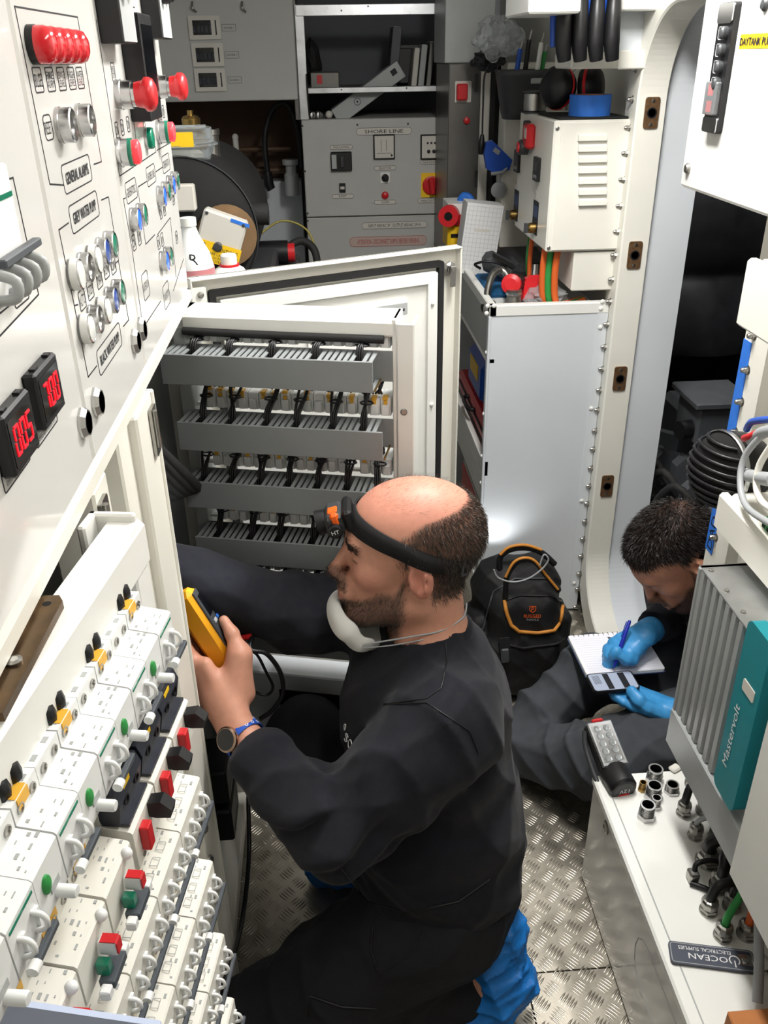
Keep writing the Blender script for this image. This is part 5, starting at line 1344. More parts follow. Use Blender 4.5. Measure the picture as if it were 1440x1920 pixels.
for (px, py, nm) in ((720, 275, 'a'), (808, 275, 'b')):
    M = spl(px, py); b = B(); b.box((0, 0, .006), (.082, .088, .012), .002, M); o = b.build('panel_gauge', M_black, sp, world=True)
    b = B(); b.box((0, 0, .0125), (.072, .078, .001), 0, M); b.build('dial', M_card, o, world=True)
    b = B()
    if nm == 'a':
        b.box((.0, -.022, .0133), (.056, .0015, .0006), 0, M); b.box((-.012, .004, .0133), (.0014, .044, .0006), 0, M); b.box((.008, .006, .0133), (.0014, .04, .0006), 0, M); b.lathe([(.004, .013), (.004, .015)], M @ Matrix.Translation((.028, -.03, 0)), 10)
    else:
        for i in range(3): b.lathe([(.004, .013), (.004, .0145)], M @ Matrix.Translation(((i - 1) * .014, .014, 0)), 10)
        for i in range(2): b.lathe([(.007, .013), (.007, .0145)], M @ Matrix.Translation(((i - .5) * .020, -.016, 0)), 10)
    tag(b.build('markings', M_ink, o, world=True), kind='stuff')
M = spl(722, 333); b = B(); b.plate(.036, .038, .003, 0, .004, (0, 0), M); o = b.build('selector_plate', M_white, sp, world=True)
b = B(); b.lathe([(.014, .004), (.014, .012), (.011, .014)], M, 18); b.box((0, 0, .02), (.008, .028, .014), .001, M @ Matrix.Rotation(.7, 4, 'Z')); b.build('selector_knob', M_black, o, world=True)
M = spl(722, 366); b = B(); b.lathe([(.014, 0), (.014, .006), (.011, .010), (.0003, .013)], M, 18); tag(b.build('red_lamp', M_red, sp, world=True), 'red indicator lamp')
M = spl(642, 352); b = B(); b.box((0, 0, .003), (.024, .034, .006), .001, M); o = b.build('rocker_switch', M_black, sp, world=True); b = B(); b.box((0, .0, .0065), (.016, .010, .002), 0, M); b.build('rocker', M_card, o, world=True)
M = spl(808, 347); b = B(); b.plate(.078, .09, .003, 0, .004, (0, 0), M); o = b.build('main_switch_plate', M_yellow, sp, world=True)
b = B(); b.lathe([(.034, .004), (.034, .012), (.028, .014)], M, 26); b.build('red_rosette', M_red, o, world=True)
b = B(); b.box((0, 0, .028), (.018, .062, .03), .004, M @ Matrix.Rotation(.15, 4, 'Z')); b.build('switch_handle', M_red, o, world=True)
for (px, py) in ((567, 236), (670, 234), (765, 232), (572, 321), (577, 400), (577, 414)):
    M = spl(px, py); b = B(); b.lathe([(.004, 0), (.004, .002)], M, 8); b.build('screw', M_dgrey, sp, world=True)
# far shelf with aluminium frame
fs_ = thing('aluminium_shelf', 'dark recess with bright aluminium shelf edges above the shore line panel', 'shelf', ((X0 + X1) / 2, SHY + .2, Z1_))
ztop = atY(700, 18, SHY).z; zs = atY(700, 168, SHY).z
b = B(); b.bb((X0 - .004, SHY - .004, Z1_), (X0 + .030, SHY + .01, ztop + .02), .002); b.build('upright', M_alu, fs_, world=True)
b = B(); b.bb((X0, SHY - .006, ztop - .018), (X1 + .1, SHY + .006, ztop + .018), .002); b.build('top_edge', M_alu, fs_, world=True)
b = B(); b.bb((X0 + .03, SHY - .006, zs - .010), (X1 + .04, SHY + .004, zs + .010), .002); b.build('shelf_edge', M_alu, fs_, world=True)
b = B(); b.bb((X0 + .02, SHY, zs - .004), (X1 + .04, 4.15, zs + .004)); b.build('shelf_board', M_dull, fs_, world=True)
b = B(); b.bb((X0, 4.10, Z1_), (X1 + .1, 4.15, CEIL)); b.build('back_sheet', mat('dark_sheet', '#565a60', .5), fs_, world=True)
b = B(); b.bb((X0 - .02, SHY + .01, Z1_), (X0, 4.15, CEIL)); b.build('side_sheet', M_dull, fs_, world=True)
for (px, py) in ((640, 168), (762, 165), (640, 20), (690, 12)):
    p = atY(px, py, SHY); b = B(); b.lathe([(.003, 0), (.003, .002)], face_ny((p.x, SHY - .006, p.z)), 8); b.build('screw', M_dgrey, fs_, world=True)
# things on the far shelf
p = atY(690, 175, 3.62)
t = thing('grey_carton', 'tilted grey carton with a round logo across the far shelf', 'box', M=Matrix.Translation((p.x, 3.60, p.z)) @ Matrix.Rotation(math.radians(-33), 4, 'Y'))
p0 = t.matrix_world.translation
b = B(); b.box((0, .06, .0), (.30, .11, .062), .002); b.build('body', M_grey, t)
b = B(); b.lathe([(.013, 0), (.011, .0005)], face_ny((-.05, .0045, 0)), 20, cap=False); b.box((-.05, .0042, .0), (.006, .001, .006)); b.box((.12, .0042, .006), (.022, .001, .02)); b.build('logo', M_ink, t)
for k, (px, w, h, m, lab) in enumerate(((775, .020, .13, M_card, 'pale grey book leaning furthest from the folders on the far shelf'), (788, .022, .14, M_grey, 'grey book between two others on the far shelf'), (802, .018, .15, M_dull, 'dark book standing beside the steel cupboard'), (735, .035, .20, M_bdark, 'dark blue folder standing tall on the far shelf'))):
    p = atY(px, 150, 3.66)
    t = thing('book', lab, 'book', M=Matrix.Translation((p.x, 3.66, zs + .0045)) @ Matrix.Rotation(math.radians(6), 4, 'Y'))
    b = B(); b.box((0, .05, h / 2), (w, .14, h), .002); b.build('cover', m, t)
    b = B(); b.box((0, .05, h - .002), (w * .7, .135, .006)); b.build('pages', M_paper, t)
t, s = solid('storage_bin', 'black storage bin on the far shelf behind the books', 'bin', (X0 + .37, 3.78, zs + .005), (X0 + .53, 4.0, zs + .15), M_black, .01)
b = B(); b.box((0, -s[1] / 2, s[2] - .01), (s[0] * 1.02, .01, .016), .003); b.build('rim', M_dgrey, t)
crumple('hose_coil', 'dark coiled hose in the corner of the far shelf', (X0 + .05, 3.75, zs + .09), (.035, .06, .08), M_rubber, 12, 'hose', .2)
t, s = solid('signal_box', 'dim red and grey small box at the end of the far shelf', 'box', (X0 + .04, 3.62, zs + .005), (X0 + .15, 3.75, zs + .06), M_dull, .004)
b = B(); b.box((-.02, -s[1] / 2, .03), (.02, .003, .03)); b.build('red_mark', M_red, t)
for k in range(3):
    p = atY(572 + k * 12, 217, 3.58); t = thing('chrome_cap', 'striped chrome cap lying on the shore line panel top', 'cap', M=align((p.x, 3.60, Z1_ + .0145), (.25, -1, 0)), group='chrome caps on the panel top')
    b = B(); b.lathe([(.014, 0), (.014, .02), (.010, .024), (.0003, .025)], None, 16); b.build('cap', M_chrome, t)
    b = B(); b.box((0, 0, .0255), (.004, .020, .001)); b.build('stripe', M_black, t)
p = atY(617, 217, 3.6); b = B(); b.sphere((p.x, 3.60, Z1_ + .014), .014); tag(b.build('beige_ball', M_card), 'small beige ball beside the chrome caps', 'ball')
# cable strip down the upright
b = B(); p = atY(575, 150, SHY - .012); b.tube([(p.x, SHY - .012, p.z + .02), (p.x + .001, SHY - .014, p.z - .06), (p.x + .004, SHY - .012, p.z - .12)], .003, 6, 4); tag(b.build('thin_lead', M_cable), 'thin black lead hanging over the aluminium shelf corner', 'cable')
# ---- left far: breaker box on the wall, brown recess, pipes
wbx = thing('breaker_enclosure', 'grey wall enclosure with three small breaker windows at the far left', 'enclosure', (-.35, 3.6, 1.42))
e1 = atY(559, 187, SHY); WZ0 = e1.z
b = B(); b.bb((-.685, SHY, WZ0), (e1.x, 4.2, CEIL - .002), .003); b.build('box', M_back, wbx, world=True)
for k, (px, py) in enumerate(((384, 52), (390, 103), (395, 150))):
    M = spl(px, py); b = B(); b.frame(.112, .074, .014, .003, 0, .010, (0, 0), M); o = b.build('window_frame', M_card, wbx, world=True)
    b = B(); b.box((0, 0, .002), (.086, .048, .003), 0, M); b.build('dark_pane', M_glassdk, o, world=True)
    b = B(); b.box((.03, 0, .006), (.014, .05, .006), .001, M)
    b.build('side_bar', M_card, o, world=True)
    b = B(); 
    for i in range(5): b.box((-.036 + i * .014, -.004, .005), (.010, .022, .004), .001, M)
    tag(b.build('breaker_levers', M_bdark, o, world=True), kind='stuff')
    M = spl(px + 45, py); b = B(); b.frame(.050, .022, .001, .002, 0, .0006, (0, 0), M); b.text('SHORE 1', .006, M, (0, 0), .0006, wid=.036); b.build('legend_plate', M_ink, wbx, world=True)
for px in (362, 455):
    p = atY(px, 16, SHY); b = B(); b.tube([(p.x, SHY - .004, p.z + .02), (p.x, SHY - .02, p.z), (p.x + .01, SHY - .004, p.z - .01)], .004, 6, 3); b.build('hook', M_steel, wbx, world=True)
b = B(); b.bb((-.69, 4.10, 0), (X0 - .02, 4.16, WZ0)); rp = b.build('recess_panel', M_wood); tag(rp, 'brown board at the back of the dark recess', 'board')
zl = atY(500, 345, 3.9).z
b = B(); b.bb((-.688, 3.98, 0), (X0 - .022, 4.09, zl), .003); tag(b.build('lower_liner', M_coolw), 'cool white liner panel low in the far recess', 'panel')
for k, (py, r, lab) in enumerate(((282, .012, 'upper horizontal copper-brown pipe in the recess'), (322, .014, 'lower horizontal copper-brown pipe in the recess'))):
    p = atY(490, py, 3.9); b = B(); b.cyl((-.33, 3.95, p.z), (-.12, 3.95, p.z), r); tag(b.build('pipe', mat('brown_pipe%d' % k, '#5a4433', .5, .3)), lab, 'pipe')
p = atY(442, 287, 3.9); b = B(); b.cyl((p.x, 3.94, p.z - .055), (p.x, 3.94, p.z + .055), .012); b.sphere((p.x, 3.94, p.z + .058), .014); b.sphere((p.x, 3.94, p.z - .058), .014); tag(b.build('tee_handle', M_bcream), 'cream T-handle valve on the recess pipes', 'valve')
p = atY(500, 250, 3.8); b = B(); b.tube([(p.x - .01, 3.85, p.z - .16), (p.x - .012, 3.85, p.z - .02), (p.x + .03, 3.85, p.z + .085), (p.x + .09, 3.85, p.z + .10), (p.x + .125, 3.85, p.z + .0), (p.x + .13, 3.85, p.z - .14)], .012, 9, 7); tag(b.build('black_hose', M_cable), 'black cable arching in the brown recess', 'cable')
b = B(); b.tube([(p.x - .012, 3.85, p.z - .15), (p.x - .01, 3.85, p.z - .20), (p.x + .0, 3.85, p.z - .22)], [.018, .022, .018], 10); tag(b.build('cable_plug', M_black), 'black plug on the end of the arching cable', 'plug')
p = atY(552, 345, 3.8); b = B(); b.lathe([(.030, 0), (.030, .08), (.022, .09), (.022, .12), (.034, .12), (.034, .14)], Matrix.Translation((p.x - .012, 3.85, p.z - .05)), 16); tag(b.build('shore_socket', M_grey), 'grey shore socket beside the switch panel', 'socket')
# ---- black boiler tank
tk = thing('boiler_tank', 'large black insulated boiler tank behind the cabinet door', 'tank', (-.40, 2.35, 0))
tc = atY(345, 442, 2.20)
TCx, TCz, TR = tc.x, tc.z, .176
MT = basis((TCx, 2.20, TCz), (1, 0, 0), (0, 0, 1), (0, -1, 0))
b = B(); b.lathe([(TR, -.55), (TR, -.02), (TR * .97, .0), (TR * .55, .012), (.0005, .014)], MT, 48, split=40); b.build('shell', M_rubber, tk, world=True)
b = B(); b.lathe([(TR + .002, -.022), (TR + .004, -.018), (TR + .002, -.012)], MT, 48, cap=False); b.build('seam_band', M_dgrey, tk, world=True)
p = atY(416, 440, 2.17); MJ = basis((p.x, 2.185, p.z), (math.cos(-.36), 0, math.sin(-.36)), (-math.sin(-.36), 0, math.cos(-.36)), (0, -1, 0))
b = B(); b.lathe([(.072, 0), (.072, .012)], MJ @ Matrix.Translation((.012, .0, 0)), 28); b.build('wood_disc', mat('dim_ply', '#7d6244', .75, var=.1), tk, world=True)
b = B(); b.box((0, 0, .032), (.105, .105, .042), .005, MJ); o = b.build('junction_cover', M_card, tk, world=True)
for sx in (-1, 1):
    for sy in (-1, 1):
        b = B(); b.lathe([(.004, .053), (.004, .0545)], MJ @ Matrix.Translation((sx * .044, sy * .044, 0)), 8); b.build('screw', M_dgrey, o, world=True)
b = B(); b.lathe([(.011, .053), (.011, .06), (.008, .062)], MJ @ Matrix.Translation((.0, -.022, 0)), 14); b.build('plug', M_dgrey, o, world=True)
b = B(); b.box((.035, .047, .0535), (.045, .008, .001), 0, MJ); b.build('blue_sticker', M_tape, o, world=True)
p2 = atY(415, 475, 2.14); MA = basis((p2.x - .005, 2.128, p2.z), (math.cos(-.32), 0, math.sin(-.32)), (-math.sin(-.32), 0, math.cos(-.32)), (0, -1, 0))
b = B(); b.box((0, 0, 0), (.100, .048, .001), 0, MA); o = b.build('warning_label', M_yellow, tk, world=True)
b = B(); b.text('ATTENZIONE', .0095, MA, (.012, .011), .0009, wid=.062); b.text('ISOLARE LA TENSIONE', .006, MA, (.004, -.002), .0009, wid=.085); b.text('PRIMA DI RIMUOVERE', .006, MA, (.004, -.0105), .0009, wid=.085); b.text('LA PROTEZIONE', .006, MA, (.0, -.0185), .0009, wid=.06)
b.prism([(-.046, .006), (-.030, .006), (-.038, .020)], .0006, .0009, MA); tag(b.build('lettering', M_ink, o, world=True), 'ATTENZIONE warning lettering')
b = B(); b.prism([(-.0425, .008), (-.0335, .008), (-.038, .0165)], .0009, .0011, MA); b.build('triangle', M_yellow, o, world=True)
p = atY(345, 372, 2.15); b = B(); b.box((p.x - .005, 2.165, p.z), (.06, .03, .06), .004, Matrix()); b.build('side_cover', M_card, tk, world=True)
p = atY(484, 408, 2.20); b = B(); b.cyl((TCx + TR - .01, 2.25, p.z), (TCx + TR + .03, 2.25, p.z), .026); b.build('port', M_rubber, tk, world=True)
b = B(); b.bb((TCx - .2, 2.22, 0), (TCx + .2, 2.70, TCz - TR + .05), .01); b.build('cradle', M_dgrey, tk, world=True)
# clear tub, valve and silencer on the tank
TT = TCz + TR
t = thing('clear_tub', 'clear plastic tub with a yellow label on the boiler tank', 'tub', (-.355, 2.30, TT - .022))
b = B(); b.lathe([(.066, 0), (.070, .006), (.080, .040), (.088, .042), (.088, .046), (.080, .048), (.078, .080), (.072, .082), (.070, .078)], Matrix.Scale(1.25, 4, (1, 0, 0)), 28); b.build('tub', M_clear, t)
b = B(); b.box((.02, -.083, .060), (.085, .002, .032)); b.build('yellow_label', M_yellow, t)
b = B(); b.box((0, 0, .020), (.11, .10, .030), .008); b.build('contents', M_bcream, t)
b = B(); b.tube([(-.1, -.06, .084), (.0, -.08, .085), (.09, -.055, .084)], .006, 7, 4); b.build('lid_rim', M_clear, t)
p = atY(360, 230, 2.75); t = thing('brass_valve', 'dull brass valve standing behind the clear tub', 'valve', (p.x, 2.45, p.z - .06))
p = atY(360, 245, 2.45); t.location = (p.x, 2.45, TT - .04); MW[t.name] = Matrix.Translation(t.location)
h = atY(360, 207, 2.45).z - (TT - .04)
b = B(); b.lathe([(.020, 0), (.020, h * .5), (.024, h * .5), (.024, h * .62), (.022, h * .63), (.024, h * .85), (.018, h * .9), (.008, h * .92), (.008, h)], None, 16); b.build('body', M_brass, t)
b = B(); b.lathe([(.0255, h * .52), (.0255, h * .6)], None, 6, smooth=False); b.build('hex_nut', M_brass, t)
p = atY(396, 265, 2.42); t = thing('steel_filter', 'short steel canister on top of the boiler tank', 'canister', M=Matrix.Translation((p.x - .004, 2.44, TT - .03)))
h = atY(396, 243, 2.42).z - (TT - .03)
b = B(); b.lathe([(.022, 0), (.022, h * .8), (.025, h * .82), (.025, h), (.019, h)], None, 24); b.build('canister', M_steel, t)
b = B(); b.lathe([(.019, h + .001), (.0003, h + .001)], None, 20); b.build('lid', M_dgrey, t)
# bottles behind the door
sbz = 1.13
b = B(); b.bb((-.62, 1.60, sbz - .02), (-.15, 1.90, sbz), .002); tag(b.build('ledge_board', M_coolw), 'white ledge behind the open cabinet door', 'ledge')
p = atY(362, 430, 1.78); t = thing('spray_bottle', 'white plastic bottle of pink commercial cleaner with handwriting', 'bottle', (p.x - .008, 1.78, sbz))
hb = atY(350, 408, 1.78).z - sbz
b = B(); b.lathe([(.040, 0), (.042, .006), (.042, hb * .55), (.036, hb * .68), (.018, hb * .85), (.014, hb * .92), (.014, hb * .96)], None, 24, split=60); b.build('bottle', M_bwhite, t)
b = B(); b.lathe([(.016, hb * .93), (.016, hb)], None, 16); b.build('cap', M_white, t)
b = B(); b.lathe([(.0425, hb * .48), (.0425, hb * .56)], None, 24, cap=False); b.build('pink_band', mat('pink_liquid', '#c07c80', .4), t)
b = B(); b.lathe([(.0424, hb * .16), (.0424, hb * .44)], None, 24, cap=False); o = b.build('label', M_paper, t)
b = B(); b.text('COMMERCIAL', .009, face_ny((.012, -.0408, hb * .24)), (0, 0), .001, wid=.05); b.build('lettering', M_navy, o)
b = B(); b.text('R', .022, face_ny((.008, -.036, hb * .66)), (0, 0), .001); b.build('handwriting', M_ink, t)
p = atY(429, 488, 1.86); t = thing('capped_bottle', 'squat white bottle with a red ring cap behind the open door', 'bottle', (p.x, 1.86, sbz))
hb = atY(429, 476, 1.86).z - sbz
b = B(); b.lathe([(.040, 0), (.042, .005), (.042, hb - .05), (.030, hb - .03), (.020, hb - .024)], None, 22, split=60); b.build('bottle', M_white, t)
b = B(); b.lathe([(.021, hb - .026), (.021, hb - .020)], None, 20); b.build('red_ring', M_red, t)
b = B(); b.lathe([(.017, hb - .020), (.017, hb - .003), (.014, hb)], None, 18); b.build('cap', M_bcream, t)
# pump and hoses low behind the door
p = atY(505, 470, 2.6); pm = thing('bilge_pump', 'small black pump with hoses behind the open door', 'pump', (p.x, 2.75, 0))
b = B(); b.bb((p.x - .07, 2.65, .0), (p.x + .08, 2.9, p.z - .07), .01); b.build('stand', M_dgrey, pm, world=True)
b = B(); b.cyl((p.x - .06, 2.72, p.z - .03), (p.x + .05, 2.72, p.z - .03), .036); b.bb((p.x - .05, 2.68, p.z - .07), (p.x + .04, 2.78, p.z - .06)); b.build('motor', M_black, pm, world=True)
b = B(); b.cyl((p.x + .05, 2.72, p.z - .03), (p.x + .07, 2.72, p.z - .03), .028); b.build('red_end', M_red, pm, world=True)
b = B(); b.tube([(p.x - .05, 2.74, p.z + .01), (p.x + .03, 2.8, p.z + .05), (p.x + .11, 2.8, p.z + .02), (p.x + .14, 2.75, p.z - .06)], .0035, 7, 5); tag(b.build('yellow_hose', mat('olive_hose', '#8f8440', .5), pm, world=True), 'yellow-green hose')
b = B(); b.tube([(p.x + .04, 2.72, p.z - .02), (p.x + .09, 2.74, p.z + .0), (p.x + .13, 2.74, p.z - .03), (p.x + .14, 2.7, p.z - .1)], .012, 8, 5); b.build('hose', M_rubber, pm, world=True)
# ================================================================== PEOPLE (implicit surfaces meshed with surface nets)
class Field:
    def __init__(s, lo, hi, h):
        s.lo = np.array(lo, np.float32); s.h = h
        s.n = np.maximum(np.ceil((np.array(hi) - np.array(lo)) / h).astype(int), 4)
        s.D = np.full(tuple(s.n), .25, np.float32)
    def region(s, lo, hi):
        a = np.clip(np.floor((np.array(lo) - s.lo) / s.h).astype(int), 0, s.n - 1)
        b = np.clip(np.ceil((np.array(hi) - s.lo) / s.h).astype(int) + 1, a + 1, s.n)
        sl = tuple(slice(int(a[i]), int(b[i])) for i in range(3))
        ax = [(s.lo[i] + s.h * np.arange(a[i], b[i])).astype(np.float32) for i in range(3)]
        return sl, np.meshgrid(*ax, indexing='ij', sparse=True)
    def comb(s, sl, d, k, sub):
        o = s.D[sl]
        if sub:
            d = -d
            if k <= 0: s.D[sl] = np.maximum(o, d)
            else:
                hh = np.clip(.5 + .5 * (d - o) / k, 0, 1); s.D[sl] = o * (1 - hh) + d * hh + k * hh * (1 - hh)
        else:
            if k <= 0: s.D[sl] = np.minimum(o, d)
            else:
                hh = np.clip(.5 + .5 * (o - d) / k, 0, 1); s.D[sl] = o * (1 - hh) + d * hh - k * hh * (1 - hh)
    def cone(s, a, b, ra, rb, k=.02, flat=None, sub=False):
        a = np.array(a, np.float32); b = np.array(b, np.float32); m = max(ra, rb) + k + .03
        lo = np.minimum(a, b) - m; hi = np.maximum(a, b) + m
        sl, (X, Y, Z) = s.region(lo, hi)
        ba = b - a; L2 = float(ba @ ba) + 1e-12
        x, y, z = X - a[0], Y - a[1], Z - a[2]
        t = np.clip((x * ba[0] + y * ba[1] + z * ba[2]) / L2, 0, 1)
        qx, qy, qz = x - t * ba[0], y - t * ba[1], z - t * ba[2]
        q2 = qx * qx + qy * qy + qz * qz
        if flat is not None:
            n, f = np.array(flat[0], float), flat[1]; n = n / np.linalg.norm(n)
            c = qx * n[0] + qy * n[1] + qz * n[2]; q2 = q2 + c * c * (f * f - 1)
        d = np.sqrt(q2) - (ra + (rb - ra) * t)
        s.comb(sl, d, k, sub); return s
    def chain(s, pts, k=.02, flat=None):
        for (a, ra), (b, rb) in zip(pts[:-1], pts[1:]): s.cone(a, b, ra, rb, k, flat)
        return s
    def ell(s, c, r, ax=None, k=.02, sub=False):
        c = np.array(c, np.float32); r = np.array(r, np.float32); m = float(r.max()) + k + .03
        sl, (X, Y, Z) = s.region(c - m, c + m)
        x, y, z = X - c[0], Y - c[1], Z - c[2]
        if ax is not None:
            u, v, w_ = [np.array(q, np.float32) for q in ax]
            x, y, z = x * u[0] + y * u[1] + z * u[2], x * v[0] + y * v[1] + z * v[2], x * w_[0] + y * w_[1] + z * w_[2]
        k0 = np.sqrt((x / r[0]) ** 2 + (y / r[1]) ** 2 + (z / r[2]) ** 2)
        k1 = np.sqrt((x / r[0] ** 2) ** 2 + (y / r[1] ** 2) ** 2 + (z / r[2] ** 2) ** 2) + 1e-6
        s.comb(sl, k0 * (k0 - 1) / k1, k, sub); return s
    def rbox(s, c, half, r, ax=None, k=.02, sub=False):
        c = np.array(c, np.float32); m = float(np.linalg.norm(half)) + k + .03
        sl, (X, Y, Z) = s.region(c - m, c + m)
        x, y, z = X - c[0], Y - c[1], Z - c[2]
        if ax is not None:
            u, v, w_ = [np.array(q, np.float32) for q in ax]
            x, y, z = x * u[0] + y * u[1] + z * u[2], x * v[0] + y * v[1] + z * v[2], x * w_[0] + y * w_[1] + z * w_[2]
        qx, qy, qz = np.abs(x) - half[0] + r, np.abs(y) - half[1] + r, np.abs(z) - half[2] + r
        d = np.sqrt(np.maximum(qx, 0) ** 2 + np.maximum(qy, 0) ** 2 + np.maximum(qz, 0) ** 2) + np.minimum(np.maximum(qx, np.maximum(qy, qz)), 0) - r
        s.comb(sl, d, k, sub); return s
    def half(s, p, n, k=.004):
        "keep the side of the plane that n points to"
        n = np.array(n, float); n /= np.linalg.norm(n)
        sl, (X, Y, Z) = s.region(s.lo, s.lo + s.h * s.n)
        d = -((X - p[0]) * n[0] + (Y - p[1]) * n[1] + (Z - p[2]) * n[2])
        s.D = np.maximum(s.D, d.astype(np.float32)); return s
    def cut(s, p, n, R):
        "remove what lies beyond plane (p, n) inside a ball of radius R"
        n = np.array(n, float); n /= np.linalg.norm(n); p = np.array(p, float)
        sl, (X, Y, Z) = s.region(p - R, p + R)
        x, y, z = X - p[0], Y - p[1], Z - p[2]
        d = np.maximum(-(x * n[0] + y * n[1] + z * n[2]), np.sqrt(x * x + y * y + z * z) - R)
        s.D[sl] = np.maximum(s.D[sl], -d); return s
    def disp(s, fn):
        sl, (X, Y, Z) = s.region(s.lo, s.lo + s.h * s.n); s.D = s.D + fn(X, Y, Z).astype(np.float32); return s
    def mesh(s):
        D = s.D; S = (D < 0)
        D = D.copy(); 
        c = np.zeros(tuple(s.n - 1), np.uint8)
        for dx in (0, 1):
            for dy in (0, 1):
                for dz in (0, 1): c += S[dx:dx + c.shape[0], dy:dy + c.shape[1], dz:dz + c.shape[2]]
        act = (c > 0) & (c < 8); idx = -np.ones(c.shape, np.int32); I = np.argwhere(act); idx[act] = np.arange(len(I))
        pos = np.zeros((len(I), 3)); cnt = np.zeros(len(I))
        off = [(i, j, k) for i in (0, 1) for j in (0, 1) for k in (0, 1)]
        for a in off:
            for ax in range(3):
                if a[ax]: continue
                b = list(a); b[ax] = 1
                A = D[I[:, 0] + a[0], I[:, 1] + a[1], I[:, 2] + a[2]]; Bv = D[I[:, 0] + b[0], I[:, 1] + b[1], I[:, 2] + b[2]]
                m = (A < 0) != (Bv < 0); t = A[m] / (A[m] - Bv[m])
                P = np.tile(np.array(a, float), (m.sum(), 1)); P[:, ax] += t
                pos[m] += P; cnt[m] += 1
        V = (I + pos / cnt[:, None]) * s.h + s.lo
        F = []
        for ax in range(3):
            o1, o2 = [(1, 2), (2, 0), (0, 1)][ax]
            sl0 = [slice(None)] * 3; sl1 = [slice(None)] * 3
            sl0[ax] = slice(0, -1); sl1[ax] = slice(1, None)
            ch = S[tuple(sl0)] != S[tuple(sl1)]; E = np.argwhere(ch)
            E = E[(E[:, o1] > 0) & (E[:, o2] > 0) & (E[:, o1] < s.n[o1] - 1) & (E[:, o2] < s.n[o2] - 1)]
            def cell(d1, d2):
                q = E.copy(); q[:, o1] -= d1; q[:, o2] -= d2; return idx[q[:, 0], q[:, 1], q[:, 2]]
            q = np.stack([cell(1, 1), cell(0, 1), cell(0, 0), cell(1, 0)], 1)
            neg = S[E[:, 0], E[:, 1], E[:, 2]]
            q[~neg] = q[~neg][:, ::-1]
            F.append(q)
        return V, np.concatenate(F)
def sdf_obj(F, name, m, parent=None, label=None, col=None, relax=2):
    V, Q = F.mesh()
    # light Laplacian smoothing
    e = np.concatenate([Q[:, [0, 1]], Q[:, [1, 2]], Q[:, [2, 3]], Q[:, [3, 0]]]); n = len(V)
    for _ in range(relax):
        acc = np.zeros_like(V); ct = np.zeros(n)
        np.add.at(acc, e[:, 0], V[e[:, 1]]); np.add.at(acc, e[:, 1], V[e[:, 0]]); np.add.at(ct, e[:, 0], 1); np.add.at(ct, e[:, 1], 1)
        V = V * .5 + .5 * acc / np.maximum(ct, 1)[:, None]
    me = bpy.data.meshes.new(name); o = bpy.data.objects.new(name, me)
    W = V
    if parent is not None:
        inv = np.array(MW[parent.name].inverted()); W = V @ inv[:3, :3].T + inv[:3, 3]; o.parent = parent; MW[o.name] = MW[parent.name].copy()
    me.vertices.add(n); me.vertices.foreach_set('co', W.astype(np.float32).ravel())
    me.loops.add(Q.size); me.loops.foreach_set('vertex_index', Q.astype(np.int32).ravel())
    me.polygons.add(len(Q)); me.polygons.foreach_set('loop_start', np.arange(0, Q.size, 4, dtype=np.int32)); me.polygons.foreach_set('loop_total', np.full(len(Q), 4, np.int32))
    me.polygons.foreach_set('use_smooth', np.ones(len(Q), bool))
    me.materials.append(m); me.update(calc_edges=True); me.validate()
    if col is not None:
        c = col(V); a = me.color_attributes.new('pigment', 'FLOAT_COLOR', 'POINT'); a.data.foreach_set('color', np.concatenate([c, np.ones((n, 1))], 1).astype(np.float32).ravel())
    COL.objects.link(o)
    if label: o['label'] = label
    nr = np.zeros((n, 3), np.float32); me.vertices.foreach_get('normal', nr.ravel()) if False else None
    return o, V, Q
def vnormals(V, Q):
    N = np.cross(V[Q[:, 2]] - V[Q[:, 0]], V[Q[:, 3]] - V[Q[:, 1]]); R = np.zeros_like(V)
    for k in range(4): np.add.at(R, Q[:, k], N)
    return R / (np.linalg.norm(R, axis=1, keepdims=True) + 1e-12)
def strands(name, parent, m, P, N, flow, ln, wd, rng, lift=.5, seg=2):
    "many short tapered hairs as thin two-sided blades"
    n = len(P); jit = rng.normal(size=(n, 3)) * .22
    d = N * lift + flow + jit; d /= np.linalg.norm(d, axis=1, keepdims=True)
    L = ln * rng.uniform(.6, 1.25, (n, 1)); sd = np.cross(d, rng.normal(size=(n, 3))); sd /= np.linalg.norm(sd, axis=1, keepdims=True) + 1e-9
    d2 = d * .55 + flow * .75 - N * .12; d2 /= np.linalg.norm(d2, axis=1, keepdims=True)
    p0 = P - N * .001; p1 = P + d * L * .5; p2 = p1 + d2 * L * .5
    V = np.stack([p0 - sd * wd / 2, p0 + sd * wd / 2, p1 + sd * wd * .42, p1 - sd * wd * .42, p2], 1).reshape(-1, 3)
    b = np.arange(n)[:, None] * 5
    F4 = b + np.array([[0, 1, 2, 3]]); F3 = b + np.array([[3, 2, 4]])
    inv = np.array(MW[parent.name].inverted()); V = V @ inv[:3, :3].T + inv[:3, 3]
    me = bpy.data.meshes.new(name); me.from_pydata(V.tolist(), [], F4.tolist() + F3.tolist()); me.materials.append(m); me.update()
    o = bpy.data.objects.new(name, me); o.parent = parent; MW[o.name] = MW[parent.name].copy(); COL.objects.link(o); o['kind'] = 'stuff'
    return o
def npv(*a): return np.array(a, float)
def nrm(v): v = np.array(v, float); return v / np.linalg.norm(v)
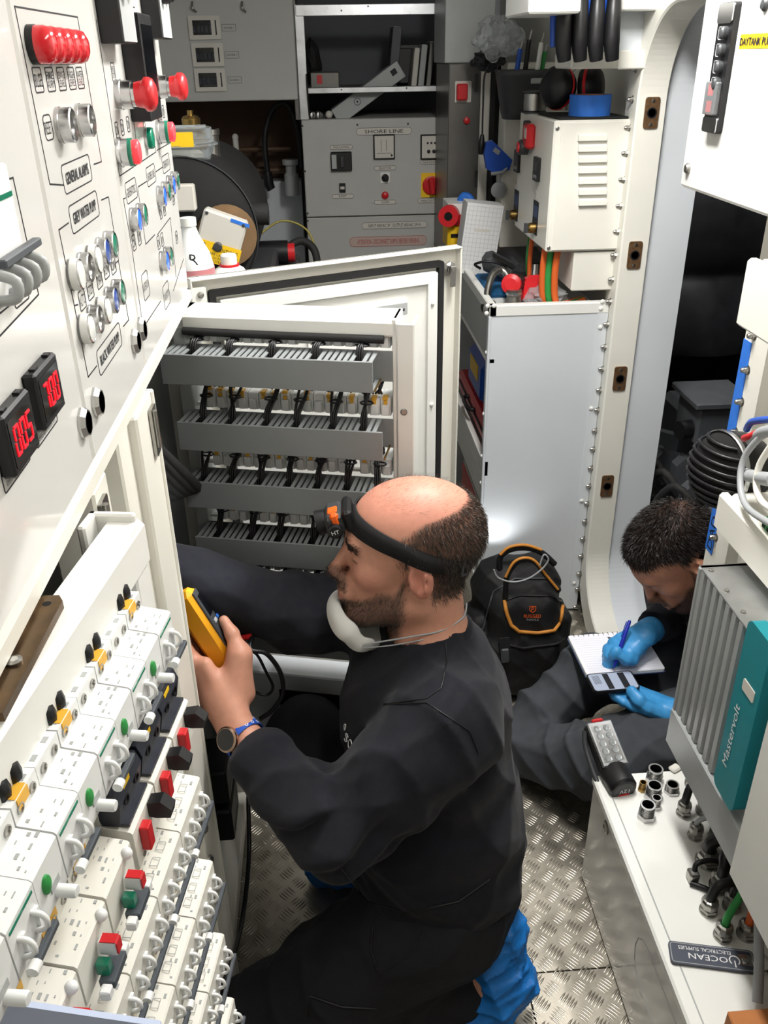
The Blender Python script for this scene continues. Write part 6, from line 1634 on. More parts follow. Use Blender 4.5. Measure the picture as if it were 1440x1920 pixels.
def wrinkle(amp, seeds):
    "cloth folds: sum of warped directional ripples"
    def f(X, Y, Z):
        r = 0
        for (dx, dy, dz, fr, ph, w) in seeds:
            s_ = dx * X + dy * Y + dz * Z
            g_ = np.sin(.5 * fr * s_ + ph + 2.2 * np.sin(9 * X + 5 * Z + ph) + 1.7 * np.sin(11 * Y - 7 * Z + 2 * ph))
            r = r + w * (.55 - (1 - np.abs(g_)) ** 1.6 * 1.6)
        return amp * r
    return f
SEEDS = [(.8, .3, .5, 62, .3, 1.), (.3, .2, -.9, 48, 1.7, .8), (-.5, .6, .6, 85, 2.9, .5), (.1, .9, .3, 40, 4., .6)]
class HeadFrame:
    def __init__(s, O, f, u, sc=1.):
        s.O = np.array(O, float); s.f = nrm(f); u = np.array(u, float); s.u = nrm(u - s.f * (u @ s.f)); s.l = np.cross(s.u, s.f); s.sc = sc
    def p(s, f, l, u): return s.O + s.sc * (s.f * f + s.l * l + s.u * u)
    def ax(s): return (s.f, s.l, s.u)
    def loc(s, V): q = (V - s.O) / s.sc; return np.stack([q @ s.f, q @ s.l, q @ s.u], 1)
def sculpt_head(F, H, neck_to, neck_r=(.056, .062)):
    p, s, A = H.p, H.sc, H.ax()
    E = lambda c, r, k=.02, sub=False: F.ell(p(*c), np.array(r) * s, A, k * s, sub)
    Cn = lambda a, b, ra, rb, k=.02, sub=False: F.cone(p(*a), p(*b), ra * s, rb * s, k * s, None, sub)
    E((-.008, 0, .050), (.098, .076, .082), 0); E((.030, 0, .045), (.068, .066, .064), .03)
    E((.040, 0, -.018), (.056, .057, .082), .03)
    for q in (-1, 1):
        Cn((.0, q * .048, -.055), (.072, q * .018, -.097), .023, .018, .03)
        E((.066, q * .040, -.010), (.024, .022, .022), .02)
        E((.104, q * .0125, -.036), (.011, .009, .008), .008)
    E((.084, 0, -.100), (.019, .022, .018), .02)
    Cn((.091, -.034, .033), (.091, .034, .033), .012, .012, .018)
    Cn((.096, 0, .022), (.116, 0, -.026), .0095, .0110, .010); E((.119, 0, -.030), (.011, .0115, .010), .008)
    for q in (-1, 1): E((.106, q * .035, .015), (.021, .020, .012), .010, True)
    for q in (-1, 1): E((.0835, q * .031, .014), (.0135, .016, .0125), .004)
    E((.094, 0, -.058), (.017, .032, .022), .014)
    Cn((.1075, -.014, -.0585), (.1075, .014, -.0585), .0062, .0062, .006); Cn((.1055, -.012, -.0705), (.1055, .012, -.0705), .0068, .0068, .006)
    F.ell(p(.114, 0, -.0645), np.array((.007, .026, .0018)) * s, A, .003, True)
    for q in (-1, 1):
        e = nrm(H.f * .25 + H.u * 1.0); g = nrm(H.f - e * (H.f @ e)); ax = (g, H.l, e)
        F.ell(p(-.006, q * .079, .004), np.array((.019, .0075, .032)) * s, ax, .008 * s)
        F.ell(p(-.003, q * .0865, .006), np.array((.0115, .0075, .020)) * s, ax, .004 * s, True)
        F.ell(p(.006, q * .083, -.004), np.array((.004, .004, .008)) * s, ax, .004 * s)
        F.cone(p(-.010, q * .087, .018), p(-.012, q * .086, -.010), .0022 * s, .0022 * s, .004)
    F.cone(p(-.022, 0, -.020), neck_to, neck_r[0], neck_r[1], .03)
def hand(F, W, palm_dir, back_n, fingers, thumb, s=1., inflate=0., palm_len=.085, k=.008):
    """W wrist; palm_dir; back_n normal out of the hand's back; fingers: 4 lists of points from the knuckle row (index..little); thumb: list of points"""
    d = nrm(palm_dir); n = nrm(np.array(back_n) - d * (np.array(back_n) @ d)); sdv = np.cross(d, n)
    for off, r in ((-.028, .013), (-.010, .0145), (.010, .014), (.027, .012)):
        F.cone(W + sdv * off * .55 * s + d * .01, W + d * palm_len * s + sdv * off * s, (.0165 + inflate), (r + inflate), .014)
    rad = [.0098, .0103, .0097, .0085]
    for j, pts in enumerate(fingers):
        rr = [rad[j] * q + inflate for q in (1.05, .97, .9, .8)]
        F.chain([(np.array(q), r) for q, r in zip(pts, rr)], k * .5)
    rr = [.0165 + inflate, .0125 + inflate, .0112 + inflate, .0092 + inflate]
    F.chain([(np.array(q), r) for q, r in zip(thumb, rr)], k)
def P3(px, py, Y): return np.array(atY(px, py, Y))

M_skin = mat('skin', '#c98f78', .5, var=.05, vscale=90, attr='pigment', bump=.12, bscale=700)
M_skin.node_tree.nodes['Principled BSDF'].inputs['Subsurface Weight'].default_value = .12
M_skin.node_tree.nodes['Principled BSDF'].inputs['Subsurface Radius'].default_value = (.006, .002, .001)
M_sweat = mat('navy_black_fleece', '#0c0e18', .92, var=.14, vscale=70, bump=.35, bscale=900)
M_sweat.node_tree.nodes['Principled BSDF'].inputs['Sheen Weight'].default_value = .06
M_trous = mat('charcoal_work_trousers', '#17181c', .85, var=.12, vscale=60, bump=.3, bscale=1100)
M_trous2 = mat('faded_grey_work_trousers', '#3c3f44', .88, var=.15, vscale=40, bump=.3, bscale=1000)
M_hair1 = mat('greying_brown_hair', '#43372f', .55, var=.35, vscale=300)
M_hair2 = mat('dark_brown_hair', '#1c1512', .45, var=.3, vscale=300)
M_nitrile = mat('blue_nitrile', '#3f93cf', .42, var=.06, vscale=50, bump=.25, bscale=160)
M_ppe = mat('blue_shoe_cover', '#1673c4', .45, var=.12, vscale=40, bump=.5, bscale=70, bdist=.004)
M_mask = mat('white_mask', '#e2e2de', .8, var=.03, bump=.2, bscale=500)
rng = np.random.default_rng(5)

# ------------------------------------------------------------------ KNEELING MAN
H1 = HeadFrame((.121, 1.190, .902), (-.99, .03, .10), (.10, .02, 1), 1.04)
neck1 = npv(.150, 1.175, .745)
lsh, rsh = npv(.160, 1.015, .700), npv(.085, 1.325, .720)
lel, lwr = npv(-.030, .935, .600), npv(-.172, 1.088, .640)
rel, rwr = npv(-.075, 1.285, .735), npv(-.300, 1.245, .865)
pel = npv(.150, 1.10, .27)
lhip, rhip = npv(.150, 1.02, .25), npv(.120, 1.19, .25)
lkn, lan = npv(-.19, .945, .085), npv(.165, .985, .085)
rkn, ran = npv(-.080, 1.320, .405), npv(.055, 1.315, .10)
# multimeter pose
mm_c = npv(*atY(379, 1188, 1.175)); mm_a = nrm((-.40, .05, .92)); mm_n = nrm(npv(.92, -.10, .40) - mm_a * (npv(.92, -.10, .40) @ mm_a)); mm_w = np.cross(mm_a, mm_n)
if mm_w[1] < 0: mm_w = -mm_w
mm_c = mm_c + mm_w * .040
man = thing('person', 'kneeling man in dark sweatshirt and headlamp testing with a yellow multimeter', 'person', (.10, 1.05, 0))
F = Field((-.36, .80, .0), (.36, 1.50, 1.08), .0034)
sculpt_head(F, H1, neck1)
F.ell((.15, 1.16, .58), (.12, .165, .17), None, .04); F.ell((.15, 1.12, .36), (.13, .15, .16), None, .05)
F.cone(neck1 + npv(0, 0, -.02), lsh, .06, .055, .04); F.cone(neck1 + npv(0, 0, -.02), rsh, .06, .055, .04)
F.chain([(lsh, .050), (lel, .034), (lwr, .029)], .015); F.chain([(rsh, .050), (rel, .036), (rwr, .029)], .015)
F.chain([(lhip, .085), (lkn, .06), (lan, .04)], .02); F.chain([(rhip, .085), (rkn, .06), (ran, .04)], .02)
F.cone(lan, lan + npv(.075, .01, .03), .036, .036, .02); F.cone(lan + npv(.075, .01, .03), npv(.215, .96, .035), .036, .028, .02)
F.cone(ran, ran + npv(-.11, .0, -.055), .036, .03, .02)
# left hand round the meter: thumb on the meter face side, fingers behind it
mb = mm_c - mm_a * .062
kn = [mm_c - mm_n * .036 - mm_w * .052 + mm_a * q for q in (-.012, -.034, -.055, -.074)]
fing = []
for j, c in enumerate(kn):
    fing.append([c, c + mm_w * .030 - mm_n * .006, c + mm_w * .058 - mm_n * .001 + mm_a * .003, c + mm_w * .075 + mm_n * .010])
th0 = lwr + (mb - lwr) * .42 + mm_n * .022
thumb = [th0, mb + mm_n * .040 - mm_w * .048 + mm_a * .004, mb + mm_n * .038 - mm_w * .026 + mm_a * .034, mb + mm_n * .031 - mm_w * .012 + mm_a * .056]
pd = (kn[1] + kn[2]) / 2 - lwr
hand(F, lwr, pd, -mm_n * .4 - mm_w, fing, thumb, 1.0, palm_len=np.linalg.norm(pd) * .92)
for c in kn: F.cone(lwr + pd * .55, c, .0165, .0115, .012)
F.cone(lwr + pd * .15, thumb[1], .020, .0155, .02); F.cone(lwr + pd * .45, thumb[1], .017, .013, .02)
F.cone(lwr, lwr + pd * .5, .026, .024, .02, (-mm_n * .4 - mm_w, 1.25))
# right hand (inside the cabinet)
d = nrm(rwr - rel)
hand(F, rwr, d, (0, -.3, 1), [[rwr + d * .085 + npv(0, q, 0), rwr + d * .115 + npv(0, q, -.01), rwr + d * .13 + npv(0, q, -.03), rwr + d * .13 + npv(0, q, -.045)] for q in (-.028, -.009, .010, .027)],
     [rwr + d * .03 + npv(0, -.025, 0), rwr + d * .06 + npv(0, -.045, -.01), rwr + d * .085 + npv(0, -.045, -.02), rwr + d * .10 + npv(0, -.04, -.03)])
SK = np.array(lin('#c79079')[:3]); SKR = np.array(lin('#c97c6c')[:3]); BRD = np.array(lin('#4c3c33')[:3]); STB = np.array(lin('#8a6a58')[:3]); LIP = np.array(lin('#a9625a')[:3]); DK = np.array(lin('#2a1f1a')[:3])
def sst(x, a, b): t = np.clip((x - a) / (b - a), 0, 1); return t * t * (3 - 2 * t)
def beard_mask(q):
    f, l, u = q[:, 0], np.abs(q[:, 1]), q[:, 2]
    line = -.034 - .030 * sst(f, .045, .085) + .045 * sst(-f, -.032, -.008)      # cheek line, sideburn rising in front of the ear
    m = sst(line - u, -.006, .010) * sst(f, .006, .022) * sst(u, -.145, -.118)
    m = np.maximum(m, sst(.030 - np.abs(u + .048), -.006, .004) * sst(f, .098, .103) * (l < .03) * (u > -.056) * .9)   # moustache
    lips = sst(.009 - np.abs(u + .0645), -.002, .003) * sst(f, .098, .104) * (l < .02)
    return m * (1 - lips), lips
def hair_mask(q):
    f, l, u = q[:, 0], np.abs(q[:, 1]), q[:, 2]
    edge = .036 - 1.0 * np.maximum(0, u - .062) * 1.15 - .05 * sst(u, .085, .12)
    side = sst(edge - f, -.004, .012) * sst(u, -.050, -.025) * sst(l - .02 + (-f) * 1.2, .0, .05)
    crown = 1 - sst(u, .104, .126) * sst(f, -.085, -.055)
    low = sst(u - (.014 - .9 * np.maximum(0, -f - .012)), .0, .012)
    ear = ((f > -.028) & (f < .016) & (l > .073) & (u < .034))
    return side * crown * np.where(ear, 0, 1) * np.maximum(low, sst(-f, .02, .035))
def col1(V):
    q = H1.loc(V); c = np.tile(SK, (len(V), 1)); near = np.linalg.norm(q, axis=1) < .20
    red = (sst(q[:, 2], .06, .1) * .35 + .5 * np.exp(-((q[:, 0] - .07) ** 2 + (np.abs(q[:, 1]) - .045) ** 2 + (q[:, 2] + .015) ** 2) / .0006) + .4 * np.exp(-((q[:, 0] - .12) ** 2 + q[:, 1] ** 2 + (q[:, 2] + .03) ** 2) / .0003)) * near
    red = np.maximum(red, (np.abs(q[:, 1]) > .078) * near * .5)
    c = c * (1 - red[:, None]) + SKR * red[:, None]
    bm, lp = beard_mask(q); hm = hair_mask(q)
    c = c * (1 - .72 * (bm * near)[:, None]) + BRD * .72 * (bm * near)[:, None]
    c = c * (1 - .55 * (lp * near)[:, None]) + LIP * .55 * (lp * near)[:, None]
    c = c * (1 - .65 * (hm * near)[:, None]) + BRD * .65 * (hm * near)[:, None]
    br = np.exp(-((q[:, 2] - .0330 - .10 * (np.abs(q[:, 1]) - .03)) / .0050) ** 2) * sst(np.abs(q[:, 1]), .008, .016) * sst(.052 - np.abs(q[:, 1]), 0, .01) * (q[:, 0] > .06) * near
    c = c * (1 - .9 * br[:, None]) + DK * .9 * br[:, None]
    ls = np.exp(-((q[:, 2] - .0095) / .0019) ** 2) * (np.abs(np.abs(q[:, 1]) - .0345) < .0125) * (q[:, 0] > .075) * (q[:, 0] < .099) * near
    return c * (1 - .9 * ls[:, None]) + DK * .9 * ls[:, None]
body, V1, Q1 = sdf_obj(F, 'body', M_skin, man, None, col1, relax=1)
N1 = vnormals(V1, Q1); q1 = H1.loc(V1); near = np.linalg.norm(q1, axis=1) < .19
def grow(name, mask, count, ln, wd, flowfn, m, lift, H, V, N, par):
    pr = mask / mask.sum(); ii = rng.choice(len(V), count, p=pr)
    P = V[ii] + rng.normal(size=(count, 3)) * .0012
    return strands(name, par, m, P, N[ii], flowfn(H.loc(P)), ln, wd, rng, lift)
def flow1(q): return (-.25 * H1.f + -.75 * H1.u)[None, :] * np.ones((len(q), 1))
grow('hair', hair_mask(q1) * near + 1e-12, 15000, .011, .0007, flow1, M_hair1, .7, H1, V1, N1, man)
top = near * (q1[:, 2] > .10) * sst(q1[:, 0], -.12, .06) * .25
grow('thin_crown_hair', top + 1e-12, 1100, .011, .00016, lambda q: (-.8 * H1.f)[None, :] * np.ones((len(q), 1)), M_hair1, .8, H1, V1, N1, man)
grow('beard', beard_mask(q1)[0] * near + 1e-12, 7000, .006, .0006, lambda q: (.15 * H1.f - .8 * H1.u)[None, :] * np.ones((len(q), 1)), M_hair1, .6, H1, V1, N1, man)
eb = near * np.exp(-((q1[:, 2] - .0330) / .0045) ** 2) * sst(np.abs(q1[:, 1]), .008, .016) * sst(.052 - np.abs(q1[:, 1]), 0, .01) * (q1[:, 0] > .06)
grow('eyebrows', eb + 1e-12, 900, .008, .0008, lambda q: (-.7 * H1.f + .1 * H1.u)[None, :] + H1.l[None, :] * np.sign(q[:, 1:2]) * .6, M_hair2, .4, H1, V1, N1, man)
# sweatshirt
def torso_folds(X, Y, Z):
    near_side = np.clip((1.12 - Y) / .12, 0, 1)
    up = lsh[None, None, None, :] if False else None
    t = np.exp(-((X - .17) ** 2 / .012 + (Z - .60) ** 2 / .020)) * near_side
    low = np.exp(-((Z - .34) / .07) ** 2)
    return .006 * t * np.sin(70 * (.55 * X + .85 * Z) + 2.5 * np.sin(14 * X)) + .005 * low * np.sin(60 * (Z + .35 * X) + 3 * np.sin(10 * Y + 8 * X))
F = Field((-.42, .78, .18), (.40, 1.48, .97), .0042)
F.ell((.140, 1.165, .60), (.150, .200, .175), None, .03); F.ell((.150, 1.12, .43), (.162, .188, .17), None, .05); F.ell((.160, 1.11, .32), (.160, .182, .11), None, .05)
F.cone(neck1 + npv(.004, 0, -.025), neck1 + npv(-.004, 0, .010), .082, .069, .03)
F.cone(neck1 + npv(.01, 0, -.05), lsh + npv(0, .02, .0), .075, .082, .04); F.cone(neck1 + npv(.01, 0, -.05), rsh, .075, .078, .04)
cuff = lwr + (lel - lwr) * .13
F.chain([(lsh, .088), (lsh * .5 + lel * .5 + npv(.0, 0, -.012), .080), (lel + npv(.012, -.002, -.02), .072), (lel * .55 + cuff * .45 + npv(0, 0, -.014), .060), (cuff + (lel - cuff) * .14, .046), (cuff, .040)], .018)
F.chain([(rsh, .085), (rel, .066), (rwr + (rel - rwr) * .05, .054)], .025)
wr1 = wrinkle(.0040, SEEDS)
F.disp(lambda X, Y, Z: wr1(X, Y, Z) * (1 - np.exp(-((X - neck1[0]) ** 2 + (Y - neck1[1]) ** 2 + (Z - neck1[2]) ** 2) / .012))); F.disp(torso_folds)
def elbow_folds(X, Y, Z):
    r = np.exp(-((X - lel[0]) ** 2 + (Y - lel[1]) ** 2 + (Z - lel[2]) ** 2) / .010)
    return -.013 * r * np.sin(95 * (.75 * X + .2 * Y - .55 * Z) + 3 * np.sin(16 * Z)) - .004 * np.exp(-((X - rel[0]) ** 2 + (Z - rel[2]) ** 2) / .012) * np.sin(85 * (X + .3 * Z))
F.disp(elbow_folds)
F.half((.15, 1.1, .262), (-.10, .22, 1.0)); F.cut(cuff, cuff - lel, .075); F.cone(neck1 + npv(-.012, 0, .02), neck1 + npv(-.02, 0, .10), .060, .075, 0, None, True)
sweat, _, _ = sdf_obj(F, 'sweatshirt', M_sweat, man, 'navy black crew neck sweatshirt', relax=1)
F = Field((-.28, .80, .0), (.40, 1.48, .52), .0045)
F.ell((.160, 1.105, .255), (.150, .175, .13), None, .03)
F.chain([(lhip + npv(-.01, 0, .0), .118), (lhip * .45 + lkn * .55, .098), (lkn + npv(.0, 0, .012), .082)], .04); F.chain([(lkn, .078), (lan * .7 + lkn * .3, .068), (lan + npv(.02, 0, 0), .058)], .03)
F.chain([(rhip, .115), (rkn, .085)], .04); F.chain([(rkn, .082), (ran + npv(0, 0, .02), .065)], .03)
F.disp(wrinkle(.0042, [(.5, .2, .8, 44, .3, 1.), (.7, .2, -.6, 38, 1.7, .8), (-.3, .5, .7, 66, 2.9, .5)]))
F.half((0, 0, .004), (0, 0, 1)); F.cut((.16, 1.1, .345), (0, 0, 1), .2)
sdf_obj(F, 'trousers', M_trous, man, 'charcoal work trousers', relax=1)
# seams and pocket on trousers, blue shoe covers
F = Field((.05, .84, .0), (.44, 1.12, .34), .0036)
F.chain([(npv(.245, 1.005, .175), .050), (npv(.270, .985, .10), .054), (npv(.225, .955, .045), .046)], .02); F.cone(npv(.275, 1.02, .20), npv(.25, 1.05, .22), .045, .04, .02)
F.disp(wrinkle(.0055, [(.9, .2, .3, 130, .3, 1.), (.3, .2, -.9, 180, 1.7, .8), (-.5, .6, .6, 240, 2.9, .5)])); F.half((0, 0, .003), (0, 0, 1))
o, _, _ = sdf_obj(F, 'shoe_cover', M_ppe, man, 'crumpled blue shoe cover', relax=1)
F = Field((-.30, 1.20, .0), (.10, 1.46, .22), .0045)
F.chain([(ran + npv(.01, 0, .02), .058), (ran + npv(-.02, 0, -.04), .060), (ran + npv(-.115, 0, -.055), .044)], .02); F.disp(wrinkle(.004, [(.9, .2, .3, 90, .3, 1.), (.3, .2, -.9, 120, 1.7, .8)])); F.half((0, 0, .003), (0, 0, 1))
sdf_obj(F, 'shoe_cover', M_ppe, man, None, relax=1)
# ------------------------------------------------------------------ what the kneeling man wears and holds
from mathutils.bvhtree import BVHTree
def bvh_of(V, Q): return BVHTree.FromPolygons([tuple(v) for v in V], [tuple(int(i) for i in q) for q in Q])
def mesh_world(o):
    M = MW[o.name]; me = o.data
    return [tuple(M @ v.co) for v in me.vertices], [tuple(p.vertices) for p in me.polygons]
def bvh_obj(o): v, f = mesh_world(o); return BVHTree.FromPolygons(v, f)
def cast(bv, px, py):
    h = bv.ray_cast(CAMP, ray(px, py)); return (h[0], h[1]) if h[0] is not None else (None, None)
def seam(bv, pts, par, r=.0011, name='seam', m=None, off=.0006, n=6):
    P = []
    for i in range(len(pts) - 1):
        for j in range(n):
            t = j / n; q = (pts[i][0] * (1 - t) + pts[i + 1][0] * t, pts[i][1] * (1 - t) + pts[i + 1][1] * t)
            h, nn = cast(bv, *q)
            if h is not None: P.append(h + nn * off)
    if len(P) > 2: b = B(); b.tube(P, r, 5); return b.build(name, m or M_cable, par, world=True)
man_trousers = [c for c in man.children if c.name.startswith('trousers')][0]
bv_s, bv_t = bvh_obj(sweat), bvh_obj(man_trousers)
seam(bv_s, [(835, 1205), (838, 1240), (828, 1290), (800, 1310), (720, 1320)], man)
seam(bv_s, [(720, 1320), (800, 1318), (880, 1370), (900, 1420)], man)
seam(bv_s, [(640, 1628), (690, 1690), (760, 1712), (860, 1690), (930, 1640)], man, .0016)
seam(bv_t, [(700, 1735), (695, 1780), (710, 1828)], man, .0018); seam(bv_t, [(710, 1828), (770, 1790), (800, 1740)], man, .0012)
seam(bv_t, [(582, 1868), (640, 1888), (720, 1892)], man, .0022); seam(bv_t, [(582, 1868), (578, 1915)], man, .0016)
h, nn = cast(bv_s, 652, 1388)
if h is not None:
    xa = Vector((0, 0, 1)).cross(nn).normalized(); ya = nn.cross(xa)
    M = basis(h + nn * .003, xa, ya, nn)
    b = B()
    b.tube([M @ Vector(p) for p in ((.004, .009, 0), (-.002, .012, 0), (-.006, .009, 0), (-.001, .005, 0), (.003, .001, 0), (-.002, -.003, 0), (-.007, -.001, 0))], .0010, 5, 3)
    b.tube([M @ Vector((.014 + .006 * math.cos(a), .003 + .0085 * math.sin(a), 0)) for a in [2 * PI * k / 12 for k in range(12)]], .0010, 5, 0, closed=True)
    b.tube([M @ Vector(p) for p in ((-.012, .012, 0), (-.016, .020, 0), (-.011, .024, 0), (-.010, .016, 0), (-.012, .012, 0))], .0009, 5, 3)
    tag(b.build('embroidered_logo', M_white_ink, man, world=True), 'white embroidered logo')
# ribbed collar round the neck
b = B(); nv = Vector(neck1); upn = Vector(nrm(np.array(H1.O) - neck1 + npv(-.02, 0, .12))); Mc = align(nv + Vector((-.006, 0, .014)), upn)
b.tube([Mc @ Vector((.0680 * math.cos(a), .0680 * math.sin(a), .003 * math.cos(2 * a))) for a in [2 * PI * k / 32 for k in range(32)]], .0115, 10, 0, closed=True); b.build('ribbed_collar', M_sweat, man, world=True)
# headlamp
hl = thing('headlamp', 'black and orange headlamp strapped round the kneeling man\'s head', 'headlamp', Vector(H1.p(.118, 0, .060)))
pts = []
qv = H1.loc(V1); nearv = qv[np.linalg.norm(qv, axis=1) < .16]
NB = 56
def band_u(a): return .040 + .030 * math.cos(a)
rows = {}
for off in (-.0135, 0, .0135):
    R = []
    for k in range(NB):
        a = 2 * PI * k / NB; u0 = band_u(a) + off
        an = np.arctan2(nearv[:, 1], nearv[:, 0] + .005); dd = np.abs((an - a + PI) % (2 * PI) - PI)
        sel = (dd < .09) & (np.abs(nearv[:, 2] - u0) < .007)
        r = np.hypot(nearv[sel, 0] + .005, nearv[sel, 1]); R.append(np.percentile(r, 70) if len(r) else .09)
    R = np.array(R); R = np.array([max(np.median([R[(k + j) % NB] for j in (-2, -1, 0, 1, 2)]), .5 * (R[k - 1] + R[(k + 1) % NB]) * .995) for k in range(NB)])
    R = np.array([np.mean([R[(k + j) % NB] for j in (-1, 0, 1)]) for k in range(NB)]); rows[off] = R
Rm = np.maximum(rows[-.0135], rows[0]) * .5 + .5 * rows[0]
b = B(); vs = []
for (off, ex) in ((-.0135, .0020), (-.0135, .0045), (.0135, .0045), (.0135, .0020)):
    for k in range(NB):
        a = 2 * PI * k / NB; r = rows[off][k] + ex
        vs.append(tuple(H1.p(r * math.cos(a) - .005, r * math.sin(a), band_u(a) + off)))
fs = [(i * NB + k, i * NB + (k + 1) % NB, ((i + 1) % 4) * NB + (k + 1) % NB, ((i + 1) % 4) * NB + k) for i in range(4) for k in range(NB)]
b.add(vs, fs, None, True); M_strap = mat('black_elastic', '#0f0f10', .8, var=.1, bump=.4, bscale=900); b.build('strap', M_strap, hl, world=True)
def hb(f, l, u): return Vector(H1.p(f, l, u))
a = 2.45; r = rows[0][int(a / (2 * PI) * NB)] + .0055
cb_ = H1.p(r * math.cos(a) - .005, r * math.sin(a), band_u(a)); Mb = basis(Vector(cb_), Vector(nrm(-math.sin(a) * H1.f + math.cos(a) * H1.l - .03 * math.sin(a) * H1.u * 8)), Vector(H1.u), Vector(nrm(math.cos(a) * H1.f + math.sin(a) * H1.l)))
b = B(); b.frame(.018, .026, .003, .002, 0, .0025, (0, 0), Mb); b.build('strap_buckle', M_dgrey, hl, world=True)
# lamp body on the forehead
dF = Vector(nrm(H1.f * .93 - H1.u * .36)); lV = Vector(H1.l); uV = dF.cross(lV) * -1
if uV.dot(Vector(H1.u)) < 0: uV = -uV
MLp = basis(hb(.104, 0, .068), lV, uV, dF)
b = B(); b.box((0, 0, .0), (.060, .040, .016), .005, MLp); b.build('mount', M_black, hl, world=True)
b = B(); b.box((0, 0, .022), (.056, .036, .032), .007, MLp); b.build('lamp_body', M_dgrey, hl, world=True)
b = B(); b.lathe([(.0185, .036), (.020, .044), (.0205, .052), (.018, .052), (.016, .046)], MLp, 24); b.build('bezel', M_black, hl, world=True)
b = B(); b.lathe([(.0165, .0475), (.0003, .049)], MLp, 22); b.build('lens', M_emit, hl, world=True)
b = B(); b.box((.024, .006, .020), (.012, .030, .014), .004, MLp); b.box((.008, .0185, .022), (.020, .004, .016), .002, MLp); tag(b.build('orange_trim', M_orange, hl, world=True), 'orange trim', kind='stuff')
b = B(); b.lathe([(.012, 0), (.012, .006), (.009, .008)], MLp @ Matrix.Translation((.029, -.006, .024)) @ Matrix.Rotation(PI / 2, 4, 'Y'), 16); o = b.build('pivot_cap', M_black, hl, world=True)
b = B(); b.text('HT', .007, MLp @ Matrix.Translation((.0372, -.006, .024)) @ basis((0, 0, 0), (0, 0, -1), (0, 1, 0), (1, 0, 0)), (0, 0), .0004); b.build('lettering', M_white_ink, o, world=True)
hlL = bpy.data.lights.new('headlamp_beam', 'SPOT'); hlL.energy = 2.2; hlL.spot_size = 1.3; hlL.spot_blend = .8; hlL.shadow_soft_size = .015; hlL.color = (.93, .97, 1)
hlo = bpy.data.objects.new('headlamp_beam', hlL); COL.objects.link(hlo)
hp = MLp @ Vector((0, 0, .056)); hlo.matrix_world = align(hp, -dF)
# mask
F = Field(H1.p(.08, 0, -.13) - .13, H1.p(.08, 0, -.13) + .13, .0022)
mc = H1.p(.078, 0, -.118); e1 = nrm(H1.f * .70 - H1.u * .72); e2 = H1.l; e3 = np.cross(e1, e2)
F.ell(mc + e1 * .006, (.034, .060, .058), (e1, e2, e3), 0); F.ell(mc - e1 * .026, (.040, .056, .056), (e1, e2, e3), .004, True)
F.disp(lambda X, Y, Z: .0016 * np.sin(150 * (e3[0] * (X - mc[0]) + e3[2] * (Z - mc[2])) + 2 * np.sin(40 * Y)))
mk = thing('dust_mask', 'white folded dust mask pulled down under the kneeling man\'s chin', 'mask', Vector(mc))
sdf_obj(F, 'cup', M_mask, mk, relax=1)
b = B(); b.tube([Vector(H1.p(f, l, u)) for f, l, u in ((.070, .058, -.128), (.03, .066, -.112), (-.01, .068, -.100), (-.05, .062, -.092), (-.085, .035, -.084), (-.095, .0, -.08))], .0016, 6, 6); b.build('elastic', M_cgry, mk, world=True)
b = B(); b.tube([Vector(H1.p(f, l, u)) for f, l, u in ((.072, .056, -.136), (.03, .066, -.122), (-.01, .068, -.110), (-.05, .062, -.101), (-.085, .035, -.094), (-.095, 0, -.09))], .0012, 6, 6); b.build('elastic', M_cgry, mk, world=True)
# watch
ax = Vector(nrm(lwr - lel)); wc = Vector(lwr) - ax * .006
pv = ray(426, 1385); tgt = CAMP + pv * ((wc - CAMP).length); nd = (tgt - wc); nd.normalize(); nd += (CAMP - wc).normalized() * 1.1; nd -= ax * nd.dot(ax); nd.normalize()
MWt = basis(wc, ax, nd.cross(ax), nd)
wt = thing('wristwatch', 'round dark smartwatch with a blue perforated strap on the left wrist', 'watch', M=MWt)
rw_ = .0335
b = B(); b.lathe([(rw_, -.010), (rw_ + .002, -.010), (rw_ + .002, .010), (rw_, .010), (rw_, -.010)], Matrix.Rotation(PI / 2, 4, 'Y'), 32, cap=False); b.build('strap', M_blue, wt)
for k in range(18):
    a = 2 * PI * k / 18
    for xx in (-.005, .005):
        if math.cos(a) > .55: continue
        b = B(); Mr = basis((xx, (rw_ + .002) * math.sin(a), (rw_ + .002) * math.cos(a)), (1, 0, 0), (0, math.cos(a), -math.sin(a)), (0, math.sin(a), math.cos(a)))
        b.lathe([(.0030, .0002), (.0018, .0003)], Mr, 10, cap=False); o = b.build('strap_hole', M_white_ink, wt)
b = B(); b.lathe([(.019, 0), (.0205, .003), (.0205, .008), (.018, .010), (.0165, .010)], Matrix.Translation((0, 0, rw_)), 28); b.build('case', mat('rose_steel', '#b79a86', .25, 1.), wt)
b = B(); b.lathe([(.0172, .0102), (.0003, .0106)], Matrix.Translation((0, 0, rw_)), 26); b.build('face', M_glassdk, wt)
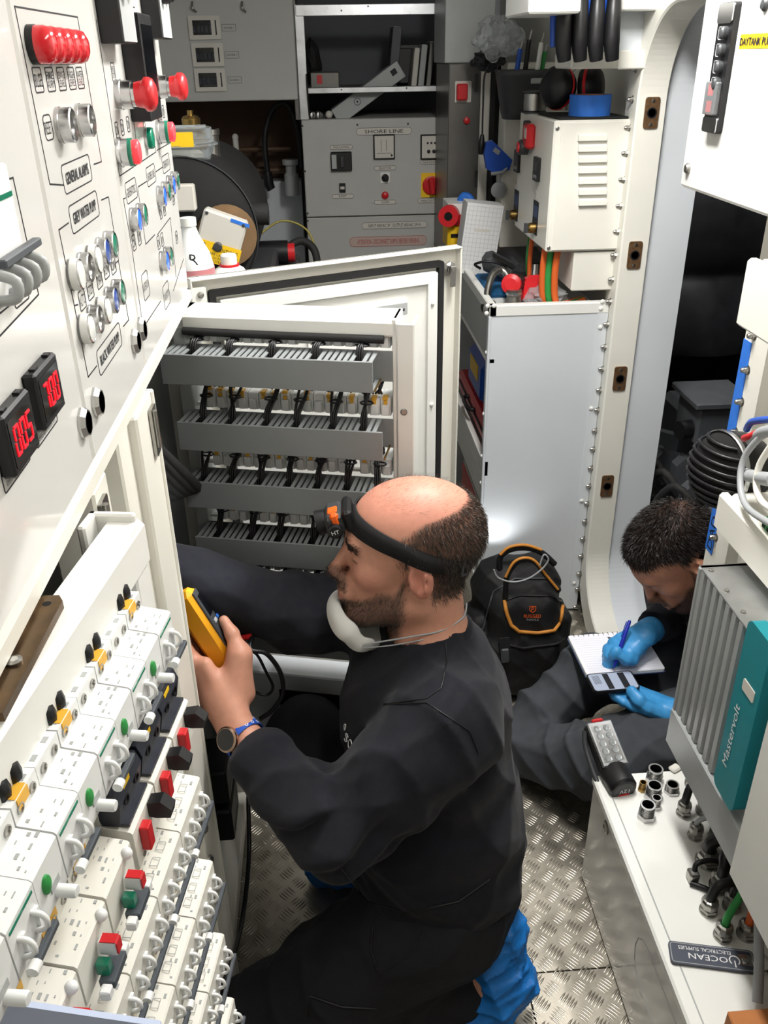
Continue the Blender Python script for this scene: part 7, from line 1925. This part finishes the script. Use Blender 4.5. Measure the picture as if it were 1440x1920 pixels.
# multimeter
MM = basis(Vector(mm_c), Vector(-mm_w), Vector(mm_a), Vector(mm_n))
if MM.determinant() < 0: MM = basis(Vector(mm_c), Vector(mm_w), Vector(mm_a), Vector(mm_n))
mmt = thing('multimeter', 'yellow multimeter held in the kneeling man\'s hand', 'multimeter', M=MM)
b = B(); b.box((0, 0, 0), (.084, .158, .044), .009); b.build('holster', mat('yellow_rubber', '#eea51e', .45, var=.04), mmt)
b = B(); b.box((0, 0, .0215), (.070, .142, .004), .001); o = b.build('face_plate', M_dgrey, mmt)
b = B(); b.box((0, .040, .0238), (.056, .042, .001)); b.build('display', M_glassdk, o)
for k, (x, m) in enumerate(((-.022, M_cgry), (-.007, M_tape), (.008, M_orange), (.022, M_cgry))):
    b = B(); b.box((x, .006, .0245), (.011, .007, .003), .001); b.build('button', m, o)
b = B(); b.lathe([(.021, .0235), (.020, .029), (.0003, .030)], Matrix.Translation((0, -.026, 0)), 24); b.box((0, -.026, .031), (.006, .034, .004), .001); b.build('dial', M_black, o)
b = B(); b.cyl((.012, -.062, .022), (.012, -.066, .048), .0055); b.build('red_plug', M_red, mmt)
b = B(); b.cyl((-.012, -.062, .022), (-.012, -.066, .045), .0055); b.build('black_plug', M_black, mmt)
st = MM @ Vector((.012, -.066, .048)); st2 = MM @ Vector((-.012, -.066, .045))
b = B(); b.tube([st] + [atY(px, py, 1.19 + .002 * i) for i, (px, py) in enumerate(((470, 1218), (500, 1226), (526, 1262), (530, 1300), (512, 1330), (488, 1348)))], .0042, 8, 7); tag(b.build('test_lead', M_cable), 'thick black test lead arching from the multimeter', 'cable')
b = B(); b.tube([st2] + [atY(px, py, 1.205) for px, py in ((462, 1216), (482, 1228), (500, 1262), (512, 1288), (500, 1303), (475, 1295), (452, 1268), (444, 1240), (450, 1218))], .0026, 8, 7); tag(b.build('test_lead', M_cable), 'thin black test lead curling in a loop below the multimeter', 'cable')
# cables and small dark boxes low in the far bay
b = B(); b.tube([atX(475, 1375, -.205), atX(466, 1480, -.208), atX(467, 1600, -.208), atX(455, 1720, -.210), atX(432, 1810, -.212), atX(415, 1850, -.225)], .0045, 8, 7); tag(b.build('trailing_cable', M_cable), 'thin black cable trailing down the front of the cabinet', 'cable')
for k, (z, lab) in enumerate(((.36, 'black relay box on the lower cabinet post, upper one'), (.26, 'black relay box on the lower cabinet post, lower one'))):
    t = thing('relay_box', lab, 'relay', (-.262, 1.26, z))
    b = B(); b.box((0, 0, .04), (.07, .10, .08), .004); b.build('case', M_black, t)
    b = B(); b.box((.0355, 0, .012), (.001, .06, .010)); b.build('label', M_dgrey, t)
# ------------------------------------------------------------------ SEATED MAN TAKING NOTES
H2 = HeadFrame((.800, 1.676, .578), (-.68, -.14, -.72), (-.72, .0, .69), 1.03)
nk2 = H2.O + npv(.115, .012, -.085)
ls2, rs2 = npv(.925, 1.535, .445), npv(.925, 1.845, .450)
le2, lw2 = npv(.880, 1.455, .235), npv(.762, 1.512, .252)
re2, rw2 = npv(.885, 1.800, .335), npv(.745, 1.674, .362)
lh2, rh2 = npv(1.00, 1.60, .155), npv(1.00, 1.80, .155)
lk2, la2 = npv(.600, 1.455, .165), npv(.440, 1.585, .075)
rk2, ra2 = npv(.660, 1.735, .205), npv(.440, 1.655, .085)
NZ = .300                                     # notebook height
nA, nB, nC, nD = [npv(*atZ(px, py, NZ)) for px, py in ((1063, 1192), (1205, 1180), (1245, 1252), (1103, 1265))]
tip = npv(*atZ(1150, 1253, NZ + .012)); ptop = npv(*atY(1181, 1163, 1.665)); pdir = nrm(ptop - tip)
G = tip + pdir * .032
yg = thing('person', 'seated young man in blue gloves writing in a notebook in the doorway', 'person', (.85, 1.65, .05))
def hands2(F, infl):
    pdv = nrm((-.80, -.30, -.30)); K = rw2 + pdv * .078
    fr = []
    for j, q in enumerate((-.024, -.008, .008, .023)):
        c = K + npv(.2 * q, q, .002 - abs(q) * .15)
        if j == 0: fr.append([c, c * .5 + G * .5 + npv(-.010, 0, .014), G * .75 + c * .25 + npv(-.012, 0, .004), G + npv(-.006, .004, -.004)])
        else: fr.append([c, c + npv(-.030, -.002, -.010), c + npv(-.030, -.004, -.034), c + npv(-.012, -.004, -.042)])
    hand(F, rw2, pdv, (0, 0, 1), fr, [rw2 + pdv * .035 + npv(0, -.020, -.010), rw2 + pdv * .055 + npv(.0, -.034, -.018), G * .5 + (rw2 + pdv * .06) * .5 + npv(.002, -.024, -.008), G + npv(.010, -.006, .002)], inflate=infl, palm_len=.078)
    pdl = nrm((-.86, .42, .16)); K = lw2 + pdl * .080; sd = np.cross(pdl, npv(0, 0, 1))
    fr = [[K + sd * q, K + sd * q + pdl * .028 + npv(0, 0, .0), K + sd * q + pdl * .045 + npv(0, .010, .0), K + sd * q + pdl * .052 + npv(0, .028, .006)] for q in (-.027, -.009, .009, .026)]
    hand(F, lw2, pdl, (0, 0, -1), fr, [lw2 + pdl * .03 - sd * .018, lw2 + pdl * .055 - sd * .034 + npv(0, 0, .012), lw2 + pdl * .075 - sd * .034 + npv(0, 0, .026), lw2 + pdl * .095 - sd * .022 + npv(0, 0, .034)], inflate=infl)
F = Field((.36, 1.34, .04), (1.20, 2.02, .76), .0042)
sculpt_head(F, H2, nk2)
F.ell((.985, 1.69, .33), (.10, .15, .19), None, .04); F.ell((1.02, 1.70, .17), (.12, .15, .10), None, .04)
F.cone(nk2, ls2, .058, .05, .04); F.cone(nk2, rs2, .058, .05, .04)
F.chain([(ls2, .048), (le2, .040), (lw2, .028)], .015); F.chain([(rs2, .048), (re2, .040), (rw2, .028)], .015)
F.chain([(lh2, .08), (lk2, .055), (la2, .038)], .02); F.chain([(rh2, .08), (rk2, .055), (ra2, .038)], .02)
F.cone(la2, la2 + npv(.02, .10, -.015), .034, .028, .02); F.cone(ra2, ra2 + npv(.09, .06, -.02), .034, .028, .02)
hands2(F, 0.)
def hair2(q):
    f, l, u = q[:, 0], np.abs(q[:, 1]), q[:, 2]
    top = sst(u - (.078 - .55 * np.maximum(0, .055 - f)), -.004, .006) * sst(.088 - f, -.006, .006)
    back = sst(.018 - f, -.004, .010) * sst(u - (.012 - .9 * np.maximum(0, -f - .012)), 0, .012)
    nape = sst(-f, .02, .035) * sst(u, -.055, -.03)
    ear = ((f > -.030) & (f < .016) & (l > .071) & (u < .036))
    return np.clip(np.maximum(np.maximum(top, back), nape), 0, 1) * np.where(ear, 0, 1)
SK2 = np.array(lin('#c98f74')[:3])
def col2(V):
    q = H2.loc(V); c = np.tile(SK2, (len(V), 1)); near = np.linalg.norm(q, axis=1) < .2
    bm, lp = beard_mask(q); hm = hair2(q)
    c = c * (1 - .8 * (bm * near)[:, None]) + DK * .8 * (bm * near)[:, None]
    c = c * (1 - .9 * (hm * near)[:, None]) + DK * .9 * (hm * near)[:, None]
    br = np.exp(-((q[:, 2] - .0335) / .0052) ** 2) * sst(np.abs(q[:, 1]), .008, .016) * sst(.052 - np.abs(q[:, 1]), 0, .01) * (q[:, 0] > .06) * near
    return c * (1 - .9 * br[:, None]) + DK * .9 * br[:, None]
body2, V2, Q2 = sdf_obj(F, 'body', M_skin, yg, None, col2, relax=1)
N2 = vnormals(V2, Q2); q2 = H2.loc(V2); near2 = np.linalg.norm(q2, axis=1) < .19
def flow2(q):
    d = H2.f[None, :] * (.7 * sst(q[:, 2:3], .07, .11) - .1) - H2.u[None, :] * (.8 * (1 - sst(q[:, 2:3], .09, .12))) + H2.l[None, :] * np.sign(q[:, 1:2]) * .25
    return d
grow('hair', hair2(q2) * near2 + 1e-12, 20000, .019, .0009, flow2, M_hair2, .75, H2, V2, N2, yg)
grow('beard', beard_mask(q2)[0] * near2 + 1e-12, 4000, .005, .0006, lambda q: (.15 * H2.f - .8 * H2.u)[None, :] * np.ones((len(q), 1)), M_hair2, .6, H2, V2, N2, yg)
F = Field((.60, 1.34, .06), (1.22, 2.04, .60), .0048)
F.ell((.985, 1.69, .35), (.130, .180, .20), None, .03); F.ell((1.02, 1.70, .20), (.14, .18, .12), None, .04)
F.cone(nk2 + npv(.01, 0, -.02), nk2 + npv(-.006, 0, .006), .075, .066, .03)
F.cone(nk2 + npv(.02, 0, -.03), ls2, .07, .075, .04); F.cone(nk2 + npv(.02, 0, -.03), rs2, .07, .075, .04)
F.chain([(ls2, .078), (le2, .064), (lw2 + (le2 - lw2) * .16, .043)], .02); F.chain([(rs2, .078), (re2, .064), (rw2 + (re2 - rw2) * .16, .043)], .02)
F.disp(wrinkle(.0036, SEEDS)); F.cut(lw2 + (le2 - lw2) * .16, lw2 - le2, .07); F.cut(rw2 + (re2 - rw2) * .16, rw2 - re2, .07)
F.cone(nk2 + npv(-.03, 0, .03), nk2 + npv(-.08, 0, .09), .056, .07, 0, None, True)
sdf_obj(F, 'sweatshirt', M_sweat, yg, 'dark navy sweatshirt', relax=1)
F = Field((.34, 1.32, .0), (1.22, 2.0, .36), .0048)
F.ell((1.02, 1.70, .15), (.15, .185, .12), None, .03)
F.chain([(lh2, .112), (lh2 * .5 + lk2 * .5, .100), (lk2, .090)], .04); F.chain([(lk2, .088), (la2 + npv(.02, 0, 0), .066)], .03)
F.chain([(rh2, .110), (rk2, .086)], .04); F.chain([(rk2, .084), (ra2, .064)], .03)
F.disp(wrinkle(.0060, [(.5, .2, .8, 52, .3, 1.), (.7, .5, -.4, 44, 1.7, .8), (-.3, .7, .6, 75, 2.9, .6)])); F.half((0, 0, .004), (0, 0, 1))
sdf_obj(F, 'trousers', M_trous2, yg, 'faded dark grey work trousers', relax=1)
# gloves
F = Field((.56, 1.42, .20), (.80, 1.76, .44), .0026); hands2(F, .0034)
F.cone(rw2, rw2 + (re2 - rw2) * .22, .031, .033, .01); F.cone(lw2, lw2 + (le2 - lw2) * .22, .031, .033, .01)
F.disp(wrinkle(.0009, [(.5, .2, .8, 260, .3, 1.), (.7, .5, -.4, 220, 1.7, .8)]))
Vg, Qg = F.mesh()
# one glove mesh per hand
for side, nm in ((1, 'right'), (-1, 'left')):
    mid = Vg[Qg].mean(1); w_ = (mid - (rw2 + lw2) / 2) @ nrm(npv(0, rw2[1] - lw2[1], rw2[2] - lw2[2])); sel = Qg[(w_ * side) > 0]
    u_, iv_ = np.unique(sel, return_inverse=True)
    b = B(); b.add([tuple(v) for v in Vg[u_]], [tuple(int(i) for i in q) for q in iv_.reshape(-1, 4)], None, True)
    b.build('glove', M_nitrile, yg, world=True)
# notebook
nx = nrm(nD - nA + (nC - nB)); ny = nrm((nB - nA) + (nC - nD)); ny = nrm(ny - nx * (ny @ nx)); cN = (nA + nB + nC + nD) / 4
L1, L2 = np.linalg.norm(nD - nA + nC - nB) / 2, np.linalg.norm(nB - nA + nC - nD) / 2
zN = np.cross(nx, ny); 
if zN[2] < 0: ny = -ny; zN = -zN
MN = basis(Vector(cN), Vector(ny), Vector(-nx), Vector(np.cross(ny, -nx)))
nb = thing('notebook', 'white spiral notebook on the seated man\'s lap', 'notebook', M=MN)
b = B(); b.plate(L2, L1, .006, -.010, -.002, (0, 0)); b.build('pages', M_paper, nb)
b = B(); b.plate(L2 + .004, L1 + .004, .006, -.012, -.010, (0, 0)); b.build('cover', M_navy, nb)
b = B(); b.plate(L2 - .002, L1 - .002, .006, -.002, -.0012, (0, 0)); o = b.build('top_sheet', mat('lined_page', '#e4e4ec', .7), nb)
b = B()
for k in range(16): b.box((0, L1 / 2 - .02 - k * .009, -.0011), (L2 * .92, .0003, .0001))
for k in range(5): b.box((-.01 + .004 * (k % 2), -.03 - k * .006, -.0011), (.03, .0008, .0001))
tag(b.build('ruled_lines', M_cgry, o), kind='stuff')
for k in range(14):
    x = -L2 / 2 + .014 + k * (L2 - .028) / 13
    b = B(); b.tube([(x + .0, L1 / 2 - .004 + .006 * math.cos(a), -.005 + .0065 * math.sin(a)) for a in [2 * PI * j / 10 for j in range(10)]], .0009, 5, 0, closed=True); b.build('spiral_ring', M_steel, nb)
pen = thing('pen', 'blue ballpoint pen in the seated man\'s gloved hand', 'pen', M=align(Vector(tip), Vector(pdir)))
LP = np.linalg.norm(ptop - tip)
b = B(); b.lathe([(.0008, 0), (.0040, .014), (.0048, .02), (.0052, LP * .5), (.0046, LP - .004), (.003, LP)], None, 12); b.build('barrel', mat('blue_pen', '#1a2aa6', .3), pen)
b = B(); b.box((.0065, 0, LP - .025), (.002, .004, .04), .0008); b.build('clip', M_blue, pen)
# phone
ph = [npv(*atZ(px, py, .296)) for px, py in ((1100, 1268), (1180, 1262), (1197, 1290), (1120, 1298))]
cP = sum(ph) / 4; px_ = nrm(ph[1] - ph[0] + ph[2] - ph[3]); py_ = nrm(ph[0] - ph[3] + ph[1] - ph[2]); py_ = nrm(py_ - px_ * (py_ @ px_))
MPh = basis(Vector(cP), Vector(px_), Vector(py_), Vector(np.cross(px_, py_)))
t = thing('smartphone', 'black smartphone with a lit message screen in the gloved hand', 'phone', M=MPh)
b = B(); b.plate(.112, .066, .009, -.004, .004, (0, 0)); b.build('case', M_black, t)
b = B(); b.plate(.106, .060, .007, .004, .0043, (0, 0)); o = b.build('screen', mat('phone_screen', '#8f97a8', .15, emit='#aab4c8', estr=.35), t)
for k, (x, wv) in enumerate(((-.012, .014), (.026, .016))):
    b = B(); b.box((x, 0, .0045), (wv, .056, .0003)); b.build('dark_banner', M_ink, o)
b = B()
for k in range(6): b.box((-.045 + k * .003, .008, .0045), (.001, .03, .0002))
tag(b.build('screen_text', M_ink, o), kind='stuff')
# ------------------------------------------------------------------ BACKPACK
bp = thing('backpack', 'black tool backpack with orange trim standing against the shelf unit', 'backpack', (.505, 1.99, 0))
tl = (npv(1, 0, 0), nrm((0, .985, -.17)), nrm((0, .17, .985)))
F = Field((.30, 1.78, .0), (.72, 2.24, .58), .004)
F.rbox((.500, 2.020, .178), (.124, .085, .178), .08, tl, 0); F.rbox((.498, 2.035, .285), (.095, .070, .075), .06, tl, .05)
F.rbox((.503, 1.945, .205), (.100, .060, .120), .05, tl, .02); F.rbox((.505, 1.935, .10), (.112, .070, .090), .04, tl, .025)
for q in (-1, 1): F.rbox((.503 + q * .118, 1.99, .13), (.028, .07, .10), .026, tl, .015)
F.disp(wrinkle(.0028, [(.5, .2, .8, 70, .3, 1.), (.7, .5, -.4, 60, 1.7, .8), (-.3, .7, .6, 95, 2.9, .6)])); F.half((0, 0, .004), (0, 0, 1))
M_pack = mat('black_nylon', '#101011', .7, var=.15, vscale=90, bump=.4, bscale=700)
shell, Vb, Qb = sdf_obj(F, 'shell', M_pack, bp, relax=1)
bvb = bvh_of(Vb, Qb)
M_otrim = mat('orange_webbing', '#c98434', .6, var=.08, vscale=90)
seam(bvb, [(946, 1126), (950, 1150), (958, 1172), (972, 1184), (1008, 1186), (1038, 1182), (1050, 1165), (1056, 1132)], bp, .0055, 'orange_flap_edge', M_otrim, .002)
seam(bvb, [(946, 1126), (975, 1117), (1030, 1118), (1056, 1130)], bp, .003, 'flap_piping', M_black, .001)
seam(bvb, [(935, 1205), (980, 1215), (1040, 1208), (1062, 1200)], bp, .004, 'pocket_edge', M_pack, .002)
seam(bvb, [(905, 1180), (925, 1110), (965, 1085), (1030, 1085), (1070, 1120), (1080, 1160)], bp, .003, 'zip_line', M_dgrey, .001)
h, nn = cast(bvb, 998, 1155)
if h is not None:
    xa = Vector((1, 0, 0)); xa = (xa - nn * xa.dot(nn)).normalized(); ya = nn.cross(xa); M = basis(h + nn * .0035, xa, ya, nn)
    b = B(); b.text('RUGGED', .0105, M, (0, .002), .0003, wid=.046); tag(b.build('lettering', M_orange, bp, world=True), 'orange lettering')
    b = B(); b.text('TOOLS', .006, M, (0, -.0095), .0003, wid=.034); tag(b.build('lettering', M_cgry, bp, world=True), 'grey lettering')
    b = B(); b.line([(-.008, .031), (.008, .031), (.008, .019), (0, .012), (-.008, .019), (-.008, .031)], .0018, 0, .0005, M); b.line([(-.003, .018), (-.003, .027), (.003, .027), (.003, .022), (-.002, .022)], .0014, 0, .0005, M); tag(b.build('shield_logo', M_orange, bp, world=True), 'shield emblem')
def loop(pix, Y, r, nm, m, off=0.):
    b = B(); b.tube([atY(px, py, Y + off) for px, py in pix], r, 8, 6); return b.build(nm, m, bp, world=True)
hp1 = [(937, 1068), (938, 1045), (955, 1031), (985, 1027), (1015, 1036), (1040, 1058)]
o = loop(hp1, 2.00, .0085, 'grab_handle', M_pack); 
b = B(); b.tube([atY(px, py - 5, 1.993) for px, py in hp1[1:5]], .0045, 7, 6); b.build('orange_stripe', M_otrim, o, world=True)
hp2 = [(948, 1118), (950, 1085), (965, 1058), (985, 1049), (1005, 1055), (1025, 1080), (1048, 1108)]
o = loop(hp2, 1.915, .0075, 'front_handle', M_pack)
b = B(); b.tube([atY(px - 2, py - 3, 1.908) for px, py in hp2[1:]], .0038, 7, 6); b.build('orange_stripe', M_otrim, o, world=True)
b = B(); b.tube([atY(px, py, 1.90) for px, py in ((926, 1068), (934, 1083), (960, 1091), (990, 1085), (1015, 1068), (1028, 1050), (1020, 1040), (1012, 1060))], .0024, 7, 6); tag(b.build('cable_tie_loop', M_cgry), 'grey wire looped over the backpack top', 'wire')
for px in (946, 1051):
    h, nn = cast(bvb, px, 1228)
    if h is not None:
        M = align(h + nn * .002, nn); b = B(); b.box((0, 0, .004), (.024, .040, .010), .004, M); o = b.build('buckle', M_dgrey, bp, world=True)
        b = B(); b.box((0, .034, .002), (.030, .034, .004), .001, M); b.build('strap', M_pack, o, world=True)
seam(bvb, [(955, 1311), (985, 1316), (1012, 1312)], bp, .008, 'rust_base_trim', mat('rust_trim', '#7a3d1e', .7), .001)
# pocket torch glowing against the shelf end, on the pack's top
t = thing('pocket_torch', 'slim white torch standing behind the backpack, lighting the panel', 'torch', M=align((.492, 2.185, .014), (0, .12, 1)))
b = B(); b.lathe([(.012, 0), (.012, .19), (.017, .20), (.017, .235), (.014, .235)], None, 16); b.build('barrel', M_white, t)
b = B(); b.lathe([(.014, .2345), (.0003, .2350)], None, 14); b.build('lens', M_emit, t)
pl_ = bpy.data.lights.new('torch_beam', 'SPOT'); pl_.energy = .9; pl_.spot_size = 2.2; pl_.spot_blend = .9; pl_.shadow_soft_size = .01
plo = bpy.data.objects.new('torch_beam', pl_); COL.objects.link(plo); plo.matrix_world = align(Vector((.492, 2.185, .014)) + Vector((0, .12, 1)).normalized() * .245, (0, -.55, -1))
